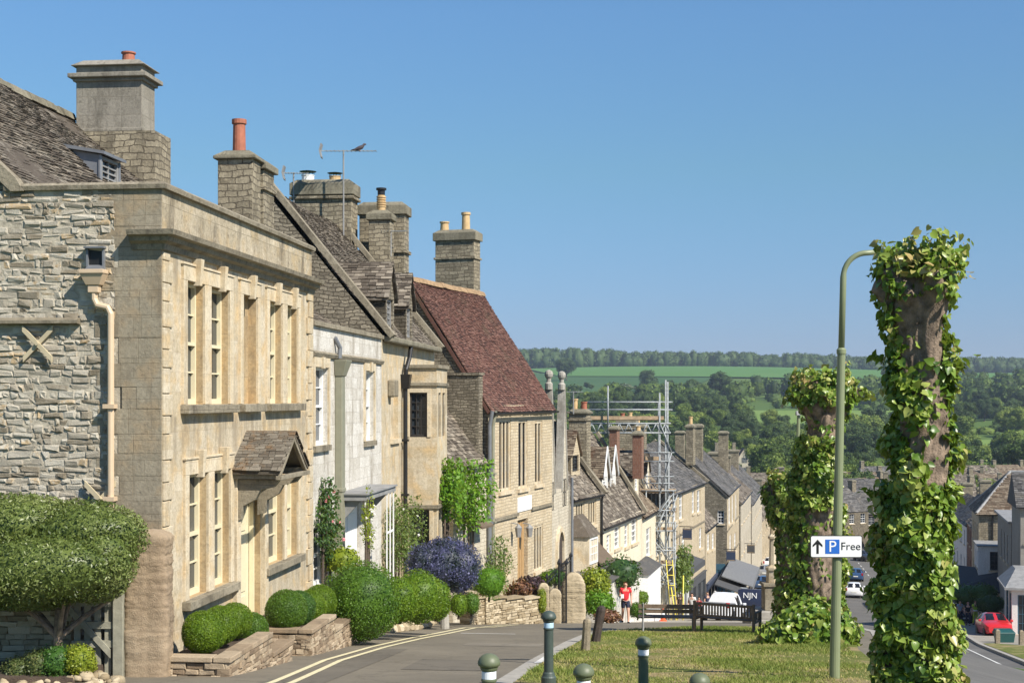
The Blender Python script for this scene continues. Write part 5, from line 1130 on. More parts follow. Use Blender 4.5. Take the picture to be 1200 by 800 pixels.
e = 0.06; mb.poly([(-.2, -.2, za-.2), (fa.L, -.2, za-.2), (fa.L, hy, hz-e), (hx, hy, hz-e)]); mb.poly([(-.2, -.2, za-.2), (hx, hy, hz-e), (-.2, DA+.2, za-.2)]); mb.poly([(hx, hy, hz-e), (fa.L, hy, hz-e), (fa.L, DA+.2, za-.2), (-.2, DA+.2, za-.2)])
ro = mb.build('roof', M['slate_moss'], hA, recalc=False)
mb = MB(); mb.tube([(-0.2, -0.2, za-0.05), (hx, hy, hz+0.03)], 0.13, 6); mb.tube([(hx, hy, hz+0.03), (fa.L, hy, hz+0.03)], 0.13, 6); mb.tube([(-0.2, DA+0.2, za-0.05), (hx, hy, hz+0.03)], 0.13, 6); mb.build('ridge', M['grey_lead'], ro)
chimney(hA, 8.5, 9.5, 4.2, 5.2, -7.5, -4.4, M['chimney_rubble'], cap=0.15, pots=[(9.0, 4.7, 0.8, 0.2, M['white_paint'], 'pot')])
for x in (1.1, 2.2): pipe(hA, [(x, -0.15, za-0.2), (x, -0.1, za-0.5), (x, -0.1, -18)], 0.07, M['iron'])
# white bay extension and dark canopy before it
fb = rfr(1146.5, 115.5, 1.5)
hB = fb.thing('white_shop', 'small white two storey shop front in the shade below the hip roofed house', 'shop', -19)
mb = MB(); zt = fb.z(640, 0); holes_wall(mb, PF(), 0, 2.2, -19, zt, [(0.9, 1.7, zt-1.9, zt-0.4, 0.08)], 0.5); holes_wall(mb, PG(), 0, 4.2, -19, zt, [(0.5, 1.5, zt-1.8, zt-0.4, 0.08), (2.3, 3.3, zt-1.8, zt-0.4, 0.08)], 0.5); mb.quad((0, 0, zt), (2.2, 0, zt), (2.2, 4.2, zt), (0, 4.2, zt)); mb.build('wall', M['white_render'], hB, recalc=False)
window(hB, PF(), 0.9, 1.7, zt-1.9, zt-0.4, 'casement2', 0.08, M['dark_paint']); window(hB, PG(), 0.5, 1.5, zt-1.8, zt-0.4, 'casement2', 0.08); window(hB, PG(), 2.3, 3.3, zt-1.8, zt-0.4, 'casement2', 0.08)
mb = MB(); mb.box(-0.1, 2.3, -0.1, 4.3, zt, zt+0.1); mb.build('roof', M['grey_lead'], hB)
zc = fb.z(669, 0); mb = MB(); mb.hexa([(-2.2, -2.6, zc-1.4), (2.2, -2.6, zc-1.4), (2.2, -0.05, zc), (-2.2, 4, zc), (-2.2, -2.6, zc-1.3), (2.2, -2.6, zc-1.3), (2.2, -0.05, zc+0.1), (-2.2, 4, zc+0.1)]); mb.build('canopy', M['canvas'], hB)
fc = rfr(1185, 104, 4.2)
hC = fc.thing('grey_rendered_house', 'grey rendered flat roofed house with a black drainpipe, at the right edge', 'house', -17.5); zt = fc.z(613, 0)
sw = [(y, y+0.8, zt-3.2, zt-1.1, 0.1) for y in (2.2, 4.6, 7.2)]
mb = MB(); holes_wall(mb, PG(), 0, 11, -17.5, zt, sw, 0.5); holes_wall(mb, PF(), 0, 4.2, -17.5, zt, [], 0.5); mb.quad((0, 11, -17.5), (4.2, 11, -17.5), (4.2, 11, zt), (0, 11, zt)); mb.build('wall', M['grey_render'], hC, recalc=False)
for a0, a1, b0, b1, d in sw: window(hC, PG(), a0, a1, b0, b1, 'sash', 0.1)
mb = MB(); mb.box(-0.25, 4.3, -0.2, 11.2, zt, zt+0.16); mb.build('roof', M['grey_lead'], hC); pipe(hC, [(0.72, -0.14, zt-0.1), (0.72, -0.09, zt-0.5), (0.72, -0.09, -17)], 0.09, M['iron'])
fd = rfr(1196, 97, 6)
hD = fd.thing('dark_slate_house', 'blue grey house with white windows cut by the right edge of the picture', 'house', -16.5); zt = fd.z(592, 0)
ww = [(0.3, 1.3, zt-2.6, zt-0.9, 0.1), (2.2, 3.2, zt-2.6, zt-0.9, 0.1), (0.3, 1.3, zt-5.4, zt-3.7, 0.1)]
mb = MB(); holes_wall(mb, PF(), 0, 6, -16.5, zt, ww, 0.5); mb.quad((0, 0, -16.5), (0, 6, -16.5), (0, 6, zt), (0, 0, zt)); mb.quad((0, 6, -16.5), (6, 6, -16.5), (6, 6, zt), (0, 6, zt)); mb.build('wall', M['grey_render'], hD, recalc=False)
for a0, a1, b0, b1, d in ww: window(hD, PF(), a0, a1, b0, b1, 'sash', 0.1)
mb = MB(); slates(mb, (-0.3, -0.3, zt-0.1), (1, 0, 0), (0, 3.3, 2.2), 6.6, 4.0, 0.25, 0.3); mb.hexa([(-.3, -.3, zt-.2), (6.3, -.3, zt-.2), (6.3, 3, zt+2), (-.3, 3, zt+2), (-.3, 6.3, zt-.2), (6.3, 6.3, zt-.2), (6.3, 3.05, zt+2), (-.3, 3.05, zt+2)]); mb.build('roof', M['blue_slate'], hD, recalc=False)
fe = rfr(1186, 92, 7)
hE = fe.thing('blue_framed_shop', 'low shop with a flat white edged roof and blue window frames, right edge', 'shop', -16); zt = fe.z(690, 0)
ww = [(0.35, 0.95, -15.2, zt-0.35, 0.1), (1.2, 2.6, -15.2, zt-0.35, 0.1), (3.0, 4.4, -15.2, zt-0.35, 0.1)]
mb = MB(); holes_wall(mb, PF(), 0, 7, -16, zt, ww, 0.5); holes_wall(mb, PG(), 0, 5, -16, zt, [(0.6, 2.0, -15.2, zt-0.35, 0.1), (2.5, 4.2, -15.2, zt-0.35, 0.1)], 0.5); mb.build('wall', M['white_render'], hE, recalc=False)
for a0, a1, b0, b1, d in ww: window(hE, PF(), a0, a1, b0, b1, 'casement2', 0.1, M['shop_blue'])
for a0, a1 in ((0.6, 2.0), (2.5, 4.2)): window(hE, PG(), a0, a1, -15.2, zt-0.35, 'casement2', 0.1, M['shop_blue'])
mb = MB(); mb.box(-0.5, 7, -0.5, 5, zt, zt+0.14); mb.hexa([(-.45, -.45, zt+.142), (7, -.45, zt+.142), (7, 5, zt+.142), (-.45, 5, zt+.142), (0.5, 3, zt+1.0), (7, 3, zt+1.0), (7, 5, zt+1.0), (0.5, 5, zt+1.0)]); mb.build('roof', M['grey_lead'], hE)
# shaded terrace further down on the right, then the town on the valley floor
rt = [(131, 13, 'coursed', 'slate', 'shaded stone house directly beyond the hip roofed one'), (146, 11, 'brick', 'slate', 'red brick fronted house in the shade across the street'), (158, 14, 'white_render', 'blue_slate', 'white fronted house beyond the red brick one across the street'), (173, 16, 'coursed', 'slate', 'honey stone house with slate chimney on the far shaded side'), (190, 20, 'coursed_pale', 'slate', 'long pale stone house on the far shaded side'),
      (212, 20, 'coursed', 'blue_slate', 'blue slate roofed house on the far shaded side'), (234, 24, 'coursed_pale', 'slate', 'pale stone house near the foot of the shaded side'), (260, 28, 'coursed', 'slate', 'last stone house of the shaded side before the valley')]
for Y0, ln, wm, rm, lab in rt:
    x0, x1 = float(rk(Y0))+4.5, float(rk(Y0+ln))+4.5; d = Vector((x1-x0, ln)); a = math.atan2(d.x, d.y)
    f = Fr(CX, Y0, a+math.pi); f.A = (x1, Y0+ln); f.L = d.length
    zb = float(gz(x0, Y0+ln))-1; ze = zb+8.3+random.uniform(-.8, .8)
    h = row_house('terrace_house', lab, f, zb, ze, 3.6, ze+3.0, M[wm], M[rm], wins=blindrow(f, ze, max(3, int(ln/3.2))), ex=0.3, wd=0.42, stone=M['trim'], gut=False)
    chimney(h, f.L-1.3, f.L-0.3, 3.0, 4.3, ze+1, ze+4.3, M['chimney_rubble'], cap=0.2)
    chimney(h, 0.3, 1.2, 3.0, 4.3, ze+1, ze+4.0, M['chimney_rubble'], cap=0.2)
lt = [(191, 22, 'coursed', 'slate'), (214, 24, 'coursed_pale', 'blue_slate'), (240, 28, 'coursed', 'slate'), (270, 30, 'coursed_pale', 'slate')]
for i, (Y0, ln, wm, rm) in enumerate(lt):
    x0, x1 = float(front(Y0)), float(front(Y0+ln)); d = Vector((x1-x0, ln)); f = Fr(CX, Y0, math.atan2(d.x, d.y)); f.A = (x0, Y0); f.L = d.length
    zb = float(gz(x1, Y0+ln))-1; ze = zb+8.0+random.uniform(-.8, .8)
    h = row_house('terrace_house', 'stone house of the lower street seen past the pollarded trees', f, zb, ze, 3.4, ze+3.0, M[wm], M[rm], wins=blindrow(f, ze, 6), ex=0.32, wd=0.45, gut=False, group='stone houses of the lower street')
    chimney(h, f.L-1.3, f.L-0.3, 2.8, 4.1, ze+1, ze+4.3, M['chimney_rubble'], cap=0.2)
town = [(985, 305, 12, 70), (1000, 290, 14, 100), (1013, 330, 11, 85), (1027, 300, 12, 60), (1110, 330, 13, 95), (1124, 300, 12, 75), (1140, 345, 14, 100), (1152, 390, 12, 80), (1120, 380, 13, 110), (1090, 350, 12, 70), (1062, 320, 14, 95), (1040, 370, 12, 80),
        (990, 380, 14, 95), (965, 350, 12, 80), (905, 330, 12, 95), (890, 350, 14, 75), (918, 370, 12, 100), (942, 320, 12, 90), (1180, 400, 13, 85), (1165, 350, 12, 95), (1012, 255, 10, 95), (996, 235, 10, 60), (890, 305, 11, 100), (860, 330, 12, 95), (838, 350, 13, 80)]
for px, Y, ln, an in town:
    f = Fr(px, Y, R(an)); f.L = ln; f.A = (f.A[0]-f.u[0]*ln/2, f.A[1])
    g = float(gz(f.A[0], Y)); ze = g+5.2+random.uniform(-.8, 1.2); zr = ze+3.6
    h = row_house('town_house', 'small stone house among the close packed roofs on the valley floor', f, g-1.5, ze, 3.3, zr, random.choice([M['coursed_pale'], M['coursed'], M['grey_rubble']]), random.choice([M['slate'], M['slate'], M['blue_slate'], M['slate_moss']]), wins=blindrow(f, ze+0.2, 4, 1), ex=0.36, wd=0.5, gut=False, group='stone houses packed on the valley floor')
    chimney(h, 0.2, 1.1, 2.7, 3.8, ze+1, zr+1.2, M['chimney_rubble'], cap=0.15)
    if random.random() < 0.6: chimney(h, ln-1.1, ln-0.2, 2.7, 3.8, ze+1, zr+1.1, M['chimney_rubble'], cap=0.15)
# twin gabled manor among the trees
fm_ = Fr(840, 520, R(92)); fm_.L = 13.5
hm = fm_.thing('manor_house', 'twin gabled grey stone manor half hidden in the valley trees', 'house', -28.5)
mb = MB(); zt = fm_.z(541, 2); mb.box(0, 13.5, 0, 9, -28.5, zt)
for c in (3.4, 10): mb.prism([(c-3.2, zt), (c+3.2, zt), (c, zt+4.6)], -0.02, 3, P=lambda y, x, z: (x, y, z))
mb.build('wall', M['coursed_pale'], hm)
mb = MB()
for c in (3.4, 10):
    for s in (-1, 1): mb.prism([(c+s*3.5, zt-0.3), (c+s*3.5, zt), (c, zt+4.95), (c, zt+4.6)], -0.2, 6, P=lambda y, x, z: (x, y, z))
mb.hexa([(-.3, 0.1, zt), (13.8, .1, zt), (13.8, 9, zt), (-.3, 9, zt), (-.3, 4.4, zt+4.4), (13.8, 4.4, zt+4.4), (13.8, 4.6, zt+4.4), (-.3, 4.6, zt+4.4)]); mb.build('roof', M['slate'], hm)
for c in (3.4, 10): window(hm, PF(-0.05), c-1, c+1, zt-0.4, zt+1.5, 'mullion', 0.03, sill=False); window(hm, PF(-0.05), c-1.2, c+1.2, zt-4, zt-2, 'mullion', 0.03, sill=False)
for x in (-0.2, 6.2): chimney(hm, x, x+1.2, 4, 5.2, zt+2, zt+6.6, M['chimney_rubble'], cap=0.2)
# ------------------------------------------------------------------ trees of the valley
protos = []
for k in range(6):
    r = np.random.default_rng(40+k); nl = 13; lob = [(0, 0, 0.05, 0.6, 0.6, 0.6)]
    for i in range(nl):
        a = r.uniform(0, 6.28); d = r.uniform(0.25, 0.68); z = r.uniform(-0.4, 0.6); q = r.uniform(0.26, 0.44)*(1-0.25*max(0, z)); lob.append((d*math.cos(a)*(1-0.35*max(0, z)), d*math.sin(a)*(1-0.35*max(0, z)), z, q, q, q*0.85))
    protos.append(join_arr([lobes_leaves(lob, 5200, 0.085, jit=0.55, bump=0.16, shell=0.22, core=False, width=0.8, freq=7), *[sphere_arr(l[:3], np.array(l[3:])*0.8, 12, 8, 0.14, 1) for l in lob]]))
def trunk_mb(h, r, split=4):
    mb = MB(); mb.tube([(0, 0, -0.6), (0, 0, 0), (0.03*h, 0, h*0.25), (0, 0.02*h, h*0.5), (0, 0, h*0.75)], [r*1.5, r*1.1, r*0.8, r*0.6, r*0.2], 8)
    for i in range(split):
        a = i*6.28/split+0.4; mb.tube([(0, 0.01*h, h*(0.3+0.05*i)), (math.cos(a)*h*0.16, math.sin(a)*h*0.16, h*(0.46+0.05*i)), (math.cos(a)*h*0.3, math.sin(a)*h*0.3, h*(0.6+0.05*i))], [r*0.5, r*0.35, r*0.12], 6)
    return mb
tr_mesh = trunk_mb(1.0, 0.028).build('trunk', M['bark_dark']); tr_me = tr_mesh.data; bpy.data.objects.remove(tr_mesh)
cr_me = []
for k, pr in enumerate(protos):
    for mm in ('leaf_tree', 'leaf_tree_dark', 'leaf_haw'):
        o = leafy('crown', pr, M[mm]); cr_me.append((k, mm, o.data)); bpy.data.objects.remove(o)
def tree(px, Y, H, wdt, mm='leaf_tree', label=None, group='broadleaf trees of the valley', sink=0.0):
    X = (px-CX)/F*Y; z = float(gz(X, Y))-sink
    t = thing('broadleaf_tree', label or 'green broadleaf tree in the wooded valley beyond the rooftops', 'tree', (X, Y, z), random.uniform(0, 6.28), group)
    me = random.choice([m for k, q, m in cr_me if q == mm])
    c = bpy.data.objects.new('crown', me); COL.objects.link(c); c.parent = t; c.location = (0, 0, H*0.56); c.scale = (wdt/2, wdt/2, H*0.46); c.rotation_euler = (0, 0, random.uniform(0, 6))
    k = bpy.data.objects.new('trunk', tr_me); COL.objects.link(k); k.parent = t; k.scale = (H*0.9, H*0.9, H*0.75)
    return t
random.seed(21); placed = []
def ok(X, Y, d):
    for a, b, c in placed:
        if (a-X)**2+(b-Y)**2 < (min(d, c)*0.44)**2: return False
    placed.append((X, Y, d)); return True
def scatter(n, p0, p1, y0, y1, h0, h1, avoid=None, mats=('leaf_tree', 'leaf_tree', 'leaf_tree', 'leaf_tree_dark', 'leaf_tree_dark'), **k):
    c = 0; tries = 0
    while c < n and tries < n*40:
        tries += 1; px = random.uniform(p0, p1); Y = math.sqrt(random.uniform(y0*y0, y1*y1)); H = random.uniform(h0, h1); wd_ = H*random.uniform(0.75, 1.1)
        if avoid and avoid(px, Y): continue
        if not ok((px-CX)/F*Y, Y, wd_): continue
        tree(px, Y, H, wd_, random.choice(mats), **k); c += 1
def av1(px, Y): return (828 < px < 890 and 440 < Y < 522) or (1130 < px < 1215 and 600 < Y < 700) or (660 < px < 905 and Y < 400)
scatter(125, 640, 1215, 410, 700, 10, 17, av1)
scatter(78, 650, 1215, 700, 930, 10, 17, lambda px, Y: (870 < px < 1050 and 745 < Y < 930) or (px < 800 and Y > 960+(px-650)*1.2))
scatter(14, 600, 760, 500, 950, 9, 14)
scatter(40, 890, 1165, 285, 430, 8, 12)
scatter(5, 1000, 1210, 560, 760, 6, 8, None, ('leaf_haw',), label='pale blossoming hawthorn among the darker valley trees', group='blossoming hawthorns in the valley')
tree(758, 1240, 21, 21, 'leaf_tree_dark', 'big dark oak standing alone at the edge of the dark green field', None)
tree(735, 1235, 8, 15, 'leaf_haw', 'low pale blossoming bush left of the lone oak on the field', None)
tree(843, 1090, 23, 24, 'leaf_tree_dark', 'tall dark oak rising above the valley wood toward the light field', None)
tree(664, 1500, 26, 26, 'leaf_tree_dark', 'large dark tree on the skyline field just right of the red roof', None)
scatter(16, 680, 830, 1240, 1300, 5, 9, None, label='small tree in the hedge between the dark and the light field', group='hedgerow trees between the fields')
scatter(7, 1000, 1210, 1180, 1400, 8, 14)
# woods along the skyline: one mass
rr = np.random.default_rng(5); parts = []; PX = np.arange(480, 1420, 3.0)
base = protos[0]; lo = join_arr([lobes_leaves([(0, 0, 0, 1, 1, 1), (0.3, 0.2, 0.4, .6, .6, .6), (-.4, -.2, .3, .55, .55, .55)], 260, 0.24, jit=0.5, bump=0.2, shell=0.2, core=False, width=0.9), sphere_arr((0, 0, 0), (0.9, 0.9, 0.9), 10, 7, 0.2)])
for px in PX:
    for row in range(3):
        Y = 2010+row*38+rr.uniform(-15, 15)+(120 if px > 1090 else 0); X = (px+rr.uniform(-3, 3)-CX)/F*Y; H = rr.uniform(13, 24)*(1.25 if px < 720 else 0.55 if 1035 < px < 1100 else 1.0); W_ = rr.uniform(7, 11)
        v, f, t = lo; a = rr.uniform(0, 6.28); c, s = math.cos(a), math.sin(a)
        q = np.stack([(v[:, 0]*c-v[:, 1]*s)*W_+X, (v[:, 0]*s+v[:, 1]*c)*W_+Y, v[:, 2]*H*0.52+H*0.48+float(gz(X, Y))], 1)
        parts.append((q, f, np.clip(t*0.6+rr.uniform(0, 0.4), 0, 1)))
tag(leafy('skyline_wood', join_arr(parts), M['leaf_tree_dark']), 'dark wood running along the skyline beyond the fields', 'wood', kind='stuff')
# the far side of the valley wood, too distant to tell its trees apart: one mass
parts = []
for i in range(900):
    Y = math.sqrt(rr.uniform(900**2, 1200**2)); px = rr.uniform(650, 1220)
    if len(parts) > 130: break
    if (870 < px < 1050 and Y < 940) or (900 < px < 1015 and 955 < Y < 1045) or (px < 800 and Y > 960+(px-650)*1.2): continue
    X = (px-CX)/F*Y; v, f, t = lo if len(parts) % 3 else protos[len(parts) % 6]; W_ = rr.uniform(4.5, 8.5); H = rr.uniform(9, 17); a = rr.uniform(0, 6.28); c, s = math.cos(a), math.sin(a)
    parts.append((np.stack([(v[:, 0]*c-v[:, 1]*s)*W_+X, (v[:, 0]*s+v[:, 1]*c)*W_+Y, v[:, 2]*H*0.5+H*0.5+float(gz(X, Y))], 1), f, np.clip(t*0.7+rr.uniform(-0.15, 0.4), 0, 1)))
tag(leafy('far_valley_wood', join_arr(parts), M['leaf_tree']), 'far side of the valley wood where single trees merge below the light field', 'wood', kind='stuff')
# low scrub filling the valley floor between the trees
parts = []
for i in range(420):
    Y = math.sqrt(rr.uniform(380**2, 1150**2)); px = rr.uniform(640, 1215)
    if (870 < px < 1050 and 770 < Y < 915) or (1130 < px < 1215 and 610 < Y < 695) or (px < 800 and Y > 930+(px-650)*1.2) or (835 < px < 885 and Y < 520) or (px < 905 and Y < 400): continue
    X = (px-CX)/F*Y; v, f, t = lo; W_ = rr.uniform(3, 6); H = rr.uniform(2.5, 5)
    parts.append((np.stack([v[:, 0]*W_+X, v[:, 1]*W_+Y, v[:, 2]*H+float(gz(X, Y))+H*0.3], 1), f, np.clip(t*0.6+rr.uniform(0, 0.4), 0, 1)))
tag(leafy('valley_scrub', join_arr(parts), M['leaf_tree']), 'low green scrub filling the gaps between the valley trees', 'scrub', kind='stuff')
random.seed(99)
# ------------------------------------------------------------------ pollarded limes on the green
def pollard(name, label, px, Y, zt, zg, prof, leafn, leafs, bare, head, seed, px_shift=None, ext=0.28, shoots=18):
    """prof: (z, radius, lateral shift); bare(theta, z) -> leaf density 0..1 (theta = -pi/2 faces the street's top)"""
    r = np.random.default_rng(seed); X = (px-CX)/F*Y
    t = thing(name, label, 'tree', (X, Y, zg)); ZB[t] = zg
    pz = np.array([p[0] for p in prof]); pr = np.array([p[1] for p in prof]); ps = np.array([p[2] for p in prof])
    nz_, na = 150, 90; z = np.linspace(pz.min(), pz.max(), nz_); th = np.linspace(0, 2*np.pi, na, endpoint=False)
    T, Z = np.meshgrid(th, z)
    def rad(T, Z):
        b = np.interp(Z, pz, pr)
        k = 0.10*np.sin(3*T+2.0*np.sin(Z*1.7+seed))+0.07*np.sin(5*T-Z*2.1+seed)+0.045*np.sin(9*T+3*np.sin(Z*4))*np.sin(Z*5+T)+0.028*np.sin(17*T+3*np.sin(Z*3))+0.02*np.sin(31*T+4*np.sin(Z*5)+Z*2)
        hd = sstep(head, head+0.25*(zt-head)+0.05, Z)
        k = k+hd*(0.22*np.sin(4*T+seed)*np.sin(Z*7+1)+0.16*np.sin(7*T+Z*9))
        return b*(1+k)
    Rr = rad(T, Z); sx = np.interp(Z, pz, ps)
    V = np.stack([Rr*np.cos(T)+sx, Rr*np.sin(T), Z-zg], -1).reshape(-1, 3)
    V = np.concatenate([V, [[ps[-1], 0, zt-zg-0.03]]])
    i = np.arange(na)[None]; j = np.arange(nz_-1)[:, None]*na
    f = np.stack([j+i, j+(i+1) % na, j+na+(i+1) % na, j+na+i], -1).reshape(-1, 4).tolist()
    f += [((nz_-1)*na+k, (nz_-1)*na+(k+1) % na, nz_*na) for k in range(na)]
    mesh_obj('trunk', V, f, None, M['bark'], t, smooth=True)
    # leaves: on short shoots leaving the trunk
    n = leafn*3; th = r.uniform(0, 2*np.pi, n); zz = r.uniform(zg+0.05, zt+0.02, n)
    dens = np.array([bare(a, q) for a, q in zip(th, zz)])
    keep = r.uniform(0, 1, n) < dens; th, zz, dens = th[keep][:leafn], zz[keep][:leafn], dens[keep][:leafn]
    n = len(th); lump = 0.55+0.75*np.clip(np.sin(th*2.3+1.9*np.sin(zz*2.6/ext*0.28)+seed)*np.sin(zz*3.4/ext*0.28+th+seed*0.7)+0.5, 0, 1.4)
    e = r.uniform(0.15, 1.0, n)**0.8*ext*lump*np.clip(dens*1.3, 0.3, 1)
    R0 = rad(th, zz)+e; up = (e*0.25)*r.uniform(-1, 0.6, n)+np.where(zz > zt-0.25*(zt-head), r.uniform(0, 0.9, n)*ext*0.7, 0)
    P = np.stack([R0*np.cos(th)+np.interp(zz, pz, ps), R0*np.sin(th), zz-zg+up], 1)
    N = np.stack([np.cos(th), np.sin(th), 0.55+0*th], 1)
    tn = np.clip(r.uniform(0, 0.78, n)*0.75+0.28*(e/ext)+0.14*np.sin(zz*5+th*3)+0.22*(zz > zt-0.3*(zt-head))*r.uniform(0, 1, n), 0, 1)
    EP, EN, ET = [], [], []
    for k in range(shoots):                   # leafy shoots breaking the outline
        top = k < shoots*0.6; a = r.uniform(0, 6.28); q = zt-r.uniform(0, 0.35)*(zt-head) if top else r.uniform(zg+0.8, head)
        if not top and bare(a, q) < 0.4: continue
        b = float(rad(a, q))*0.9; s = float(np.interp(q, pz, ps)); d = np.array([math.cos(a), math.sin(a), r.uniform(0.7, 2.6) if top else r.uniform(-0.2, 0.9)]); d /= np.linalg.norm(d); L = ext*r.uniform(1.2, 2.9)
        m_ = int(7+L/leafs*4); u_ = r.uniform(0.1, 1, m_)
        EP.append(np.array([b*math.cos(a)+s, b*math.sin(a), q-zg])+d*(u_*L)[:, None]+r.normal(size=(m_, 3))*leafs*0.35); EN.append(np.tile([math.cos(a), math.sin(a), 0.7], (m_, 1))); ET.append(np.clip(r.uniform(0.2, 0.75, m_)+0.3*u_*top, 0, 1))
    P = np.concatenate([P]+EP); N = np.concatenate([N]+EN); tn = np.concatenate([tn]+ET)
    leafy('foliage', leaf_arrays(P, N, leafs, 'heart', 1.1, 0.75, 0.86, tn), M['leaf_lime'], t)
    mb = MB()
    for k in range(46):                       # bare new twigs standing out of the head and the trunk
        a = r.uniform(0, 6.28); q = zt-r.uniform(0, 0.3)*(zt-head) if k < 32 else r.uniform(zg+0.4, head)
        b = float(rad(a, min(q, zt))); s = float(np.interp(q, pz, ps)); d = Vector((math.cos(a), math.sin(a), r.uniform(0.5, 2.2) if k < 32 else 0.6)).normalized()
        p = Vector((b*0.85*math.cos(a)+s, b*0.85*math.sin(a), q)); L = ext*r.uniform(0.8, 1.6)
        mb.tube([p, p+d*L*0.5, p+d*L+Vector((0, 0, L*0.1))], [leafs*0.07, leafs*0.05, leafs*0.025], 5)
    mb.build('twig', M['bark_dark'], t, recalc=False)
    return t
PI = math.pi
def bare1(a, z):
    a = (a+PI) % (2*PI)-PI; fr = math.exp(-((a+1.12)/0.62)**2); full = math.exp(-((a+1.5)/1.1)**2)
    if z > 1.12: return 1.0 if z > 1.40 else 0.30+0.25*math.sin(a*5+z*6)
    if z > 0.42: return 0.16+0.5*(math.cos(a) > 0.85 and z < 0.75)+0.35*(math.cos(a) < -0.8)*(z < 1.0)-0.16*full
    if z > -0.95:
        ln = 0.78-1.0*fr*(1 if -0.95 < z < -0.05 else 0.45); return max(0.02, ln*(0.62+0.5*math.sin(z*8+a*2)))
    return 1.0
pollard('pollarded_lime', 'nearest pollarded lime, tall knobbly trunk cloaked in big heart shaped leaves', 1076, 16.0, 1.58, -4.0,
        [(-4.4, 0.42, -0.02), (-3.6, 0.33, -0.06), (-2.4, 0.29, -0.03), (-1.2, 0.26, 0.0), (-0.4, 0.26, 0.06), (0.3, 0.25, 0.04), (0.72, 0.26, 0.0), (1.0, 0.33, -0.02), (1.22, 0.40, -0.03), (1.42, 0.37, -0.03), (1.58, 0.20, -0.03)],
        13000, 0.080, bare1, 1.0, 3, ext=0.16, shoots=40)
def bare2(a, z):
    a = (a+PI) % (2*PI)-PI; f = math.exp(-((a+1.4)/1.15)**2); rt = math.cos(a)
    if z > -0.12: return 1.0
    if z > -0.95: return 0.05+0.25*(rt > 0.7)*(z > -0.5)
    if z > -2.7: return 0.95-0.75*(rt > 0.55)-0.3*(abs(rt) < 0.5)*(z > -1.3)
    return max(0.03, 0.85-1.0*f+0.2*(rt > 0.75)) if z > -4.9 else 0.95
pollard('pollarded_lime', 'middle pollarded lime with a broad leafy head, standing behind the parking sign', 962, 36.0, 0.58, -6.1,
        [(-6.4, 0.75, -0.1), (-5.2, 0.54, -0.06), (-3.4, 0.47, -0.1), (-2.2, 0.45, -0.12), (-1.3, 0.40, 0.0), (-0.75, 0.37, 0.06), (-0.3, 0.52, 0.07), (0.15, 0.68, 0.07), (0.5, 0.48, 0.07)],
        10500, 0.11, bare2, -0.5, 8, ext=0.24)
def bare3(a, z): return 1.0 if z > -4.2 else 0.35
pollard('pollarded_lime', 'furthest and smallest pollarded lime, left of the middle one', 924, 47.0, -2.55, -7.6,
        [(-8, 0.6, 0.2), (-6, 0.45, 0.15), (-4.4, 0.42, 0.1), (-3.6, 0.55, 0), (-3.0, 0.58, 0), (-2.6, 0.35, 0)], 4200, 0.13, bare3, -4.3, 5, ext=0.2)
def mound(label, c, lobes, n, size, m, name='shrub', cat='shrub', stem=None, jit=0.5, bump=0.12, shell=0.12, width=0.6, clump=0.35, group=None, freq=5.0, shape='quad', droop=0.0):
    t = thing(name, label, cat, c, 0, group); leafy('foliage', lobes_leaves(lobes, n, size, jit, bump, shell, True, width, shape, droop, freq, clump), M[m], t)
    if stem:
        mb = MB(); mb.tube([(0, 0, stem[0]), (0.02, 0.01, stem[0]*0.5), (0, 0, 0.02)], [stem[1]*1.2, stem[1], stem[1]*0.8], 8)
        mb.build('stem', M[stem[2]], t)
    return t
X, Y = (946-CX)/F*32, 32; g = float(gz(X, Y))
mound('spreading bush of lime suckers at the foot of the middle pollard', (X, Y, g), [(0, 0, 0.3, 0.75, 0.6, 0.5), (-0.55, -0.1, 0.2, 0.55, 0.5, 0.4), (0.6, 0, 0.25, 0.55, 0.5, 0.42), (0.1, 0.3, 0.5, 0.5, 0.4, 0.42)], 3000, 0.14, 'leaf_lime', stem=(-0.2, 0.06, 'bark_dark'), jit=0.6, shell=0.25, shape='heart', width=0.85, droop=1.0)
# ------------------------------------------------------------------ left foreground: clipped tree, wall, gate, pillar, bed
c = at(66, 700, 21.4); zc = c[2]
t = thing('clipped_tree', 'clipped umbrella shaped evergreen tree in front of the rubble end wall', 'tree', (c[0], c[1], -4.35))
up = lambda px, py, dy, rx, ry, rz: ((px-66)/F*21.4, dy, (HY-py)/F*21.4+4.35, rx, ry, rz)
lob = [up(58, 662, -0.35, 1.22, 0.75, 0.50), up(-20, 668, -0.3, 1.0, 0.8, 0.50), up(95, 628, 0.25, 0.92, 0.65, 0.50), up(10, 618, 0.35, 1.0, 0.7, 0.48), up(118, 655, 0.0, 0.55, 0.6, 0.52), up(-70, 640, 0.2, 0.9, 0.7, 0.55), up(70, 676, 0.2, 0.85, 0.6, 0.36), up(30, 688, -0.25, 0.95, 0.55, 0.30), up(108, 684, 0.05, 0.5, 0.5, 0.28)]
leafy('crown', lobes_leaves(lob, 52000, 0.062, jit=0.75, bump=0.07, shell=0.10, width=0.36, clump=0.45, freq=4.0, droop=0.3), M['leaf_grey'], t)
mb = MB(); mb.tube([(0.06, 0, -0.4), (0.05, 0, 0.1), (0.02, 0.0, 0.6), (0.05, -0.03, 1.2)], [0.11, 0.09, 0.075, 0.06], 10)
for a, l in ((2.6, 0.9), (0.3, 0.9), (3.4, 0.7), (1.4, 0.5), (5.2, 0.5)):
    mb.tube([(0.03, 0, 0.75), (0.03+math.cos(a)*l*0.4, math.sin(a)*l*0.4, 1.05), (0.03+math.cos(a)*l, math.sin(a)*l, 1.4)], [0.05, 0.04, 0.02], 7)
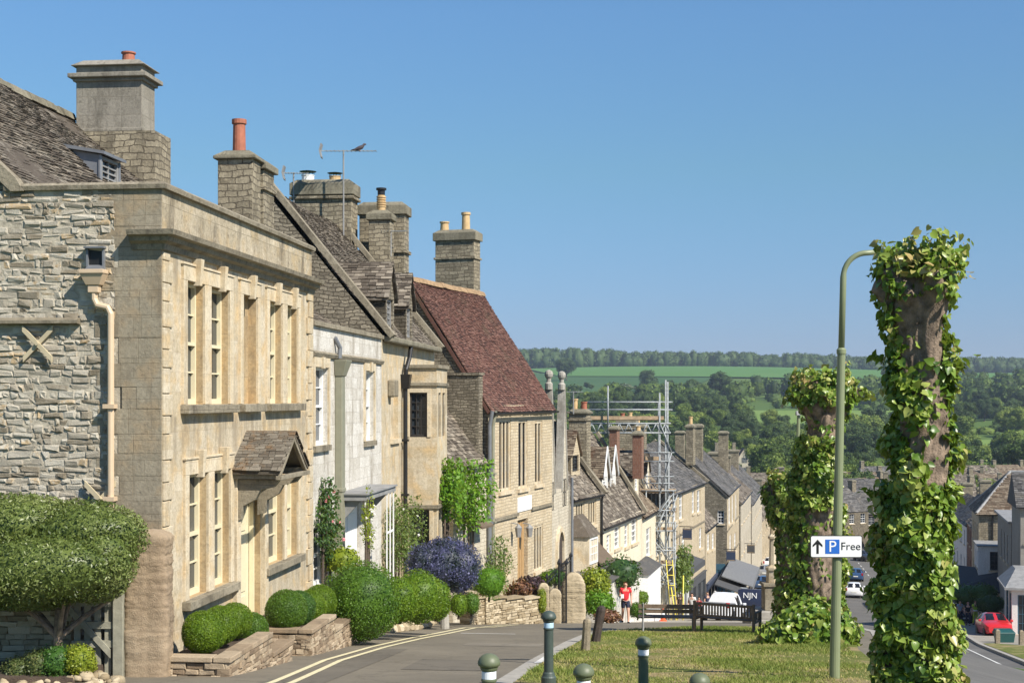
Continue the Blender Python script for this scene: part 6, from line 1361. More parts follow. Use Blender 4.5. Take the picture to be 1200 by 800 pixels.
mb.build('trunk', M['bark'], t)
def weathered_stone(label, c, w_, d_, h_, name='gate_pillar', cat='pillar', lean=0.0, seed=1, rnd=0.3, m=None):
    t = thing(name, label, cat, c); na, nz_ = 64, 130; th = np.linspace(0, 2*np.pi, na, endpoint=False); z = np.linspace(0, 1, nz_)
    T, Z = np.meshgrid(th, z); ct, st = np.cos(T), np.sin(T); k = (np.abs(ct)**12+np.abs(st)**12)**(-1/12)
    top = np.where(Z > 1-rnd, np.sqrt(np.clip(1-((Z-(1-rnd))/rnd)**2*0.985, 0, 1)), 1.0)
    P = np.stack([k*ct, k*st, Z*h_/w_], -1).reshape(-1, 3)
    nn = (0.06*snoise(P, 2.2, seed)+0.045*snoise(P, 6.5, seed+1)+0.03*snoise(P, 17, seed+2)+0.014*snoise(P, 41, seed+3)).reshape(Z.shape)
    lay = 0.014*np.sign(np.sin(Z*h_*19+1.2*np.sin(T+seed)+3*np.sin(Z*9)))*sstep(0.45, 0.7, Z)
    gro = sum(np.exp(-((Z-zc_+0.012*np.sin(2*T+9*zc_)+0.006*np.sin(7*T))/0.0045)**2) for zc_ in (0.42, 0.55, 0.63, 0.68, 0.74, 0.79, 0.86, 0.91))
    q = (1+nn+lay-0.035*gro+np.random.default_rng(seed).normal(size=Z.shape)*0.012)*top
    V = np.stack([q*k*ct*w_/2+lean*Z*h_, q*k*st*d_/2, Z*h_], -1).reshape(-1, 3)
    i = np.arange(na)[None]; j = np.arange(nz_-1)[:, None]*na
    f = np.stack([j+i, j+(i+1) % na, j+na+(i+1) % na, j+na+i], -1).reshape(-1, 4)
    o = mesh_obj('stone', V, f, np.clip(0.45+0.3*snoise(V[:(nz_-1)*na], 3.0, seed), 0, 1), m or M['planter_stone'], t, smooth=False)
    bpy.data.objects.remove(t); o.name = name; o.location = c; tag(o, label, cat); return o
weathered_stone('rough weathered stone gate pillar with rounded top against the corner of the ashlar house', (*at(175, 0, 22.45)[:2], -4.75), 0.66, 0.50, 2.7, seed=2, rnd=0.06)
P = lambda a, d, z: (a, 22.35+d, z)
mb = MB(); stones_wall(mb, P, -9.6, -6.92, lambda a: -4.7, lambda a: -3.02, 0.0, 0.3, 0.10, 0.24); mb.box(-9.6, -6.93, 22.42, 22.7, -4.7, -3.1, 0.2)
tag(mb.build('rubble_wall', M['drystone'], recalc=False), 'low rubble garden wall in the shade under the clipped tree', 'wall')
gt = thing('garden_gate', 'weathered sage green timber gate beside the rough stone pillar', 'gate', (0, 0, 0)); yg = 22.2
gx = lambda px: (px-CX)/F*yg; gzz = lambda py: (HY-py)/F*yg
mb = MB(); mb.box(gx(133), gx(145), yg-0.06, yg+0.07, -4.6, gzz(668)); mb.build('post', M['gate_wood'], gt, bevel=0.01)
for q in (706, 732, 754):
    mb = MB(); mb.box(gx(84), gx(133)-0.002, yg-0.02, yg+0.02, gzz(q+4), gzz(q-4)); mb.build('rail', M['gate_wood'], gt)
mb = MB(); mb.hexa([(gx(82), yg-0.055, gzz(718)), (gx(130), yg-0.055, gzz(770)), (gx(130), yg-0.022, gzz(770)), (gx(82), yg-0.022, gzz(718)), (gx(82), yg-0.055, gzz(708)), (gx(130), yg-0.055, gzz(760)), (gx(130), yg-0.022, gzz(760)), (gx(82), yg-0.022, gzz(708))]); mb.build('brace', M['gate_wood'], gt)
for k in range(4):
    x = gx(86)+k*0.16; mb = MB(); mb.box(x, x+0.1, yg+0.022, yg+0.045, -4.55, gzz(700)); mb.build('pale', M['gate_wood'], gt)
bed = MB(); bed.hexa([(-9.6, 20.6, -4.6), (-6.35, 20.9, -4.6), (-6.3, 22.3, -4.7), (-9.6, 22.3, -4.7), (-9.6, 20.7, -4.02), (-6.5, 21.0, -4.12), (-6.4, 22.3, -4.15), (-9.6, 22.3, -4.05)]); tag(bed.build('garden_soil', M['soil']), kind='structure')
for k in range(80):
    px = random.uniform(-10, 138); Yq = 20.7+random.uniform(0, 0.5)+0.1*(px > 100); s = random.uniform(0.045, 0.10)*(1.5 if k % 9 == 0 else 1)
    v, f, tt = sphere_arr((0, 0, 0), (1, 1, 1), 9, 6, 0.22, k); v = np.sign(v)*np.abs(v)**0.6*np.array([s, s*random.uniform(.6, 1), s*random.uniform(.4, .75)])
    o = mesh_obj('rock', v, f, np.full(len(f), random.uniform(0.0, 0.85)), M['drystone']); o.location = ((px-CX)/F*Yq, Yq, -4.28+random.uniform(0, 0.16)+(21.2-Yq)*-0.15); o.rotation_euler = (random.uniform(-.4, .4), random.uniform(-.4, .4), random.uniform(0, 6))
    tag(o, 'pale limestone rock in the heap edging the bed under the clipped tree', 'rock', 'pale rocks edging the foreground bed')
for px, py, r_, m, lab in ((22, 784, 0.24, 'leaf_olive', 'small round shrub at the far left of the foreground bed'), (46, 776, 0.25, 'leaf_olive', 'second small shrub from the left in the foreground bed'), (66, 772, 0.27, 'leaf_box_dark', 'dark green small shrub at the foot of the clipped tree'), (92, 770, 0.24, 'leaf_yellow', 'small yellowish shrub nearest the garden gate')):
    c = at(px, py, 21.3); mound(lab, (c[0], c[1], c[2]-0.1), [(0, 0, 0.06, r_, r_, r_*0.95), (r_*0.4, 0.05, 0.0, r_*0.7, r_*0.7, r_*0.7)], 2600, 0.035, m, stem=(-0.25, 0.02, 'bark_dark'), jit=0.8, shell=0.22)
# ------------------------------------------------------------------ planters with clipped box
def planter(label, x0, x1, xs, y0, z0, z1, zb):
    t = f1.thing('planter', label, 'planter', zb); mb = MB(); w_ = 0.26
    for (a, b, zt) in ((x0, xs, z0), (xs, x1, z1)):
        stones_wall(mb, lambda q, d, z: (q, y0+d, z), a, b-0.002, lambda q: zb, lambda q: zt-0.09, 0.0, 0.2, 0.085, 0.22)
    stones_wall(mb, lambda q, d, z: (x0+d, q, z), y0+0.02, -0.12, lambda q: zb, lambda q: z0-0.09, 0.0, 0.2, 0.085, 0.26)
    stones_wall(mb, lambda q, d, z: (x1-d, q, z), y0+0.02, -0.12, lambda q: zb, lambda q: z1-0.09, 0.0, 0.2, 0.085, 0.26)
    mb.build('wall', M['planter_stone'], t, recalc=False)
    mb = MB()
    def cop(xa, xb, ya, yb_, z, along):
        n = max(1, round((xb-xa if along else yb_-ya)/0.62))
        for i in range(n):
            j = random.uniform(-.008, .008)
            if along: mb.box(xa+(xb-xa)*i/n+.004, xa+(xb-xa)*(i+1)/n-.004, ya+j, yb_+j, z-0.088, z+j*0.5)
            else: mb.box(xa+j, xb+j, ya+(yb_-ya)*i/n+.004, ya+(yb_-ya)*(i+1)/n-.004, z-0.088, z+j*0.5)
    cop(x0-0.03, xs, y0-0.03, y0+w_, z0, True); cop(x0-0.03, x0+w_, y0+w_+0.01, -0.12, z0, False); cop(xs+0.01, x1+0.03, y0-0.03, y0+w_, z1, True); cop(x1-w_, x1+0.03, y0+w_+0.01, -0.12, z1, False)
    mb.build('coping', M['planter_stone'], t, bevel=0.012)
    mb = MB(); mb.box(x0+0.1, xs, y0+0.1, -0.1, zb, z0-0.12); mb.box(xs, x1-0.1, y0+0.1, -0.1, zb, z1-0.12); mb.build('soil', M['soil'], t)
planter('stepped stone planter left of the oak hood and door', -0.5, 3.35, 1.95, -1.27, -4.06, -4.42, -5.6)
planter('stepped stone planter right of the door, by the big box bush', 4.72, 8.6, 6.7, -1.27, -4.46, -4.76, -6.1)
ball_arr = lobes_leaves([(0, 0, 0, 1, 1, 0.96)], 15000, 0.062, jit=0.75, bump=0.05, shell=0.07, width=0.55, clump=0.3, freq=3.5)
ball_me = {}
for m in ('leaf_box', 'leaf_box_deep', 'leaf_box_dark'):
    o = leafy('foliage', ball_arr, M[m]); ball_me[m] = o.data; bpy.data.objects.remove(o)
def boxball(x, y, z, r_, m, label, fr=f1, sz=1.0, name='box_ball', cat='shrub', group=None):
    wx, wy = fr.w(x, y); o = bpy.data.objects.new(name, ball_me[m]); COL.objects.link(o); o.location = (wx, wy, z); o.scale = (r_, r_, r_*sz); o.rotation_euler = (0, 0, random.uniform(0, 6)); return tag(o, label, cat, group)
boxball(0.10, -0.66, -3.78, 0.35, 'leaf_box', 'clipped box ball nearest the camera in the first planter'); boxball(0.95, -0.66, -3.80, 0.33, 'leaf_box', 'second clipped box ball in the first planter')
boxball(1.72, -0.66, -3.84, 0.31, 'leaf_box', 'third clipped box ball in the first planter'); boxball(2.62, -0.70, -4.14, 0.31, 'leaf_box_deep', 'lowest clipped box ball at the far end of the first planter')
boxball(5.12, -0.66, -4.17, 0.41, 'leaf_box_deep', 'large clipped box ball nearest the camera in the second planter'); boxball(6.05, -0.64, -4.27, 0.37, 'leaf_box_dark', 'dark clipped box ball, second in the second planter')
boxball(6.95, -0.66, -4.38, 0.37, 'leaf_box', 'bright clipped box ball, third in the second planter'); boxball(7.8, -0.68, -4.38, 0.37, 'leaf_box', 'bright clipped box ball at the far end of the second planter')
def bigbox(label, px, py, Y, rx, rz, m, n, sz=0.045):
    c = at(px, py, Y); mound(label, c, [(0, 0, 0, rx, rx, rz), (0, 0, -rz*0.35, rx*0.92, rx*0.92, rz*0.75)], n, sz, m, jit=0.75, bump=0.09, shell=0.09, width=0.55, clump=0.45, freq=4, stem=(-rz*1.15, 0.06, 'bark_dark'), name='box_bush')
bigbox('biggest rounded box bush, beside the second planter', 422, 702, 31.6, 0.88, 0.80, 'leaf_box_deep', 15000)
bigbox('smaller rounded box bush just behind the biggest one', 467, 702, 33.6, 0.46, 0.50, 'leaf_box', 5000)
bigbox('rounded box bush third along, before the blue ceanothus', 489, 698, 34.8, 0.62, 0.60, 'leaf_box', 8000)
bigbox('narrow box bush closest to the blue ceanothus trunk', 512, 702, 36.2, 0.36, 0.48, 'leaf_box', 4000)
c = at(518, 662, 39.5)
t = mound('round headed ceanothus smothered in deep blue flowers', c, [(0, 0, 0, 0.75, 0.7, 0.66), (-0.45, -0.1, 0.05, 0.55, 0.5, 0.55), (0.5, -0.05, -0.05, 0.55, 0.5, 0.62), (0.1, 0.1, 0.25, 0.6, 0.5, 0.5), (0.45, 0, -0.35, 0.45, 0.45, 0.42)], 14000, 0.06, 'bloom_blue', jit=0.9, bump=0.12, shell=0.16, width=0.6, clump=0.55, freq=5, name='ceanothus')
mb = MB(); mb.tube([(0.05, 0, -0.4), (0.06, 0, -1.0), (0.08, 0, -1.75)], [0.10, 0.11, 0.13], 10); mb.build('trunk', M['kerbstone'], t)
def climber(label, fr, p0, p1, q0, q1, off, n, size, m, name='climber', dens=None, stem=True, thick=0.3, flowers=None, shape='quad', seed=0):
    x0, x1 = fr.fx(p0, off), fr.fx(p1, off); z1, z0 = fr.z(q0, (x0+x1)/2, off), fr.z(q1, (x0+x1)/2, off)
    t = fr.thing(name, label, 'climber', z0); r = np.random.default_rng(seed+5); N = n*3
    a, b = r.uniform(0, 1, N), r.uniform(0, 1, N); pp = np.stack([a*(x1-x0), 0*a, b*(z1-z0)], 1)
    v = 0.8*snoise(pp, 4.2, seed)+0.35*snoise(pp, 11, seed+1)-6.0*(np.abs(a-0.5)**2+1.5*np.abs(b-0.5)**2.4) + 0.6
    if dens: v = v+np.array([dens(i, j) for i, j in zip(a, b)])
    k = v > 0.0; a, b = a[k][:n], b[k][:n]; d = r.uniform(0, 1, len(a))**1.5*thick
    Pn = np.stack([x0+a*(x1-x0), off-d, b*(z1-z0)], 1); Nn = np.stack([0*a, -1+0*a, 0.5+0*a], 1)
    leafy('foliage', leaf_arrays(Pn, Nn, size, shape, 0.8, 0.8, 0.6), M[m], t)
    if stem:
        mb = MB(); 
        for i in range(3):
            xm = x0+(x1-x0)*(0.35+0.15*i); mb.tube([(xm, off-0.06, z0-1.2), (xm+0.1, off-0.07, z0+(z1-z0)*0.3), (xm-0.12+0.2*i, off-0.06, z0+(z1-z0)*0.75)], [0.035, 0.028, 0.012], 6)
        mb.build('stem', M['bark_dark'], t)
    if flowers:
        for i in range(flowers[1]):
            j = int(r.integers(len(Pn))); s = flowers[2]; mb = MB(); q = Pn[j]+np.array([0, -0.07, z0])
            for kk in range(5):
                an = kk*1.257; mb.lathe([(0.01, 0), (s*0.5, s*0.1), (s*0.42, s*0.3), (0.01, s*0.28)], 7, (q[0]+s*0.45*math.cos(an), q[1], q[2]+s*0.45*math.sin(an)))
            mb.lathe([(0.01, -s*.1), (s*0.5, 0.0), (s*0.45, s*0.3), (0.01, s*0.3)], 7, (q[0], q[1]-0.02, q[2])); mb.build('flower', M[flowers[0]], t)
    return t
climber('pink flowered climbing rose on the limewashed wall', f2, 364, 392, 552, 672, -0.02, 1500, 0.10, 'leaf_rose', 'climbing_rose', flowers=('petal_pink', 9, 0.07), seed=3)
climber('white flowered climber on the trellis by the white door', f2, 420, 433, 560, 660, -0.72, 500, 0.08, 'leaf_yellow', stem=True, flowers=('petal_white', 12, 0.05), seed=4, thick=0.2)
climber('pale green climber spreading over the near wall of the bay fronted house', f3, 447, 473, 568, 672, -0.05, 3000, 0.085, 'leaf_climb', seed=6, thick=0.8, dens=lambda a, b: 0.5-0.7*b+0.3*(b < 0.7), flowers=('petal_white', 5, 0.06))
climber('bright green wisteria hanging over the corner of the bay', f3, 513, 528, 532, 622, -1.05, 1300, 0.15, 'leaf_bright', 'wisteria', seed=9, thick=0.6, dens=lambda a, b: 0.6*b-0.35)
climber('hanging wisteria growth reaching across the link cottage', fk, 527, 564, 530, 640, -0.3, 1700, 0.15, 'leaf_bright', 'wisteria', seed=12, thick=0.8, dens=lambda a, b: 0.5*b-0.2-1.6*max(0, a-0.35)*(b < 0.55))
climber('rambling rose with reddish stems by the red roofed house', f4, 562, 592, 622, 690, -0.6, 900, 0.10, 'leaf_climb', 'climbing_rose', seed=14, thick=0.5)
# small garden plants between the bushes and the gate piers
def pl(label, px, py, Y, rx, rz, m, n, size, **k): return mound(label, at(px, py, Y), [(0, 0, 0, rx, rx, rz), (rx*0.35, 0, rz*0.25, rx*0.6, rx*0.6, rz*0.6)], n, size, m, stem=(-rz*1.3, 0.03, 'bark_dark'), **k)
pl('yellow green euphorbia glowing above the big box bush', 400, 657, 34.0, 0.42, 0.32, 'leaf_yellow', 900, 0.08, jit=0.9, shell=0.3)
pl('soft feathery green shrub right of the ceanothus', 573, 682, 43.5, 0.52, 0.46, 'leaf_bright', 2600, 0.09, jit=1.0, shell=0.3, width=0.2)
pl('little box shrub at the foot of the ceanothus, left one', 537, 708, 41.5, 0.27, 0.33, 'leaf_box', 1200, 0.05); pl('little box shrub at the foot of the ceanothus, right one', 552, 707, 42.5, 0.27, 0.32, 'leaf_box_deep', 1200, 0.05)
pl('purple leaved shrub behind the low garden wall', 622, 688, 48.2, 0.45, 0.36, 'leaf_purple', 1500, 0.10, jit=0.9, shell=0.35)
pl('bronze leaved shrub low behind the garden wall', 612, 690, 47.9, 0.4, 0.28, 'leaf_bronze', 800, 0.12, jit=0.9, shell=0.35)
pl('narrow golden conifer against the left gate pier', 635, 704, 46.9, 0.15, 0.42, 'leaf_yellow', 1200, 0.05)
pl('sunlit golden green shrub to the right of the rubble gate pier', 697, 688, 58, 0.62, 0.75, 'leaf_yellow', 2600, 0.13, jit=0.8, shell=0.25)
pl('green lower shrub below the golden shrub', 702, 708, 57, 0.6, 0.5, 'leaf_bright', 1800, 0.11, jit=0.8, shell=0.25)
pl('dark leaved open shrub by the slate roofed annex', 728, 672, 66, 0.85, 0.72, 'leaf_rose', 1100, 0.15, jit=0.9, shell=0.4)
pl('round dark shrub by the black railings', 650, 676, 52.5, 0.40, 0.30, 'leaf_box_dark', 1200, 0.07)
pl('round green shrub behind the black railings', 641, 678, 51.5, 0.28, 0.26, 'leaf_box', 900, 0.07)
pl('small clipped bay in front of the shop bay window', 751, 700, 76, 0.42, 0.36, 'leaf_box', 1000, 0.09); pl('shrub in a tub at the end of the left bench', 747, 715, 66, 0.4, 0.34, 'leaf_box_deep', 900, 0.09)
pl('pink flowering low plant beside the gate pier', 712, 722, 55, 0.5, 0.25, 'leaf_bronze', 700, 0.10, jit=0.9)
c = at(600, 700, 47.6); t = thing('phormium', 'bronze phormium with arching sword leaves behind the low wall', 'plant', (c[0], c[1], -7.1)); mb = MB()
for k in range(46):
    a = random.uniform(0, 6.28); L = random.uniform(0.7, 1.35); s = random.uniform(0.25, 0.8); d = Vector((math.cos(a), math.sin(a), 0)); sd_ = Vector((-d.y, d.x, 0))*0.028
    p = [d*0.06, d*L*s*0.4+Vector((0, 0, L*0.6)), d*L*s+Vector((0, 0, L*(1.0-0.45*s)))]
    mb.quad(p[0]-sd_, p[0]+sd_, p[1]+sd_, p[1]-sd_); mb.quad(p[1]-sd_, p[1]+sd_, p[2]+sd_*0.15, p[2]-sd_*0.15)
o = mb.build('blade', M['leaf_bronze'], t, recalc=False); mb = MB(); mb.lathe([(0.16, -0.1), (0.13, 0.15), (0.05, 0.25)], 9); mb.build('crown', M['soil'], t)
climber('leafy vine on a pole before the slate roofed shop', f9, 787, 803, 632, 700, -1.2, 1500, 0.22, 'leaf_climb', seed=21, thick=0.7)
# ------------------------------------------------------------------ low garden wall, piers, railings
wa, wb_ = Vector((-1.35, 44.4)), Vector((0.95, 46.9)); wd_ = (wb_-wa); wl = wd_.length; wd_.normalize(); wn_ = Vector((wd_.y, -wd_.x))
Pw = lambda a, d, z: (wa.x+wd_.x*a-wn_.x*d, wa.y+wd_.y*a-wn_.y*d, z)
mb = MB(); stones_wall(mb, Pw, 0, wl, lambda a: -7.7, lambda a: -6.28-0.09*int(a/0.85), 0.0, 0.34, 0.085, 0.22); 
for a in (0.0, 0.85, 1.7, 2.55): mb.box(a+0.01, min(a+0.84, wl), -0.05, 0.38, -6.28-0.09*int(a/0.85+0.01), -6.22-0.09*int(a/0.85+0.01), None, Pw)
for a in (0.0, 0.72): stones_wall(mb, Pw, a, a+0.36, lambda q: -7.6, lambda q: -6.12, -0.06, 0.4, 0.085, 0.2); mb.box(a-0.03, a+0.39, -0.1, 0.44, -6.12, -6.04, None, Pw)
tag(mb.build('garden_wall', M['drystone'], recalc=False), 'low pale dry stone wall stepping down the lane below the garden plants', 'wall')
mb = MB(); ea = [gat(455, 741), gat(500, 736), gat(545, 728)]
for k in range(34):
    u_ = k/33*1.96; i = int(u_); u_ -= i; a, b = ea[i], ea[min(i+1, 2)]; x, y = a[0]+(b[0]-a[0])*u_, a[1]+(b[1]-a[1])*u_; s = random.uniform(0.10, 0.2); v, f, tt = sphere_arr((x, y, float(gz(x, y))+0.08), (s, s*0.8, s*random.uniform(.6, 1)), 9, 6, 0.2, k); mb.add([tuple(q) for q in v], [tuple(q) for q in f])
tag(mb.build('stone_edging', M['drystone'], recalc=False), 'rough stone edging along the foot of the box bushes', 'edging')
pl('low white alyssum flowering on the stone edging', 450, 733, 33.5, 0.22, 0.10, 'leaf_haw', 700, 0.035, jit=0.9)
weathered_stone('slim pale stone pier at the right end of the low garden wall', (*at(637, 0, 47.6)[:2], -7.9), 0.36, 0.34, 1.75, name='stone_pier', seed=4, rnd=0.12, m=M['drystone'])
weathered_stone('short slim stone pier between the two bigger ones', (*at(650, 0, 48.4)[:2], -8.0), 0.42, 0.36, 1.55, name='stone_pier', seed=6, rnd=0.14, m=M['drystone'])
weathered_stone('broad lichened stone pier right of the black gate', (*at(672, 0, 50.5)[:2], -8.5), 0.80, 0.6, 2.35, name='stone_pier', seed=7, rnd=0.22, m=M['drystone'])
def railing(label, pa, pb, top, bot, n, name='railing', ga=False):
    t = thing(name, label, 'gate' if ga else 'railing'); a, b = Vector(pa), Vector(pb)
    for q in (0.06, 0.9):
        z0, z1 = bot[0]+(top[0]-bot[0])*q, bot[1]+(top[1]-bot[1])*q; mb = MB(); mb.tube([(*a, z0), (*b, z1)], 0.022, 6); mb.build('rail', M['iron'], t)
    for i in range(n):
        k = i/(n-1); p = a+(b-a)*k; z0, z1 = bot[0]+(bot[1]-bot[0])*k, top[0]+(top[1]-top[0])*k; th = 0.035 if i in (0, n-1) else 0.013
        mb = MB(); mb.tube([(*p, z0-0.1), (*p, z1)], th, 6); mb.lathe([(th*1.8, 0), (th*1.9, th*2), (0.003, th*6)], 6, (p.x, p.y, z1)); mb.build('post' if th > 0.02 else 'baluster', M['iron'], t)
A_ = at(641, 0, 49.5)[:2]; B_ = at(669, 0, 56.5)[:2]
railing('black iron railing climbing beside the twin gabled house', A_, B_, ((HY-678)/F*49.5, (HY-652)/F*56.5), (-7.6, -7.6), 22)
railing('narrow black iron gate between the stone piers', at(655, 0, 49.3)[:2], at(663.5, 0, 49.7)[:2], ((HY-661)/F*49.3, (HY-661)/F*49.7), (-7.9, -7.9), 6, 'iron_gate', True)
# ------------------------------------------------------------------ bollards, posts, benches, lamp posts, sign, monument
def bollard(label, px, py, Y, band, body):
    c = at(px, py, Y); t = thing('bollard', label, 'bollard', (c[0], c[1], c[2]-1.0), 0, 'cast bollards along the green')
    mb = MB(); mb.lathe([(0.11, -0.25), (0.11, 0.03), (0.095, 0.05), (0.085, 0.09), (0.070, 0.11), (0.068, 0.72), (0.078, 0.73), (0.078, 0.745), (0.069, 0.75), (0.069, 0.83), (0.078, 0.835), (0.085, 0.85), (0.088, 0.865)], 24); mb.build('body', body, t, smooth=False)
    mb = MB(); mb.lathe([(0.0705, 0.752), (0.0725, 0.755), (0.0725, 0.822), (0.0705, 0.826)], 24); mb.build('band', band, t, smooth=False)
    mb = MB(); mb.lathe([(0.086, 0.866), (0.108, 0.885), (0.112, 0.905), (0.108, 0.925), (0.095, 0.955), (0.07, 0.98), (0.035, 0.995), (0.004, 1.0)], 24); mb.build('cap', body, t, smooth=True)
bollard('olive bollard furthest left, in front of the lane', 573, 765, 14.0, M['band'], M['bollard'])
bollard('dark green bollard with a pale blue band at the lane edge', 643, 715, 20.8, M['band_blue'], M['bollard_dark'])
bollard('olive bollard between the dark one and the leftmost pair, low in the picture', 684, 777, 14.8, M['band'], M['bollard'])
bollard('olive bollard standing furthest out on the open grass', 754, 745, 19.0, M['band'], M['bollard'])
bollard('olive bollard at the bottom edge with only its cap showing', 820, 788, 15.2, M['band'], M['bollard'])
def wpost(label, px, py, hpx, wpx_, lean, m, Y):
    c = at(px, py, Y); H = hpx/F*Y; w_ = wpx_/F*Y/2; mb = MB()
    pr = [(w_*1.0, -0.3), (w_*1.02, 0), (w_*0.96, H*0.5), (w_*0.98, H*0.88), (w_*0.8, H*0.96), (w_*0.35, H)]; mb.lathe(pr, 9)
    for v in range(len(mb.v)):
        x, y, z = mb.v[v]; mb.v[v] = (x*(1+0.08*math.sin(z*9+y*40))+lean*max(0, z), y*(1+0.08*math.cos(z*7+x*30)), z)
    o = mb.build('wooden_post', m, smooth=False); o.location = (c[0], c[1], float(gz(c[0], c[1]))+0.03); tag(o, label, 'post')
x, y, z = gat(686, 764); wpost('short pale oak post at the lane edge of the grass', 686, 764, 38, 10.5, 0.06, M['post_wood'], y)
x, y, z = gat(698, 753); wpost('dark leaning wooden post just behind the pale one', 698, 753, 42, 11, 0.17, M['dark_wood'], y)
def bench(label, X, Y, rz, metal):
    z = float(gz(X, Y))+0.03; t = thing('bench', label, 'bench', (X, Y, z), rz); t.scale = (1, 1, 0.86); W_ = 1.62; wm = M['bench_wood']
    if metal:
        for y, z0, z1 in ((-0.22, 0.60, 0.72), (-0.25, 0.745, 0.88)):
            mb = MB(); mb.box(-W_/2, W_/2, y-0.02, y+0.02, z0, z1); mb.build('back_rail', wm, t, bevel=0.008)
        for k in range(4):
            mb = MB(); mb.box(-W_/2, W_/2, -0.14+0.125*k, -0.03+0.125*k, 0.42, 0.455); mb.build('seat_slat', wm, t, bevel=0.006)
        for x in (-0.68, 0.68):
            mb = MB(); mb.tube([(x, -0.32, 0.0), (x, -0.19, 0.40), (x, -0.28, 0.92)], 0.024, 6); mb.tube([(x, 0.36, 0.0), (x, 0.34, 0.40), (x, -0.19, 0.40)], 0.024, 6); mb.tube([(x, -0.24, 0.66), (x, 0.30, 0.64), (x, 0.35, 0.40)], 0.022, 6); mb.build('frame', M['grey_lead'], t)
    else:
        for z0, z1 in ((0.84, 0.92), (0.50, 0.56)):
            mb = MB(); mb.box(-W_/2, W_/2, -0.29, -0.24, z0, z1); mb.build('back_rail', wm, t, bevel=0.008)
        n = 19
        for k in range(n):
            x = -W_/2+0.08+(W_-0.16)*k/(n-1); mb = MB(); mb.box(x-0.022, x+0.022, -0.277, -0.253, 0.562, 0.838); mb.build('back_slat', wm, t)
        for k in range(4):
            mb = MB(); mb.box(-W_/2+.04, W_/2-.04, -0.18+0.125*k, -0.07+0.125*k, 0.42, 0.45); mb.build('seat_slat', wm, t, bevel=0.006)
        for x in (-W_/2, W_/2):
            for y, h in ((-0.265, 0.96), (0.30, 0.66)):
                mb = MB(); mb.box(x-0.035, x+0.035, y-0.035, y+0.035, -0.05, h); mb.build('leg', wm, t, bevel=0.008)
            mb = MB(); mb.box(x-0.04, x+0.04, -0.225, 0.36, 0.662, 0.70); mb.build('armrest', wm, t, bevel=0.008)
            mb = MB(); mb.box(x-0.02, x+0.02, -0.228, 0.263, 0.36, 0.415); mb.build('side_rail', wm, t)
            for k in range(3):
                mb = MB(); mb.box(x-0.012, x+0.012, -0.12+0.13*k, -0.08+0.13*k, 0.417, 0.66); mb.build('side_slat', wm, t)
bench('dark plank bench on pale metal frames, left of the two benches', (783-CX)/F*38.6, 38.6, R(-4), True)
bench('slatted wooden bench with solid ends, right of the two benches', (852-CX)/F*37.6, 37.6, R(-27), False)
t = thing('street_lamp', 'tall sage green swan neck lamp post carrying the parking sign', 'street lamp'); YL = 22.0
lx = lambda px: (px-CX)/F*YL; lz = lambda py: (HY-py)/F*YL
mb = MB(); mb.tube([(lx(978), YL, -4.9), (lx(978.2), YL, lz(780)), (lx(986), YL, lz(415))], [0.082, 0.080, 0.062], 16); mb.lathe([(0.07, 0), (0.074, 0.02), (0.074, 0.07), (0.05, 0.1)], 16, (lx(986), YL, lz(415))); mb.build('post', M['lamp_green'], t, smooth=False)
pts = [(lx(986), YL, lz(412))]; bx, bz = lx(988.3), lz(325)
pts.append((bx, YL, bz)); rr_ = 0.36
for k in range(1, 9):
    a = k/8*R(82); pts.append((bx+rr_*(1-math.cos(a)), YL, bz+rr_*math.sin(a)*1.05))
pts.append((pts[-1][0]+0.25, YL, pts[-1][2]+0.02)); mb = MB(); mb.tube(pts, [0.05]*2+[0.042]*9, 12); mb.build('swan_neck', M['lamp_green'], t, smooth=True)
q = pts[-1]; mb = MB(); mb.hexa([(q[0]-0.05, YL-0.1, q[2]-0.07), (q[0]+0.5, YL-0.13, q[2]-0.04), (q[0]+0.5, YL+0.13, q[2]-0.04), (q[0]-0.05, YL+0.1, q[2]-0.07), (q[0]-0.05, YL-0.06, q[2]+0.05), (q[0]+0.5, YL-0.05, q[2]+0.07), (q[0]+0.5, YL+0.05, q[2]+0.07), (q[0]-0.05, YL+0.06, q[2]+0.05)]); mb.build('lamp_head', M['grey_lead'], t, bevel=0.02)
def text(body, size, m, parent, M4, ext=0.0015, name='lettering', align='CENTER'):
    cu = bpy.data.curves.new('txt', 'FONT'); cu.body = body; cu.size = size; cu.extrude = ext; cu.align_x = align; cu.align_y = 'CENTER'; cu.resolution_u = 3
    o = bpy.data.objects.new('txt', cu); COL.objects.link(o); bpy.context.view_layer.update()
    me = bpy.data.meshes.new_from_object(o.evaluated_get(bpy.context.evaluated_depsgraph_get())); bpy.data.objects.remove(o); bpy.data.curves.remove(cu)
    me.materials.clear(); me.materials.append(m); ob = bpy.data.objects.new(name, me); COL.objects.link(ob); ob.parent = parent; ob.matrix_local = M4; return ob
YS = YL-0.10; x0, x1, z0, z1 = (949.5-CX)/F*YS, (1010.5-CX)/F*YS, (HY-653)/F*YS, (HY-627)/F*YS; cx_, cz_ = (x0+x1)/2, (z0+z1)/2
s = thing('parking_sign', 'white sign with an up arrow, a blue P square and the word Free', 'sign', (cx_, YS, cz_)); W_, H_ = x1-x0, z1-z0
def rrect(mb, w_, h_, r_, y0, y1):
    pts_ = []
    for (sx, sz, a0) in ((1, 1, 0), (-1, 1, 90), (-1, -1, 180), (1, -1, 270)):
        for k in range(5): a = R(a0+22.5*k); pts_.append((sx*(w_/2-r_)+r_*math.cos(a), sz*(h_/2-r_)+r_*math.sin(a)))
    n = len(pts_); mb.add([(x, y0, z) for x, z in pts_]+[(x, y1, z) for x, z in pts_], [tuple(range(n))[::-1], tuple(range(n, 2*n))]+[(i, (i+1) % n, n+(i+1) % n, n+i) for i in range(n)])
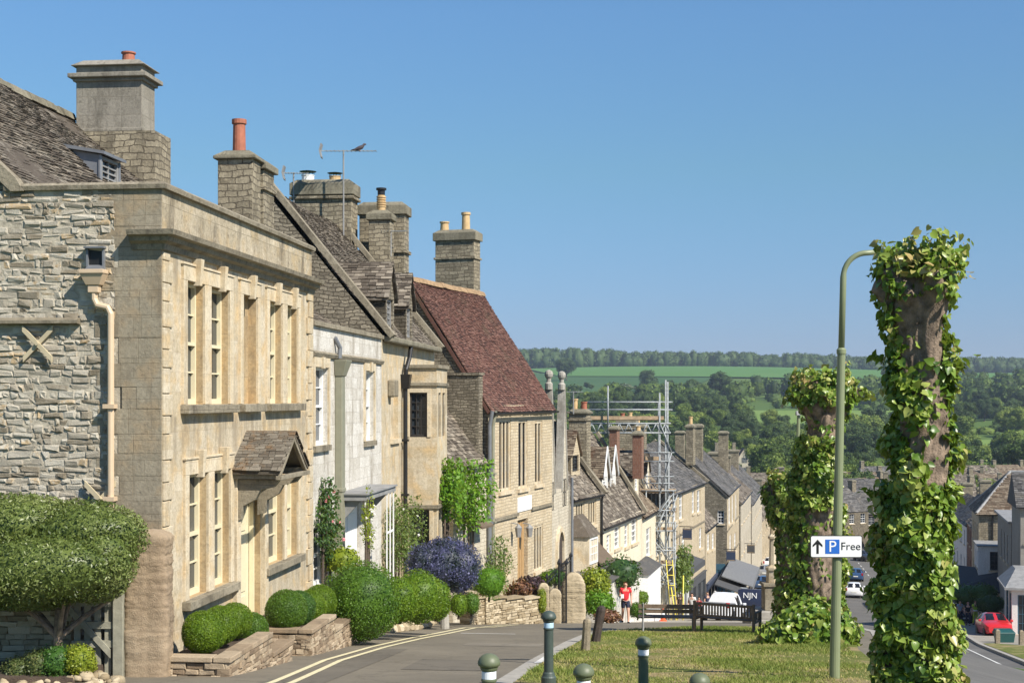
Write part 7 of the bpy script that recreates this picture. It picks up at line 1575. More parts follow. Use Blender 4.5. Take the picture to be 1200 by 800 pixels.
mb = MB(); rrect(mb, W_, H_, 0.03, -0.006, 0.012); mb.build('border', M['sign_black'], s)
mb = MB(); rrect(mb, W_-0.024, H_-0.024, 0.022, -0.010, -0.0065); mb.build('panel', M['sign_white'], s)
mb = MB(); sq = H_*0.64; mb.box(-sq*0.78, sq*0.22, -0.014, -0.0105, -sq/2, sq/2); k = mb.build('blue_square', M['sign_blue'], s)
rot = Matrix.Rotation(R(90), 4, 'X')
text('P', sq*1.12, M['sign_white'], s, Matrix.Translation((-sq*0.28, -0.0165, -sq*0.02)) @ rot)
text('Free', H_*0.50, M['sign_black'], s, Matrix.Translation((W_*0.275, -0.0125, 0)) @ rot)
mb = MB(); ax = -W_*0.36
for pl_ in ([(-0.018, -sq/2), (0.018, -sq/2), (0.018, sq*0.25), (-0.018, sq*0.25)], [(0, sq/2), (-0.075, sq*0.12), (-0.075, -sq*0.04), (0, sq*0.24)], [(0, sq/2), (0, sq*0.24), (0.075, -sq*0.04), (0.075, sq*0.12)]):
    n = len(pl_); mb.add([(ax+x, -0.0135, z) for x, z in pl_]+[(ax+x, -0.0105, z) for x, z in pl_], [tuple(range(n)), tuple(range(n, 2*n))[::-1]]+[(i, (i+1) % n, n+(i+1) % n, n+i) for i in range(n)])
mb.build('arrow', M['sign_black'], s)
for z in (-H_*0.28, H_*0.28): mb = MB(); mb.box(lx(981)-cx_-0.1, lx(981)-cx_+0.1, 0.013, 0.03, z-0.02, z+0.02); mb.build('clip', M['steel'], s)
t = thing('street_lamp', 'slim pale green lamp column between the middle and furthest pollards', 'street lamp'); mb = MB(); Yq = 43.0; q0 = (933-CX)/F*Yq; q1 = (936-CX)/F*Yq; mb.tube([(q0, Yq, -7.5), (q0, Yq, -4.0), (q1, Yq, -0.45)], [0.09, 0.07, 0.05], 10); mb.build('post', M['lamp_green'], t)
mb = MB(); mb.hexa([(q1-0.08, Yq-0.12, -.5), (q1+0.5, Yq-0.12, -.45), (q1+0.5, Yq+0.12, -.45), (q1-0.08, Yq+0.12, -.5), (q1-0.08, Yq-0.06, -.37), (q1+0.5, Yq-0.06, -.35), (q1+0.5, Yq+0.06, -.35), (q1-0.08, Yq+0.06, -.37)]); mb.build('lamp_head', M['grey_lead'], t)
Xm, Ym = (906-CX)/F*51, 51.0; g = float(gz(Xm, Ym)); t = thing('war_memorial', 'carved stone memorial cross on a square plinth behind the right bench', 'monument', (Xm, Ym, g))
mb = MB(); mb.box(-0.95, 0.95, -0.95, 0.95, -0.5, 0.25); mb.box(-0.7, 0.7, -0.7, 0.7, 0.252, 0.5); mb.build('step', M['kerbstone'], t, bevel=0.02)
mb = MB(); mb.box(-0.36, 0.36, -0.36, 0.36, 0.502, 1.35); mb.box(-0.42, 0.42, -0.42, 0.42, 1.352, 1.47); mb.build('plinth', M['trim_dark'], t, bevel=0.02)
mb = MB(); mb.lathe([(0.26, 1.472), (0.24, 1.9), (0.28, 1.92), (0.28, 2.0), (0.15, 2.1), (0.13, 3.0), (0.19, 3.05), (0.19, 3.12), (0.11, 3.2), (0.10, 3.7), (0.2, 3.78), (0.24, 3.9)], 8); mb.build('shaft', M['trim'], t)
mb = MB(); mb.lathe([(0.24, 3.902), (0.24, 4.3), (0.28, 4.32), (0.18, 4.45), (0.05, 4.8)], 8); mb.box(-0.03, 0.03, -0.03, 0.03, 4.75, 5.1); mb.box(-0.12, 0.12, -0.03, 0.03, 4.92, 4.98); mb.build('lantern_head', M['trim'], t)
# grass
n = 90000; r = np.random.default_rng(77); Yb = 17+(LAWN_END-17)*r.uniform(0, 1, n)**1.0; a = np.array([float(x) for x in lawn_l(Yb)]); b = np.minimum(lk(Yb)-0.8, a+11); Xb = a+(b-a)*r.uniform(0, 1, n)
pat = np.sin(Xb*1.1+2*np.sin(Yb*0.5))*np.sin(Yb*0.7+1.3*np.sin(Xb*0.8)); keep = r.uniform(0, 1, n) < 0.66+0.55*pat; Xb, Yb, pat = Xb[keep], Yb[keep], pat[keep]; n = len(Xb)
Zb = gz(Xb, Yb)+0.03; L = r.uniform(0.025, 0.075, n)*(0.9+0.4*pat); an = r.uniform(0, 6.28, n); ln = r.normal(0, 0.6, (n, 2))*L[:, None]; wv = 0.008+0.005*r.uniform(0, 1, n)
B0 = np.stack([Xb, Yb, Zb], 1); S_ = np.stack([np.cos(an)*wv, np.sin(an)*wv, 0*an], 1); Tp = B0+np.stack([ln[:, 0], ln[:, 1], L], 1)
V = np.stack([B0-S_, B0+S_, Tp], 1).reshape(-1, 3); Fc = np.arange(3*n).reshape(n, 3)
tag(leafy('grass', (V, Fc, np.clip(r.uniform(0, 0.65, n)-0.45*pat-0.35*np.sin(Xb*2.3+1.7*np.sin(Yb*1.1))*np.sin(Yb*1.6+Xb)+0.22, 0, 1)), M['blade']), 'short sunburnt grass covering the green', 'grass', kind='stuff')
# ------------------------------------------------------------------ aerials, bird, scaffolding, shop signs
def aerial(label, px, py0, py1, Y, boom, n, ang=0.0, refl=True):
    c = at(px, py1, Y); zt = (HY-py0)/F*Y; t = thing('tv_aerial', label, 'aerial', c); ZB[t] = c[2]
    mb = MB(); mb.tube([(0, 0, c[2]), (0, 0, zt+0.03)], 0.028, 8); mb.build('mast', M['grey_lead'], t)
    d = Vector((math.cos(ang), math.sin(ang), 0)); a = Vector((0, 0, zt))-d*boom*0.42; b = a+d*boom
    mb = MB(); mb.tube([a, b], 0.016, 6); mb.build('boom', M['steel'], t)
    for i in range(n):
        p = a+(b-a)*(0.12+0.88*i/(n-1)); q = Vector((-d.y, d.x, 0))*0.16; mb = MB(); mb.tube([p-q, p+q], 0.012, 5); mb.build('element', M['steel'], t)
    if refl:
        mb = MB()
        for s in (-1, 1): mb.hexa([(a.x-0.02, a.y-0.2, a.z), (a.x+0.02, a.y-0.2, a.z), (a.x+0.02, a.y+0.2, a.z), (a.x-0.02, a.y+0.2, a.z), (a.x-0.02+0.06, a.y-0.2, a.z+s*0.24), (a.x+0.08, a.y-0.2, a.z+s*0.24), (a.x+0.08, a.y+0.2, a.z+s*0.24), (a.x+0.04, a.y+0.2, a.z+s*0.24)])
        mb.build('reflector', M['grey_lead'], t)
    return t, a, b
t, a, b = aerial('tall television aerial on a mast with a bird sitting on it', 402.5, 177, 290, 49.5, 1.95, 13)
aerial('small television aerial at the left end of the broad chimney', 344, 203, 240, 50.3, 0.9, 9, 0.1, True)
aerial('aerial fixed to the slim chimney with the louvred pot', 458, 271, 300, 50.6, 1.0, 9, -0.1, False)
aerial('thin aerial above the mossy roofs beside the scaffolding', 672, 459, 485, 70.5, 0.8, 7, 0.0, False)
c = at(421, 175, 49.5); t = thing('bird', 'dark pigeon perched on the boom of the tall aerial', 'bird', (c[0], c[1], c[2]-0.06)); mb = MB()
mb.tube([(-0.30, 0, 0.02), (-0.16, 0, 0.05), (-0.02, 0, 0.09), (0.09, 0, 0.14), (0.14, 0, 0.19), (0.17, 0, 0.235), (0.215, 0, 0.235), (0.25, 0, 0.225)], [0.018, 0.035, 0.075, 0.07, 0.042, 0.04, 0.03, 0.006], 10)
mb.build('body', simple('bird_feathers', (0.07, 0.055, 0.06), 0.7, var=0.3, scale=14), t, smooth=True)
for s in (-0.03, 0.03): mb = MB(); mb.tube([(0.02, s, 0.05), (0.03, s, -0.02)], 0.007, 5); mb.build('leg', M['terracotta'], t)
# scaffolding tower with a lattice beam carrying the upper platform back to the chimney
ts = thing('scaffolding', 'galvanised scaffolding tower with a high boarded platform on a lattice beam', 'scaffolding')
YT = 86.0; sx = lambda px: (px-CX)/F*YT; sz = lambda py: (HY-py)/F*YT; gT = -14.2
def tb(name, pts, r=0.05, m='steel'):
    mb = MB(); mb.tube(pts, r*1.15, 7); return mb.build(name, M[m], ts, smooth=True)
for px, y0, yo in ((757, 575, 0), (757, 575, 1.6), (773, 460, 0), (775, 470, 1.6), (780, 445, 0), (787, 530, 1.6), (789, 575, 0)):
    tb('standard', [(sx(px), YT+yo, gT), (sx(px), YT+yo, sz(y0))], 0.045)
tb('standard', [(sx(780)+0.12, YT, sz(600)), (sx(780)+0.12, YT, sz(447))], 0.05)
tb('standard', [(sx(712), YT-0.3, sz(508)), (sx(712), YT-0.3, sz(452))], 0.045)
for y in (471, 480): tb('guard_rail', [(sx(688), YT, sz(y)), (sx(788), YT, sz(y))], 0.04); tb('guard_rail', [(sx(690), YT+1.6, sz(y)), (sx(788), YT+1.6, sz(y))], 0.04)
for y in (496, 507): tb('beam_chord', [(sx(687), YT-0.05, sz(y)), (sx(786), YT-0.05, sz(y))], 0.045)
for k in range(18):
    p0, p1 = 688+97*k/18, 688+97*(k+1)/18; tb('beam_lacing', [(sx(p0), YT-0.05, sz(496 if k % 2 else 507)), (sx(p1), YT-0.05, sz(507 if k % 2 else 496))], 0.03)
def boards(p0, p1, py, d0=0.05, d1=1.6, toe=True):
    for k in range(5):
        mb = MB(); y0 = YT+d0+(d1-d0)*k/5; mb.box(sx(p0), sx(p1), y0+0.01, y0+(d1-d0)/5-0.01, sz(py)-0.025, sz(py)+0.02); mb.build('board', M['board'], ts)
    if toe: mb = MB(); mb.box(sx(p0), sx(p1), YT+d0-0.05, YT+d0-0.01, sz(py)+0.022, sz(py)+0.24); mb.build('toe_board', M['board'], ts)
boards(688, 778, 492); boards(750, 792, 577); boards(744, 790, 622); boards(752, 790, 660, toe=False); boards(742, 757, 640, 0.4, 1.7); boards(760, 794, 600, 0.3, 1.5); boards(756, 776, 540, 0.8, 1.6)
for py in (575, 598, 622, 645, 662, 684):
    for yo in (0, 1.6): tb('ledger', [(sx(751), YT+yo-0.06, sz(py)+0.02), (sx(792), YT+yo-0.06, sz(py)+0.02)], 0.035)
    for px in (757, 774, 789): tb('transom', [(sx(px), YT-0.25, sz(py)-0.05), (sx(px), YT+1.8, sz(py)-0.05)], 0.035)
for py in (566, 558, 612, 604, 540, 530): tb('guard_rail', [(sx(754), YT-0.08, sz(py)), (sx(790), YT-0.08, sz(py))], 0.03)
for a0, a1, b0, b1 in ((757, 698, 789, 662), (789, 660, 757, 622), (757, 620, 789, 577), (774, 575, 787, 530), (787, 530, 773, 495), (740, 662, 757, 648), (757, 660, 742, 632), (760, 640, 778, 600), (778, 640, 762, 604), (765, 620, 787, 585)): tb('brace', [(sx(a0), YT-0.1, sz(a1)), (sx(b0), YT-0.1, sz(b1))], 0.032)
rs = random.Random(4)
for k in range(44):
    p0 = rs.choice((744, 752, 757, 764, 770, 774, 781, 789)); p1 = p0+rs.uniform(-16, 18); y0 = rs.uniform(570, 690); y1 = y0+rs.choice((-1, 1))*rs.uniform(8, 34); yo = rs.choice((-0.12, 0.7, 1.5, 1.7))
    tb('brace', [(sx(p0), YT+yo, sz(y0)), (sx(min(794, max(741, p1))), YT+yo, sz(y1))], 0.03)
for px, y0 in ((744, 618), (750, 600), (765, 570), (770, 575), (783, 560), (793, 612)): tb('standard', [(sx(px), YT+rs.choice((0.4, 1.1)), gT), (sx(px), YT+0.8, sz(y0))], 0.04)
for s in (0, 0.38): tb('ladder_stile', [(sx(786)+s, YT-0.9, -13.9), (sx(780)+s, YT-0.3, sz(655))], 0.022, 'yellow')
for k in range(7): q = k/7+0.07; x = sx(786)+(sx(780)-sx(786))*q; y = YT-0.9+0.6*q; z = -13.9+(sz(655)+13.9)*q; tb('ladder_rung', [(x, y, z), (x+0.38, y, z)], 0.02, 'yellow')
tb('yellow_pole', [(sx(798), YT-1.0, -14), (sx(799), YT-0.8, sz(672))], 0.03, 'yellow'); tb('yellow_pole', [(sx(792), YT-1.3, -14), (sx(785), YT-0.7, sz(686))], 0.03, 'yellow')
mb = MB(); mb.box(sx(764), sx(784), YT+1.62, YT+1.65, sz(612), sz(580)); mb.build('netting', M['canvas_grey'], ts)
def hang(fr, label, px, py0, py1, wd_, m, mt=None):
    x = fr.fx(px, -1.0); z0, z1 = fr.z(py1, x, -1.0), fr.z(py0, x, -1.0)
    t = fr.thing('hanging_sign', label, 'sign', z0); mb = MB(); mb.box(x-0.03, x+0.03, -0.25-wd_, -0.25, z0, z1); mb.build('board', M[m], t, bevel=0.01)
    mb = MB(); mb.tube([(x, 0.0, z1+0.12), (x, -0.3-wd_, z1+0.12)], 0.03, 6); mb.build('bracket', M['iron'], t)
    for y in (-0.35, -0.15-wd_): mb = MB(); mb.tube([(x, y, z1), (x, y, z1+0.12)], 0.012, 5); mb.build('hanger', M['iron'], t)
    mb = MB(); mb.box(x-0.034, x-0.031, -0.20-wd_, -0.30, z0+0.05, z0+0.08); mb.box(x-0.034, x-0.031, -0.20-wd_, -0.30, z1-0.08, z1-0.05); mb.build('gilt_line', M['buff_pot'], t)
hang(f9, 'small dark hanging board by the scaffolding on the slate roofed shop', 813, 619, 632, 0.62, 'navy'); hang(f10, 'blue hanging board on the corner below the dark gable', 862, 645, 657, 0.75, 'navy'); hang(f11, 'furthest hanging board down the sunny side of the street', 884, 638, 648, 0.8, 'canvas')
# shop canopies and shopfronts (parts of their shops)
def canopy(h, fr, p0, p1, pyt, pyb, pr, m, name='canopy'):
    x0, x1 = fr.fx(p0, -pr), fr.fx(p1, -pr); zb = fr.z(pyb, (x0+x1)/2, -pr); zt = zb+0.32*pr; mb = MB()
    mb.hexa([(x0, -pr, zb), (x1, -pr, zb), (x1, -0.01, zt), (x0, -0.01, zt), (x0, -pr, zb+0.08), (x1, -pr, zb+0.08), (x1, -0.01, zt+0.08), (x0, -0.01, zt+0.08)]); mb.box(x0, x1, -pr-0.03, -pr-0.003, zb-0.28, zb+0.06); mb.build(name, M[m], h)
def shopfront(h, fr, x0, x1, zb, zt, m, n=3):
    mb = MB(); mb.box(x0, x1, -0.16, -0.004, zt-0.5, zt); mb.box(x0-0.03, x1+0.03, -0.22, -0.003, zt+0.002, zt+0.08)
    for k in range(n+1): c = x0+(x1-x0-0.2)*k/n; mb.box(c, c+0.2, -0.15, -0.004, zb, zt-0.502)
    mb.box(x0+0.2, x1-0.2, -0.10, -0.004, zb, zb+0.6); o = mb.build('shopfront', M[m], h); mb = MB(); mb.box(x0+0.2, x1-0.2, -0.05, -0.005, zb+0.61, zt-0.51); mb.build('pane', M['glass'], o)
canopy(h9, f9, 806, 826, 648, 664, 1.6, 'canvas'); shopfront(h9, f9, 0.5, 6.5, -17, -12.0, 'white_paint'); shopfront(h9, f9, 7.5, f9.L-0.4, -17.5, -13.0, 'canvas')
shopfront(h10, f10, 0.2, 8.0, -19.5, -14.9, 'shop_blue', 5); shopfront(h9b, f9b, 0.3, f9b.L-0.2, -18.5, -14.2, 'navy')
mb = MB(); y0, y1 = f10.gy(850), f10.gy(834); 
for k in range(4): q = y0+(y1-y0)*k/4; mb.box(-0.12, -0.004, q, q+0.22, -19, -14.6)
mb.box(-0.14, -0.005, y0, y1, -14.598, -14.1); mb.build('side_shopfront', M['shop_blue'], h10)
canopy(h11, f11, 868.5, 880, 664, 682, 2.0, 'canvas', 'awning'); canopy(h12, f12, 882, 890, 660, 676, 2.4, 'canvas_grey', 'awning')
# ------------------------------------------------------------------ vehicles
M['car_red'] = simple('red_car_paint', (0.52, 0.018, 0.02), 0.3, var=0.03, coat=0.6); M['car_navy'] = simple('navy_van_paint', (0.018, 0.022, 0.045), 0.35, var=0.05, coat=0.4)
M['car_white'] = simple('white_car_paint', (0.74, 0.75, 0.76), 0.35, var=0.03, coat=0.4); M['car_dark'] = simple('dark_car_paint', (0.025, 0.028, 0.034), 0.3, var=0.05, coat=0.5)
M['car_blue'] = simple('blue_car_paint', (0.03, 0.07, 0.16), 0.3, var=0.05, coat=0.5); M['car_silver'] = simple('silver_car_paint', (0.34, 0.35, 0.36), 0.3, metal=0.5, var=0.04, coat=0.5); M['car_green'] = simple('green_car_paint', (0.02, 0.06, 0.045), 0.3, var=0.05, coat=0.5)
M['lampglass'] = simple('headlamp_glass', (0.62, 0.64, 0.66), 0.12, metal=0.3, var=0.05); M['tail'] = simple('tail_lamp', (0.35, 0.012, 0.01), 0.25, var=0.1); M['alloy'] = simple('alloy_rim', (0.38, 0.39, 0.40), 0.35, metal=0.8, var=0.08); M['plastic'] = simple('black_plastic', (0.018, 0.018, 0.019), 0.6, var=0.1); M['plate'] = simple('number_plate', (0.72, 0.72, 0.66), 0.5, var=0.03)
HATCH = [(-2.0, .38, .72, .80, .74, .66), (-1.93, .26, .88, .98, .83, .70), (-1.74, .22, .93, 1.22, .86, .60), (-1.42, .2, .95, 1.42, .87, .57), (-0.6, .2, .95, 1.48, .88, .58), (0.1, .2, .94, 1.45, .88, .58), (0.45, .2, .93, 1.30, .88, .62), (0.95, .2, .91, 1.02, .87, .72), (1.45, .2, .83, .92, .85, .68), (1.82, .22, .74, .79, .79, .62), (2.0, .30, .62, .66, .66, .5)]
VAN = [(-2.45, .42, .95, 2.02, .92, .84), (-2.38, .28, 1.0, 2.12, .96, .86), (-1.6, .24, 1.02, 2.16, .97, .87), (0, .24, 1.02, 2.16, .97, .87), (1.0, .24, 1.02, 2.12, .97, .86), (1.3, .24, 1.03, 1.98, .97, .83), (1.85, .24, 1.02, 1.32, .95, .82), (2.05, .24, 0.98, 1.12, .93, .78), (2.4, .28, 0.82, .92, .86, .7), (2.52, .36, 0.66, .72, .74, .55)]
PICK = [(-2.6, .42, .98, 1.02, .88, .84), (-2.5, .32, 1.0, 1.06, .90, .86), (-1.4, .3, 1.0, 1.06, .91, .86), (-0.72, .28, 1.0, 1.07, .91, .86), (-0.62, .28, 1.0, 1.60, .91, .66), (-0.2, .28, 1.0, 1.74, .91, .66), (0.5, .28, 1.0, 1.72, .91, .66), (0.75, .28, 1.0, 1.56, .91, .7), (1.2, .28, 0.98, 1.12, .9, .76), (2.1, .3, 0.92, .98, .86, .7), (2.45, .38, 0.72, .78, .72, .55)]
def sect(st, x):
    X_ = [s[0] for s in st]; return [np.interp(x, X_, [s[i] for s in st]) for i in range(1, 6)]
def secpt(st, x, k):
    b, zb_, zt, wb, wt = sect(st, x); return [(0, zt+0.015), (wt*0.75, zt), (wt, zt-0.06*min(1, max(0.3, (zt-zb_)*2))), (wb, zb_), (wb+0.015, (zb_+b)*0.55), (wb-0.05, b)][k]
def car(name, label, cat, X, Y, head, st, pm, wheels=(-1.25, 1.28), rw=0.31, glass=None, rear_plain=False, drop=0.0, group=None, tilt=None):
    g = float(gz(X, Y))-0.09; hd = Vector(head).normalized(); t = thing(name, label, cat, (X, Y, g), math.atan2(hd.y, hd.x), group)
    sl = (float(gz(X+hd.x, Y+hd.y))-float(gz(X-hd.x, Y-hd.y)))/2; t.rotation_euler = (0, -math.atan(sl), math.atan2(hd.y, hd.x))
    xs = sorted({s[0] for s in st} | set(np.linspace(st[0][0], st[-1][0], 25))); vs = []; fs = []
    for x in xs:
        r_ = [secpt(st, x, k) for k in range(6)]; vs += [(x, y, z) for y, z in r_]+[(x, -y, z) for y, z in r_[:0:-1]]
    n = 11
    for i in range(len(xs)-1):
        for k in range(n): fs.append((i*n+k, i*n+(k+1) % n, (i+1)*n+(k+1) % n, (i+1)*n+k))
    fs += [tuple(range(n)), tuple((len(xs)-1)*n+k for k in range(n))[::-1]]
    o = mesh_obj('body', np.array(vs), fs, None, pm, t, smooth=True); me = o.data; bm = bmesh.new(); bm.from_mesh(me); bmesh.ops.recalc_face_normals(bm, faces=bm.faces); bm.to_mesh(me); bm.free()
    md = o.modifiers.new('edge', 'EDGE_SPLIT'); md.split_angle = R(38)
    def pane(nm, xa, xb, m='black_glass', lo=3, hi=2, u0=0.10, u1=0.92):
        for s in (-1, 1):
            mb = MB(); P_ = []
            for x in (xa, xb):
                a, b = np.array(secpt(st, x, lo)), np.array(secpt(st, x, hi)); P_.append([(x, s*((a+(b-a)*u)[0]+0.012), (a+(b-a)*u)[1]) for u in (u0, u1)])
            mb.quad(P_[0][0], P_[1][0], P_[1][1], P_[0][1]); mb.build(nm, M[m], t, recalc=False)
    def screen(nm, xa, xb, m='black_glass'):
        mb = MB(); q = []
        for x in np.linspace(xa, xb, 9): b, zb_, zt, wb, wt = sect(st, x); q.append([(x, wt*0.74*-s_, zt+0.012) for s_ in (-1, 1)]+[(x, wt*0.93*-s_, zt-0.016) for s_ in (-1, 1)])
        for a_, b_ in zip(q[:-1], q[1:]): mb.quad(a_[0], a_[1], b_[1], b_[0]); mb.quad(a_[0], a_[2], b_[2], b_[0]); mb.quad(a_[1], a_[3], b_[3], b_[1])
        mb.build(nm, M[m], t, recalc=False)
    for xa, xb in (glass or {}).get('side', []): pane('side_window', xa, xb)
    for nm, xa, xb in (glass or {}).get('screen', []): screen(nm, xa, xb)
    for x in wheels:
        for s in (-1, 1):
            b, zb_, zt, wb, wt = sect(st, x); y = s*(wb-0.10); mb = MB(); W_ = 0.11; k = mb.lathe([(rw*0.62, -W_), (rw*0.95, -W_), (rw, -W_*0.6), (rw, W_*0.6), (rw*0.95, W_), (rw*0.62, W_)], 20)
            mb.v = [(x+a, y+c, rw+bq) for a, bq, c in mb.v]; o = mb.build('wheel', M['rubber'], t)
            mb = MB(); mb.lathe([(rw*0.66, -W_*0.98), (rw*0.60, -W_*1.04), (rw*0.15, -W_*0.75), (0.02, -W_*1.0)], 14); mb.lathe([(rw*0.66, W_*0.98), (rw*0.60, W_*1.04), (rw*0.15, W_*0.75), (0.02, W_*1.0)], 14); mb.v = [(x+a, y+c, rw+bq) for a, bq, c in mb.v]; mb.build('rim', M['alloy'], o)
            mb = MB(); mb.lathe([(rw*1.16, -0.012), (rw*1.16, 0.012)], 20); mb.v = [(x+a, s*(wb+0.008)+c*0.5, rw+bq*1.0) for a, bq, c in mb.v]; mb.build('wheel_arch', M['plastic'], t)
    xf, xr = st[-1][0], st[0][0]; fb = sect(st, xf-0.14); rb = sect(st, xr+0.05)
    for s in (-1, 1):
        mb = MB(); z = fb[1]; mb.hexa([(xf-0.32, s*(fb[3]*0.62), z-0.10), (xf-0.02, s*(fb[3]*0.55), z-0.14), (xf-0.14, s*(fb[3]*1.0), z-0.12), (xf-0.42, s*(fb[3]*1.03), z-0.08), (xf-0.34, s*(fb[3]*0.62), z+0.07), (xf-0.10, s*(fb[3]*0.55), z-0.02), (xf-0.20, s*(fb[3]*0.97), z+0.02), (xf-0.48, s*(fb[3]*1.02), z+0.06)]); mb.build('headlight', M['lampglass'], t)
        mb = MB(); z = rb[1]; mb.box(xr-0.015, xr+0.12, min(s*rb[3]*0.80, s*rb[3]*1.02), max(s*rb[3]*0.80, s*rb[3]*1.02), z-0.14, z+0.16); mb.build('tail_light', M['tail'], t, bevel=0.02)
        mb = MB(); b = sect(st, 0.75); mb.box(0.62, 0.75, min(s*(b[3]+0.02), s*(b[3]+0.2)), max(s*(b[3]+0.02), s*(b[3]+0.2)), b[1]+0.02, b[1]+0.17); mb.build('mirror', pm, t, bevel=0.03)
    mb = MB(); mb.box(xf-0.16, xf+0.012, -fb[3]*0.5, fb[3]*0.5, fb[1]-0.30, fb[1]-0.20); mb.box(xf-0.12, xf+0.01, -fb[3]*0.62, fb[3]*0.62, 0.26, 0.40); mb.build('grille', M['plastic'], t, bevel=0.015)
    mb = MB(); mb.box(xf+0.0, xf+0.022, -0.26, 0.26, 0.42, 0.53); mb.box(xr-0.025, xr, -0.26, 0.26, 0.55, 0.66); mb.build('number_plate', M['plate'], t)
    return t
GH = {'side': [(-1.45, -0.52), (-0.46, 0.62)], 'screen': [('windscreen', 0.93, 0.14), ('rear_window', -1.9, -1.46)]}
GV = {'side': [(0.5, 1.42)], 'screen': [('windscreen', 1.95, 1.12)]}
GP = {'side': [(-0.56, 0.1), (0.16, 0.95)], 'screen': [('windscreen', 1.18, 0.56)]}
car('parked_car', 'bright red hatchback parked facing uphill on the right side of the road', 'car', (1165-CX)/F*92, 92, (-0.15, -1), HATCH, M['car_red'], glass=GH)
v = car('van', 'navy blue van with white NJN lettering parked by the memorial', 'van', (886-CX)/F*91, 91, (0.30, 1), VAN, M['car_navy'], glass=GV, wheels=(-1.55, 1.65), rw=0.34)
rr2 = Matrix.Translation((-2.47, 0.1, 1.72)) @ Matrix.Rotation(R(-90), 4, 'Z') @ Matrix.Rotation(R(90), 4, 'X')
text('NJN', 0.50, M['sign_white'], v, rr2, 0.003)
mb = MB(); mb.box(-0.4, -0.36, -2.0, 2.0, 0, 0.0001) if False else mb.box(-2.2, 0.9, -0.75, -0.70, 2.17, 2.24); mb.box(-2.2, 0.9, 0.70, 0.75, 2.17, 2.24); mb.build('roof_bar', M['steel'], v)
v = car('pickup', 'white pickup truck with a grey load cover in front of the navy van', 'pickup', (849-CX)/F*84.5, 84.5, (0.42, 1), PICK, M['car_white'], glass=GP, wheels=(-1.5, 1.6), rw=0.37)
mb = MB(); mb.hexa([(-2.6, -.86, 1.075), (-0.70, -.86, 1.085), (-0.70, .86, 1.085), (-2.6, .86, 1.075), (-2.58, -.8, 1.13), (-0.72, -.8, 1.14), (-0.72, .8, 1.14), (-2.58, .8, 1.13)]); mb.build('load_cover', M['canvas_grey'], v, bevel=0.02)
for px, Y, hd, pm, lab in ((901, 240, (0.23, 1), 'car_dark', 'dark car with a shining roof furthest down the open street'), (907, 212, (0.25, 1), 'car_green', 'dark green car parked before the furthest one'), (1001, 142, (0.25, 1), 'car_white', 'white car seen between the sign post and the nearest pollard'),
                           (1003, 166, (0.25, 1), 'car_blue', 'blue car parked beyond the white one behind the sign'), (1117, 108, (0.2, -1), 'car_dark', 'black car in the shade left of the red hatchback'), (1112, 123, (0.25, 1), 'car_silver', 'silver car in the shade beyond the black one'), (986, 190, (0.25, 1), 'car_silver', 'silver car far down the road behind the middle pollard'), (897, 170, (0.23, 1), 'car_silver', 'silver car parked by the awnings at the sunny side'), (893, 150, (0.25, 1), 'car_blue', 'blue car parked beside the grey awning'), (903, 188, (0.25, 1), 'car_white', 'white car parked halfway down the open street'), (908, 262, (0.25, 1), 'car_blue', 'small blue car at the very bottom of the street'), (1012, 205, (0.2, -1), 'car_dark', 'dark car coming up the road behind the nearest pollard')):
    car('parked_car', lab, 'car', (px-CX)/F*Y, Y, hd, HATCH, M[pm], glass=GH)
# ------------------------------------------------------------------ people
def skin_mesh(name, joints, bones, m, parent, lvl=2, extra=None):
    ks = list(joints); me = bpy.data.meshes.new(name); me.from_pydata([joints[k][0] for k in ks], [(ks.index(a), ks.index(b)) for a, b in bones], [])
    o = bpy.data.objects.new(name, me); COL.objects.link(o); md = o.modifiers.new('skin', 'SKIN'); md.use_smooth_shade = True
    for i, k in enumerate(ks):
        sv = me.skin_vertices[0].data[i]; r_ = joints[k][1]; sv.radius = (r_, r_) if not hasattr(r_, '__len__') else r_
    me.skin_vertices[0].data[0].use_root = True
    sb = o.modifiers.new('sub', 'SUBSURF'); sb.levels = lvl; sb.render_levels = lvl
    bpy.context.view_layer.update(); ev = o.evaluated_get(bpy.context.evaluated_depsgraph_get()); m2 = bpy.data.meshes.new_from_object(ev); bpy.data.objects.remove(o)
    if extra:
        bm = bmesh.new(); bm.from_mesh(m2); off = len(bm.verts); vv = [bm.verts.new(p) for p in extra.v]
        for f in extra.f:
            try: bm.faces.new([vv[i] for i in f]).smooth = True
            except ValueError: pass
        bm.to_mesh(m2); bm.free()
    m2.materials.clear(); m2.materials.append(m); ob = bpy.data.objects.new(name, m2); COL.objects.link(ob); ob.parent = parent; return ob
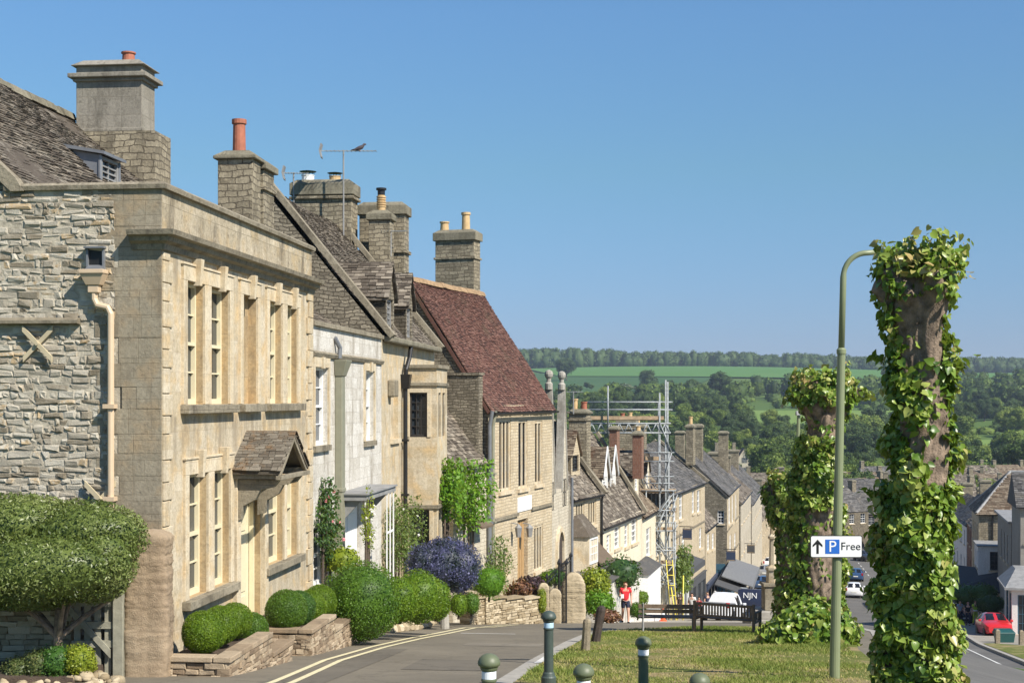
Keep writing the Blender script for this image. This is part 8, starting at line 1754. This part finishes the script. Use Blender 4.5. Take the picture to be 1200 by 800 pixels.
def person(label, px, Y, rz, top, legs, shoes, hair, H=1.7, skirt=False, shorts=False, stride=0.16, armL=(0.24, 0.02), armR=(0.24, 0.02), hat=None, py=None, vest=None):
    X = (px-CX)/F*Y; z = float(gz(X, Y)) if py is None else (HY-py)/F*Y
    t = thing('person', label, 'person', (X, Y, z), rz); s = H/1.7; S = lambda *p: tuple(q*s for q in p)
    J = {'pel': (S(0, 0, .93), (.14*s, .105*s)), 'spi': (S(0, .01, 1.10), (.13*s, .10*s)), 'che': (S(0, .01, 1.30), (.15*s, .11*s)), 'nec': (S(0, .0, 1.47), .052*s), 'hea': (S(0, -.015, 1.57), (.075*s, .085*s)), 'cro': (S(0, -.005, 1.655), (.066*s, .075*s))}
    B_ = [('pel', 'spi'), ('spi', 'che'), ('che', 'nec'), ('nec', 'hea'), ('hea', 'cro')]; ex = MB()
    for sd_, n, (ao, ay) in ((1, 'L', armL), (-1, 'R', armR)):
        st = stride*sd_
        J['hip'+n] = (S(.09*sd_, 0, .86), .098*s); J['kne'+n] = (S(.095*sd_, -st*0.55-.02, .49), .064*s); J['ank'+n] = (S(.095*sd_, -st+(.08 if st < 0 else .0), .085), .044*s); J['toe'+n] = (S(.10*sd_, -st-.13+(.08 if st < 0 else 0), .035), .034*s)
        J['sho'+n] = (S(.185*sd_, .01, 1.40), .062*s); J['elb'+n] = (S((ao+.01)*sd_, .04-ay*0.2, 1.12), .048*s)
        bent = ay > 0.15; hx, hy_, hz_ = (ao-.02)*sd_, -ay-.10, (1.10 if bent else .90)
        J['wri'+n] = (S(hx, hy_, hz_), .028*s); J['han'+n] = (S(hx, hy_-(.07 if bent else .02), hz_-(.01 if bent else .08)), .034*s)
        B_ += [('pel', 'hip'+n), ('hip'+n, 'kne'+n), ('kne'+n, 'ank'+n), ('ank'+n, 'toe'+n), ('che', 'sho'+n), ('sho'+n, 'elb'+n), ('elb'+n, 'wri'+n), ('wri'+n, 'han'+n)]
        h = Vector(J['han'+n][0]); d = (h-Vector(J['wri'+n][0])).normalized()
        for k in range(4):
            o_ = Vector((0, (k-1.5)*.019*s, 0)) if not bent else Vector(((k-1.5)*.019*s, 0, 0)); L = (.075, .085, .08, .062)[k]*s; c_ = Vector((-.012*sd_, -.012, 0))
            ex.tube([h+o_+d*.01, h+o_+d*L*.5+c_*.4, h+o_+d*L+c_*1.6], [.0095*s, .0085*s, .006*s], 6)
        ex.tube([h-d*.02+Vector((0, -.025*s, 0)), h+d*.02+Vector((-.01*sd_, -.05*s, 0)), h+d*.05+Vector((-.015*sd_, -.055*s, 0))], [.011*s, .009*s, .007*s], 6)
    hc = Vector(J['hea'][0]); 
    ex.tube([hc+Vector((0, -.07*s, .03*s)), hc+Vector((0, -.105*s, -.005*s)), hc+Vector((0, -.08*s, -.015*s))], [.008*s, .013*s, .006*s], 6)   # nose
    for q in (-1, 1): ex.tube([hc+Vector((q*.076*s, .005, .02*s)), hc+Vector((q*.090*s, .015, 0)), hc+Vector((q*.078*s, .005, -.03*s))], [.008*s, .014*s, .007*s], 6)
    skin_mesh('body', J, B_, M['skin'], t, 2, ex)
    for q in (-1, 1): mb = MB(); mb.lathe([(.003, -.008), (.011, -.004), (.012, .002), (.003, .008)], 8, (hc.x+q*.032*s, hc.y-.083*s, hc.z+.018*s)); mb.build('eye', M['sign_black'], t)
    mb = MB(); mb.tube([(-.025*s, hc.y-.083*s, hc.z-.045*s), (0, hc.y-.09*s, hc.z-.048*s), (.025*s, hc.y-.083*s, hc.z-.045*s)], .006*s, 5); mb.build('mouth', M['petal_pink'], t)
    g = lambda k, a: (J[k][0], tuple(x+a for x in J[k][1]) if hasattr(J[k][1], '__len__') else J[k][1]+a)
    lerp = lambda a, b, q: tuple(x+(y-x)*q for x, y in zip(a, b))
    T = {'pel': (lerp(J['pel'][0], J['spi'][0], -.45), (.158*s, .125*s)), 'spi': g('spi', .022), 'che': g('che', .022), 'nk': (S(0, .005, 1.43), .075*s)}; TB = [('pel', 'spi'), ('spi', 'che'), ('che', 'nk')]
    for n in 'LR': T['s'+n] = g('sho'+n, .018); T['e'+n] = (lerp(J['sho'+n][0], J['elb'+n][0], .62), .054*s); TB += [('che', 's'+n), ('s'+n, 'e'+n)]
    skin_mesh('top', T, TB, top, t)
    if vest: mb = MB(); mb.lathe([(.17*s, .98*s), (.172*s, 1.02*s), (.175*s, 1.06*s)], 16); mb.build('reflective_band', M['band'], t)
    Lg = {'p': (S(0, 0, 1.03), (.142*s, .112*s))}; LB = []
    for n in 'LR':
        Lg['h'+n] = g('hip'+n, .018); e = .72 if shorts else 1.0; Lg['k'+n] = (lerp(J['hip'+n][0], J['kne'+n][0], e), (.085 if shorts else .070)*s); LB += [('p', 'h'+n), ('h'+n, 'k'+n)]
        if not shorts: Lg['a'+n] = (lerp(J['kne'+n][0], J['ank'+n][0], .93), .055*s); LB.append(('k'+n, 'a'+n))
    skin_mesh('shorts' if shorts else 'trousers', Lg, LB, legs, t)
    for n in 'LR':
        a, b = Vector(J['ank'+n][0]), Vector(J['toe'+n][0]); mb = MB(); mb.tube([a+Vector((0, .05*s, -.03*s)), a+Vector((0, 0, -.035*s)), b+Vector((0, .03*s, .012*s)), b+Vector((0, -.03*s, .003*s))], [.042*s, .05*s, .044*s, .024*s], 10); mb.build('shoe', shoes, t, smooth=True)
    Hh = MB(); v, f, tt = sphere_arr((hc.x, hc.y+.022*s, hc.z+.045*s), (.092*s, .098*s, .092*s), 16, 12, 0.04, 2); Hh.add([tuple(p) for p in v], [tuple(q) for q in f if np.mean([v[i][1]-v[i][2]*0.55 for i in q]) > hc.y-0.55*(hc.z+.02*s)-.035*s]); Hh.build('hair', hair, t, smooth=True)
    if hat: mb = MB(); mb.lathe([(.17*s, 1.645*s), (.165*s, 1.655*s), (.105*s, 1.66*s), (.10*s, 1.73*s), (.07*s, 1.765*s), (.003, 1.77*s)], 18); mb.build('hat', hat, t, smooth=True)
    return t
def cloth(nm, c): return simple(nm, c, 0.9, var=0.12, scale=9, bump=0.2)
C_red, C_navy, C_black, C_white, C_hivis, C_grey, C_khaki = cloth('red_shirt', (0.60, 0.025, 0.035)), cloth('navy_cloth', (0.025, 0.03, 0.06)), cloth('black_cloth', (0.018, 0.018, 0.02)), cloth('white_shirt', (0.74, 0.73, 0.70)), cloth('hi_vis_cloth', (0.42, 0.55, 0.05)), cloth('grey_cloth', (0.30, 0.31, 0.31)), cloth('khaki_cloth', (0.33, 0.29, 0.2))
H_bl, H_br, H_gr = cloth('blonde_hair', (0.36, 0.24, 0.12)), cloth('brown_hair', (0.08, 0.05, 0.03)), cloth('grey_hair', (0.35, 0.34, 0.33))
p = person('woman in a red polo shirt and dark shorts walking uphill with papers in her hand', 733, 57.5, 0.1, C_red, C_navy, C_black, H_bl, 1.66, shorts=True, armR=(0.22, 0.20), armL=(0.25, 0.03), py=729.5)
mb = MB(); mb.box(-0.26, -0.14, -0.42, -0.41, 1.06, 1.22); mb.build('papers', M['white_paint'], p)
person('man in black with a pale hat walking past the scaffolding', 797, 90.5, 0.3, C_black, C_black, C_black, H_gr, 1.74, hat=C_white, py=726)
person('walker in a white shirt beside the man in black', 811, 91, -0.4, C_white, C_navy, C_black, H_br, 1.72, py=726)
person('person in grey standing by the shopfront left of the pickup', 838, 87, 2.6, C_grey, C_khaki, C_black, H_gr, 1.74, stride=0.04, py=725)
person('person in a dark red top near the white shirted walker', 819, 93, 0.8, cloth('maroon_cloth', (0.22, 0.03, 0.04)), C_grey, C_white, H_br, 1.5, py=726)
person('shopper in a white top walking down past the blue shopfront', 846, 112, 2.9, C_white, C_khaki, C_black, H_br, 1.68, py=716)
person('shopper in navy beside the dark canopy', 829, 99, 0.6, C_navy, C_grey, C_white, H_bl, 1.7, stride=0.05, py=722)
person('tiny figure in black on the far sunny pavement', 880, 140, 0.3, C_black, C_navy, C_black, H_br, 1.72, py=692)
person('tiny figure in a teal top on the far sunny pavement', 887, 150, 0.2, cloth('teal_cloth', (0.05, 0.25, 0.24)), C_grey, C_black, H_gr, 1.7, py=686)
person('worker in a hi vis yellow jacket on the shaded pavement', 1143, 104, 0.2, C_hivis, C_hivis, C_black, H_br, 1.78, vest=True, stride=0.05)
person('person in dark clothes beside the hi vis worker', 1134.5, 103, -0.2, C_black, C_navy, C_black, H_br, 1.75, stride=0.1)
person('person in pale blue on the shaded pavement near the black car', 1125, 106, 0.4, cloth('pale_blue_cloth', (0.35, 0.42, 0.5)), C_navy, C_black, H_br, 1.7, stride=0.1)
# ------------------------------------------------------------------ small street things on the right and by the shops
def cone(px, Y, lab):
    X = (px-CX)/F*Y; t = thing('traffic_cone', lab, 'cone', (X, Y, float(gz(X, Y)))); mb = MB(); mb.box(-.2, .2, -.2, .2, 0, .04); mb.lathe([(.15, .042), (.05, .68), (.03, .72)], 14); mb.build('body', simple('orange_plastic', (0.75, 0.12, 0.03), 0.5, var=0.05), t); mb = MB(); mb.lathe([(.112, .30), (.085, .48)], 14); mb.build('band', M['band'], t)
cone(777, 79, 'orange traffic cone standing under the scaffolding')
for px, Y, lab in ((1169, 79.5, 'short wooden post at the tip of the grass verge by the green bin'), (1197, 78, 'short wooden post further right on the grass verge')):
    X = (px-CX)/F*Y; mb = MB(); mb.box(-.12, .12, -.12, .12, -0.2, .72); mb.hexa([(-.12, -.12, .722), (.12, -.12, .722), (.12, .12, .722), (-.12, .12, .722), (-.05, -.05, .80), (.05, -.05, .80), (.05, .05, .80), (-.05, .05, .80)]); o = mb.build('wooden_post', M['post_wood'], bevel=0.015); o.location = (X, Y, float(gz(X, Y))); tag(o, lab, 'post')
X, Y = (1177-CX)/F*81, 81; t = thing('grit_bin', 'dark teal grit bin beside the short wooden post', 'bin', (X, Y, float(gz(X, Y)))); teal = simple('teal_plastic', (0.012, 0.07, 0.065), 0.5, var=0.1)
mb = MB(); mb.hexa([(-.45, -.3, 0), (.45, -.3, 0), (.45, .3, 0), (-.45, .3, 0), (-.52, -.36, .55), (.52, -.36, .55), (.52, .36, .55), (-.52, .36, .55)]); mb.build('body', teal, t, bevel=0.03); mb = MB(); mb.hexa([(-.55, -.39, .552), (.55, -.39, .552), (.55, .39, .552), (-.55, .39, .552), (-.5, -.34, .62), (.5, -.34, .62), (.5, .34, .76), (-.5, .34, .76)]); mb.build('lid', teal, t, bevel=0.03)
def bush(px, py, Y, r_, m, lab): return mound(lab, at(px, py, Y), [(0, 0, 0, r_, r_, r_*0.8), (r_*.5, 0, .1, r_*.7, r_*.7, r_*.6), (-r_*.5, .1, 0, r_*.7, r_*.7, r_*.6)], 1200, 0.16, m, stem=(-r_*1.3, 0.05, 'bark_dark'), jit=0.8, shell=0.25)
bush(1136, 698, 108, 1.1, 'leaf_box_dark', 'dark leafy shrub in the shade below the canopy'); bush(1152, 695, 107, 0.9, 'leaf_box_dark', 'second dark shrub beneath the canopy, behind the hi vis worker'); bush(1160, 708, 104, 0.9, 'leaf_rose', 'dark green planting just above the red car roof')
# ------------------------------------------------------------------ summer haze over the valley
mh, nth, ph_ = new_mat('valley_haze'); nth.nodes.remove(ph_); vol = nth.nodes.new('ShaderNodeVolumePrincipled')
vol.inputs['Color'].default_value = (0.70, 0.83, 1.0, 1); vol.inputs['Density'].default_value = 0.00011; vol.inputs['Anisotropy'].default_value = 0.1
nth.links.new(vol.outputs[0], nth.nodes['Material Output'].inputs['Volume'])
mb = MB(); mb.box(-3700, 3700, -90, 6100, -31.5, 110); tag(mb.build('haze', mh), kind='stuff')
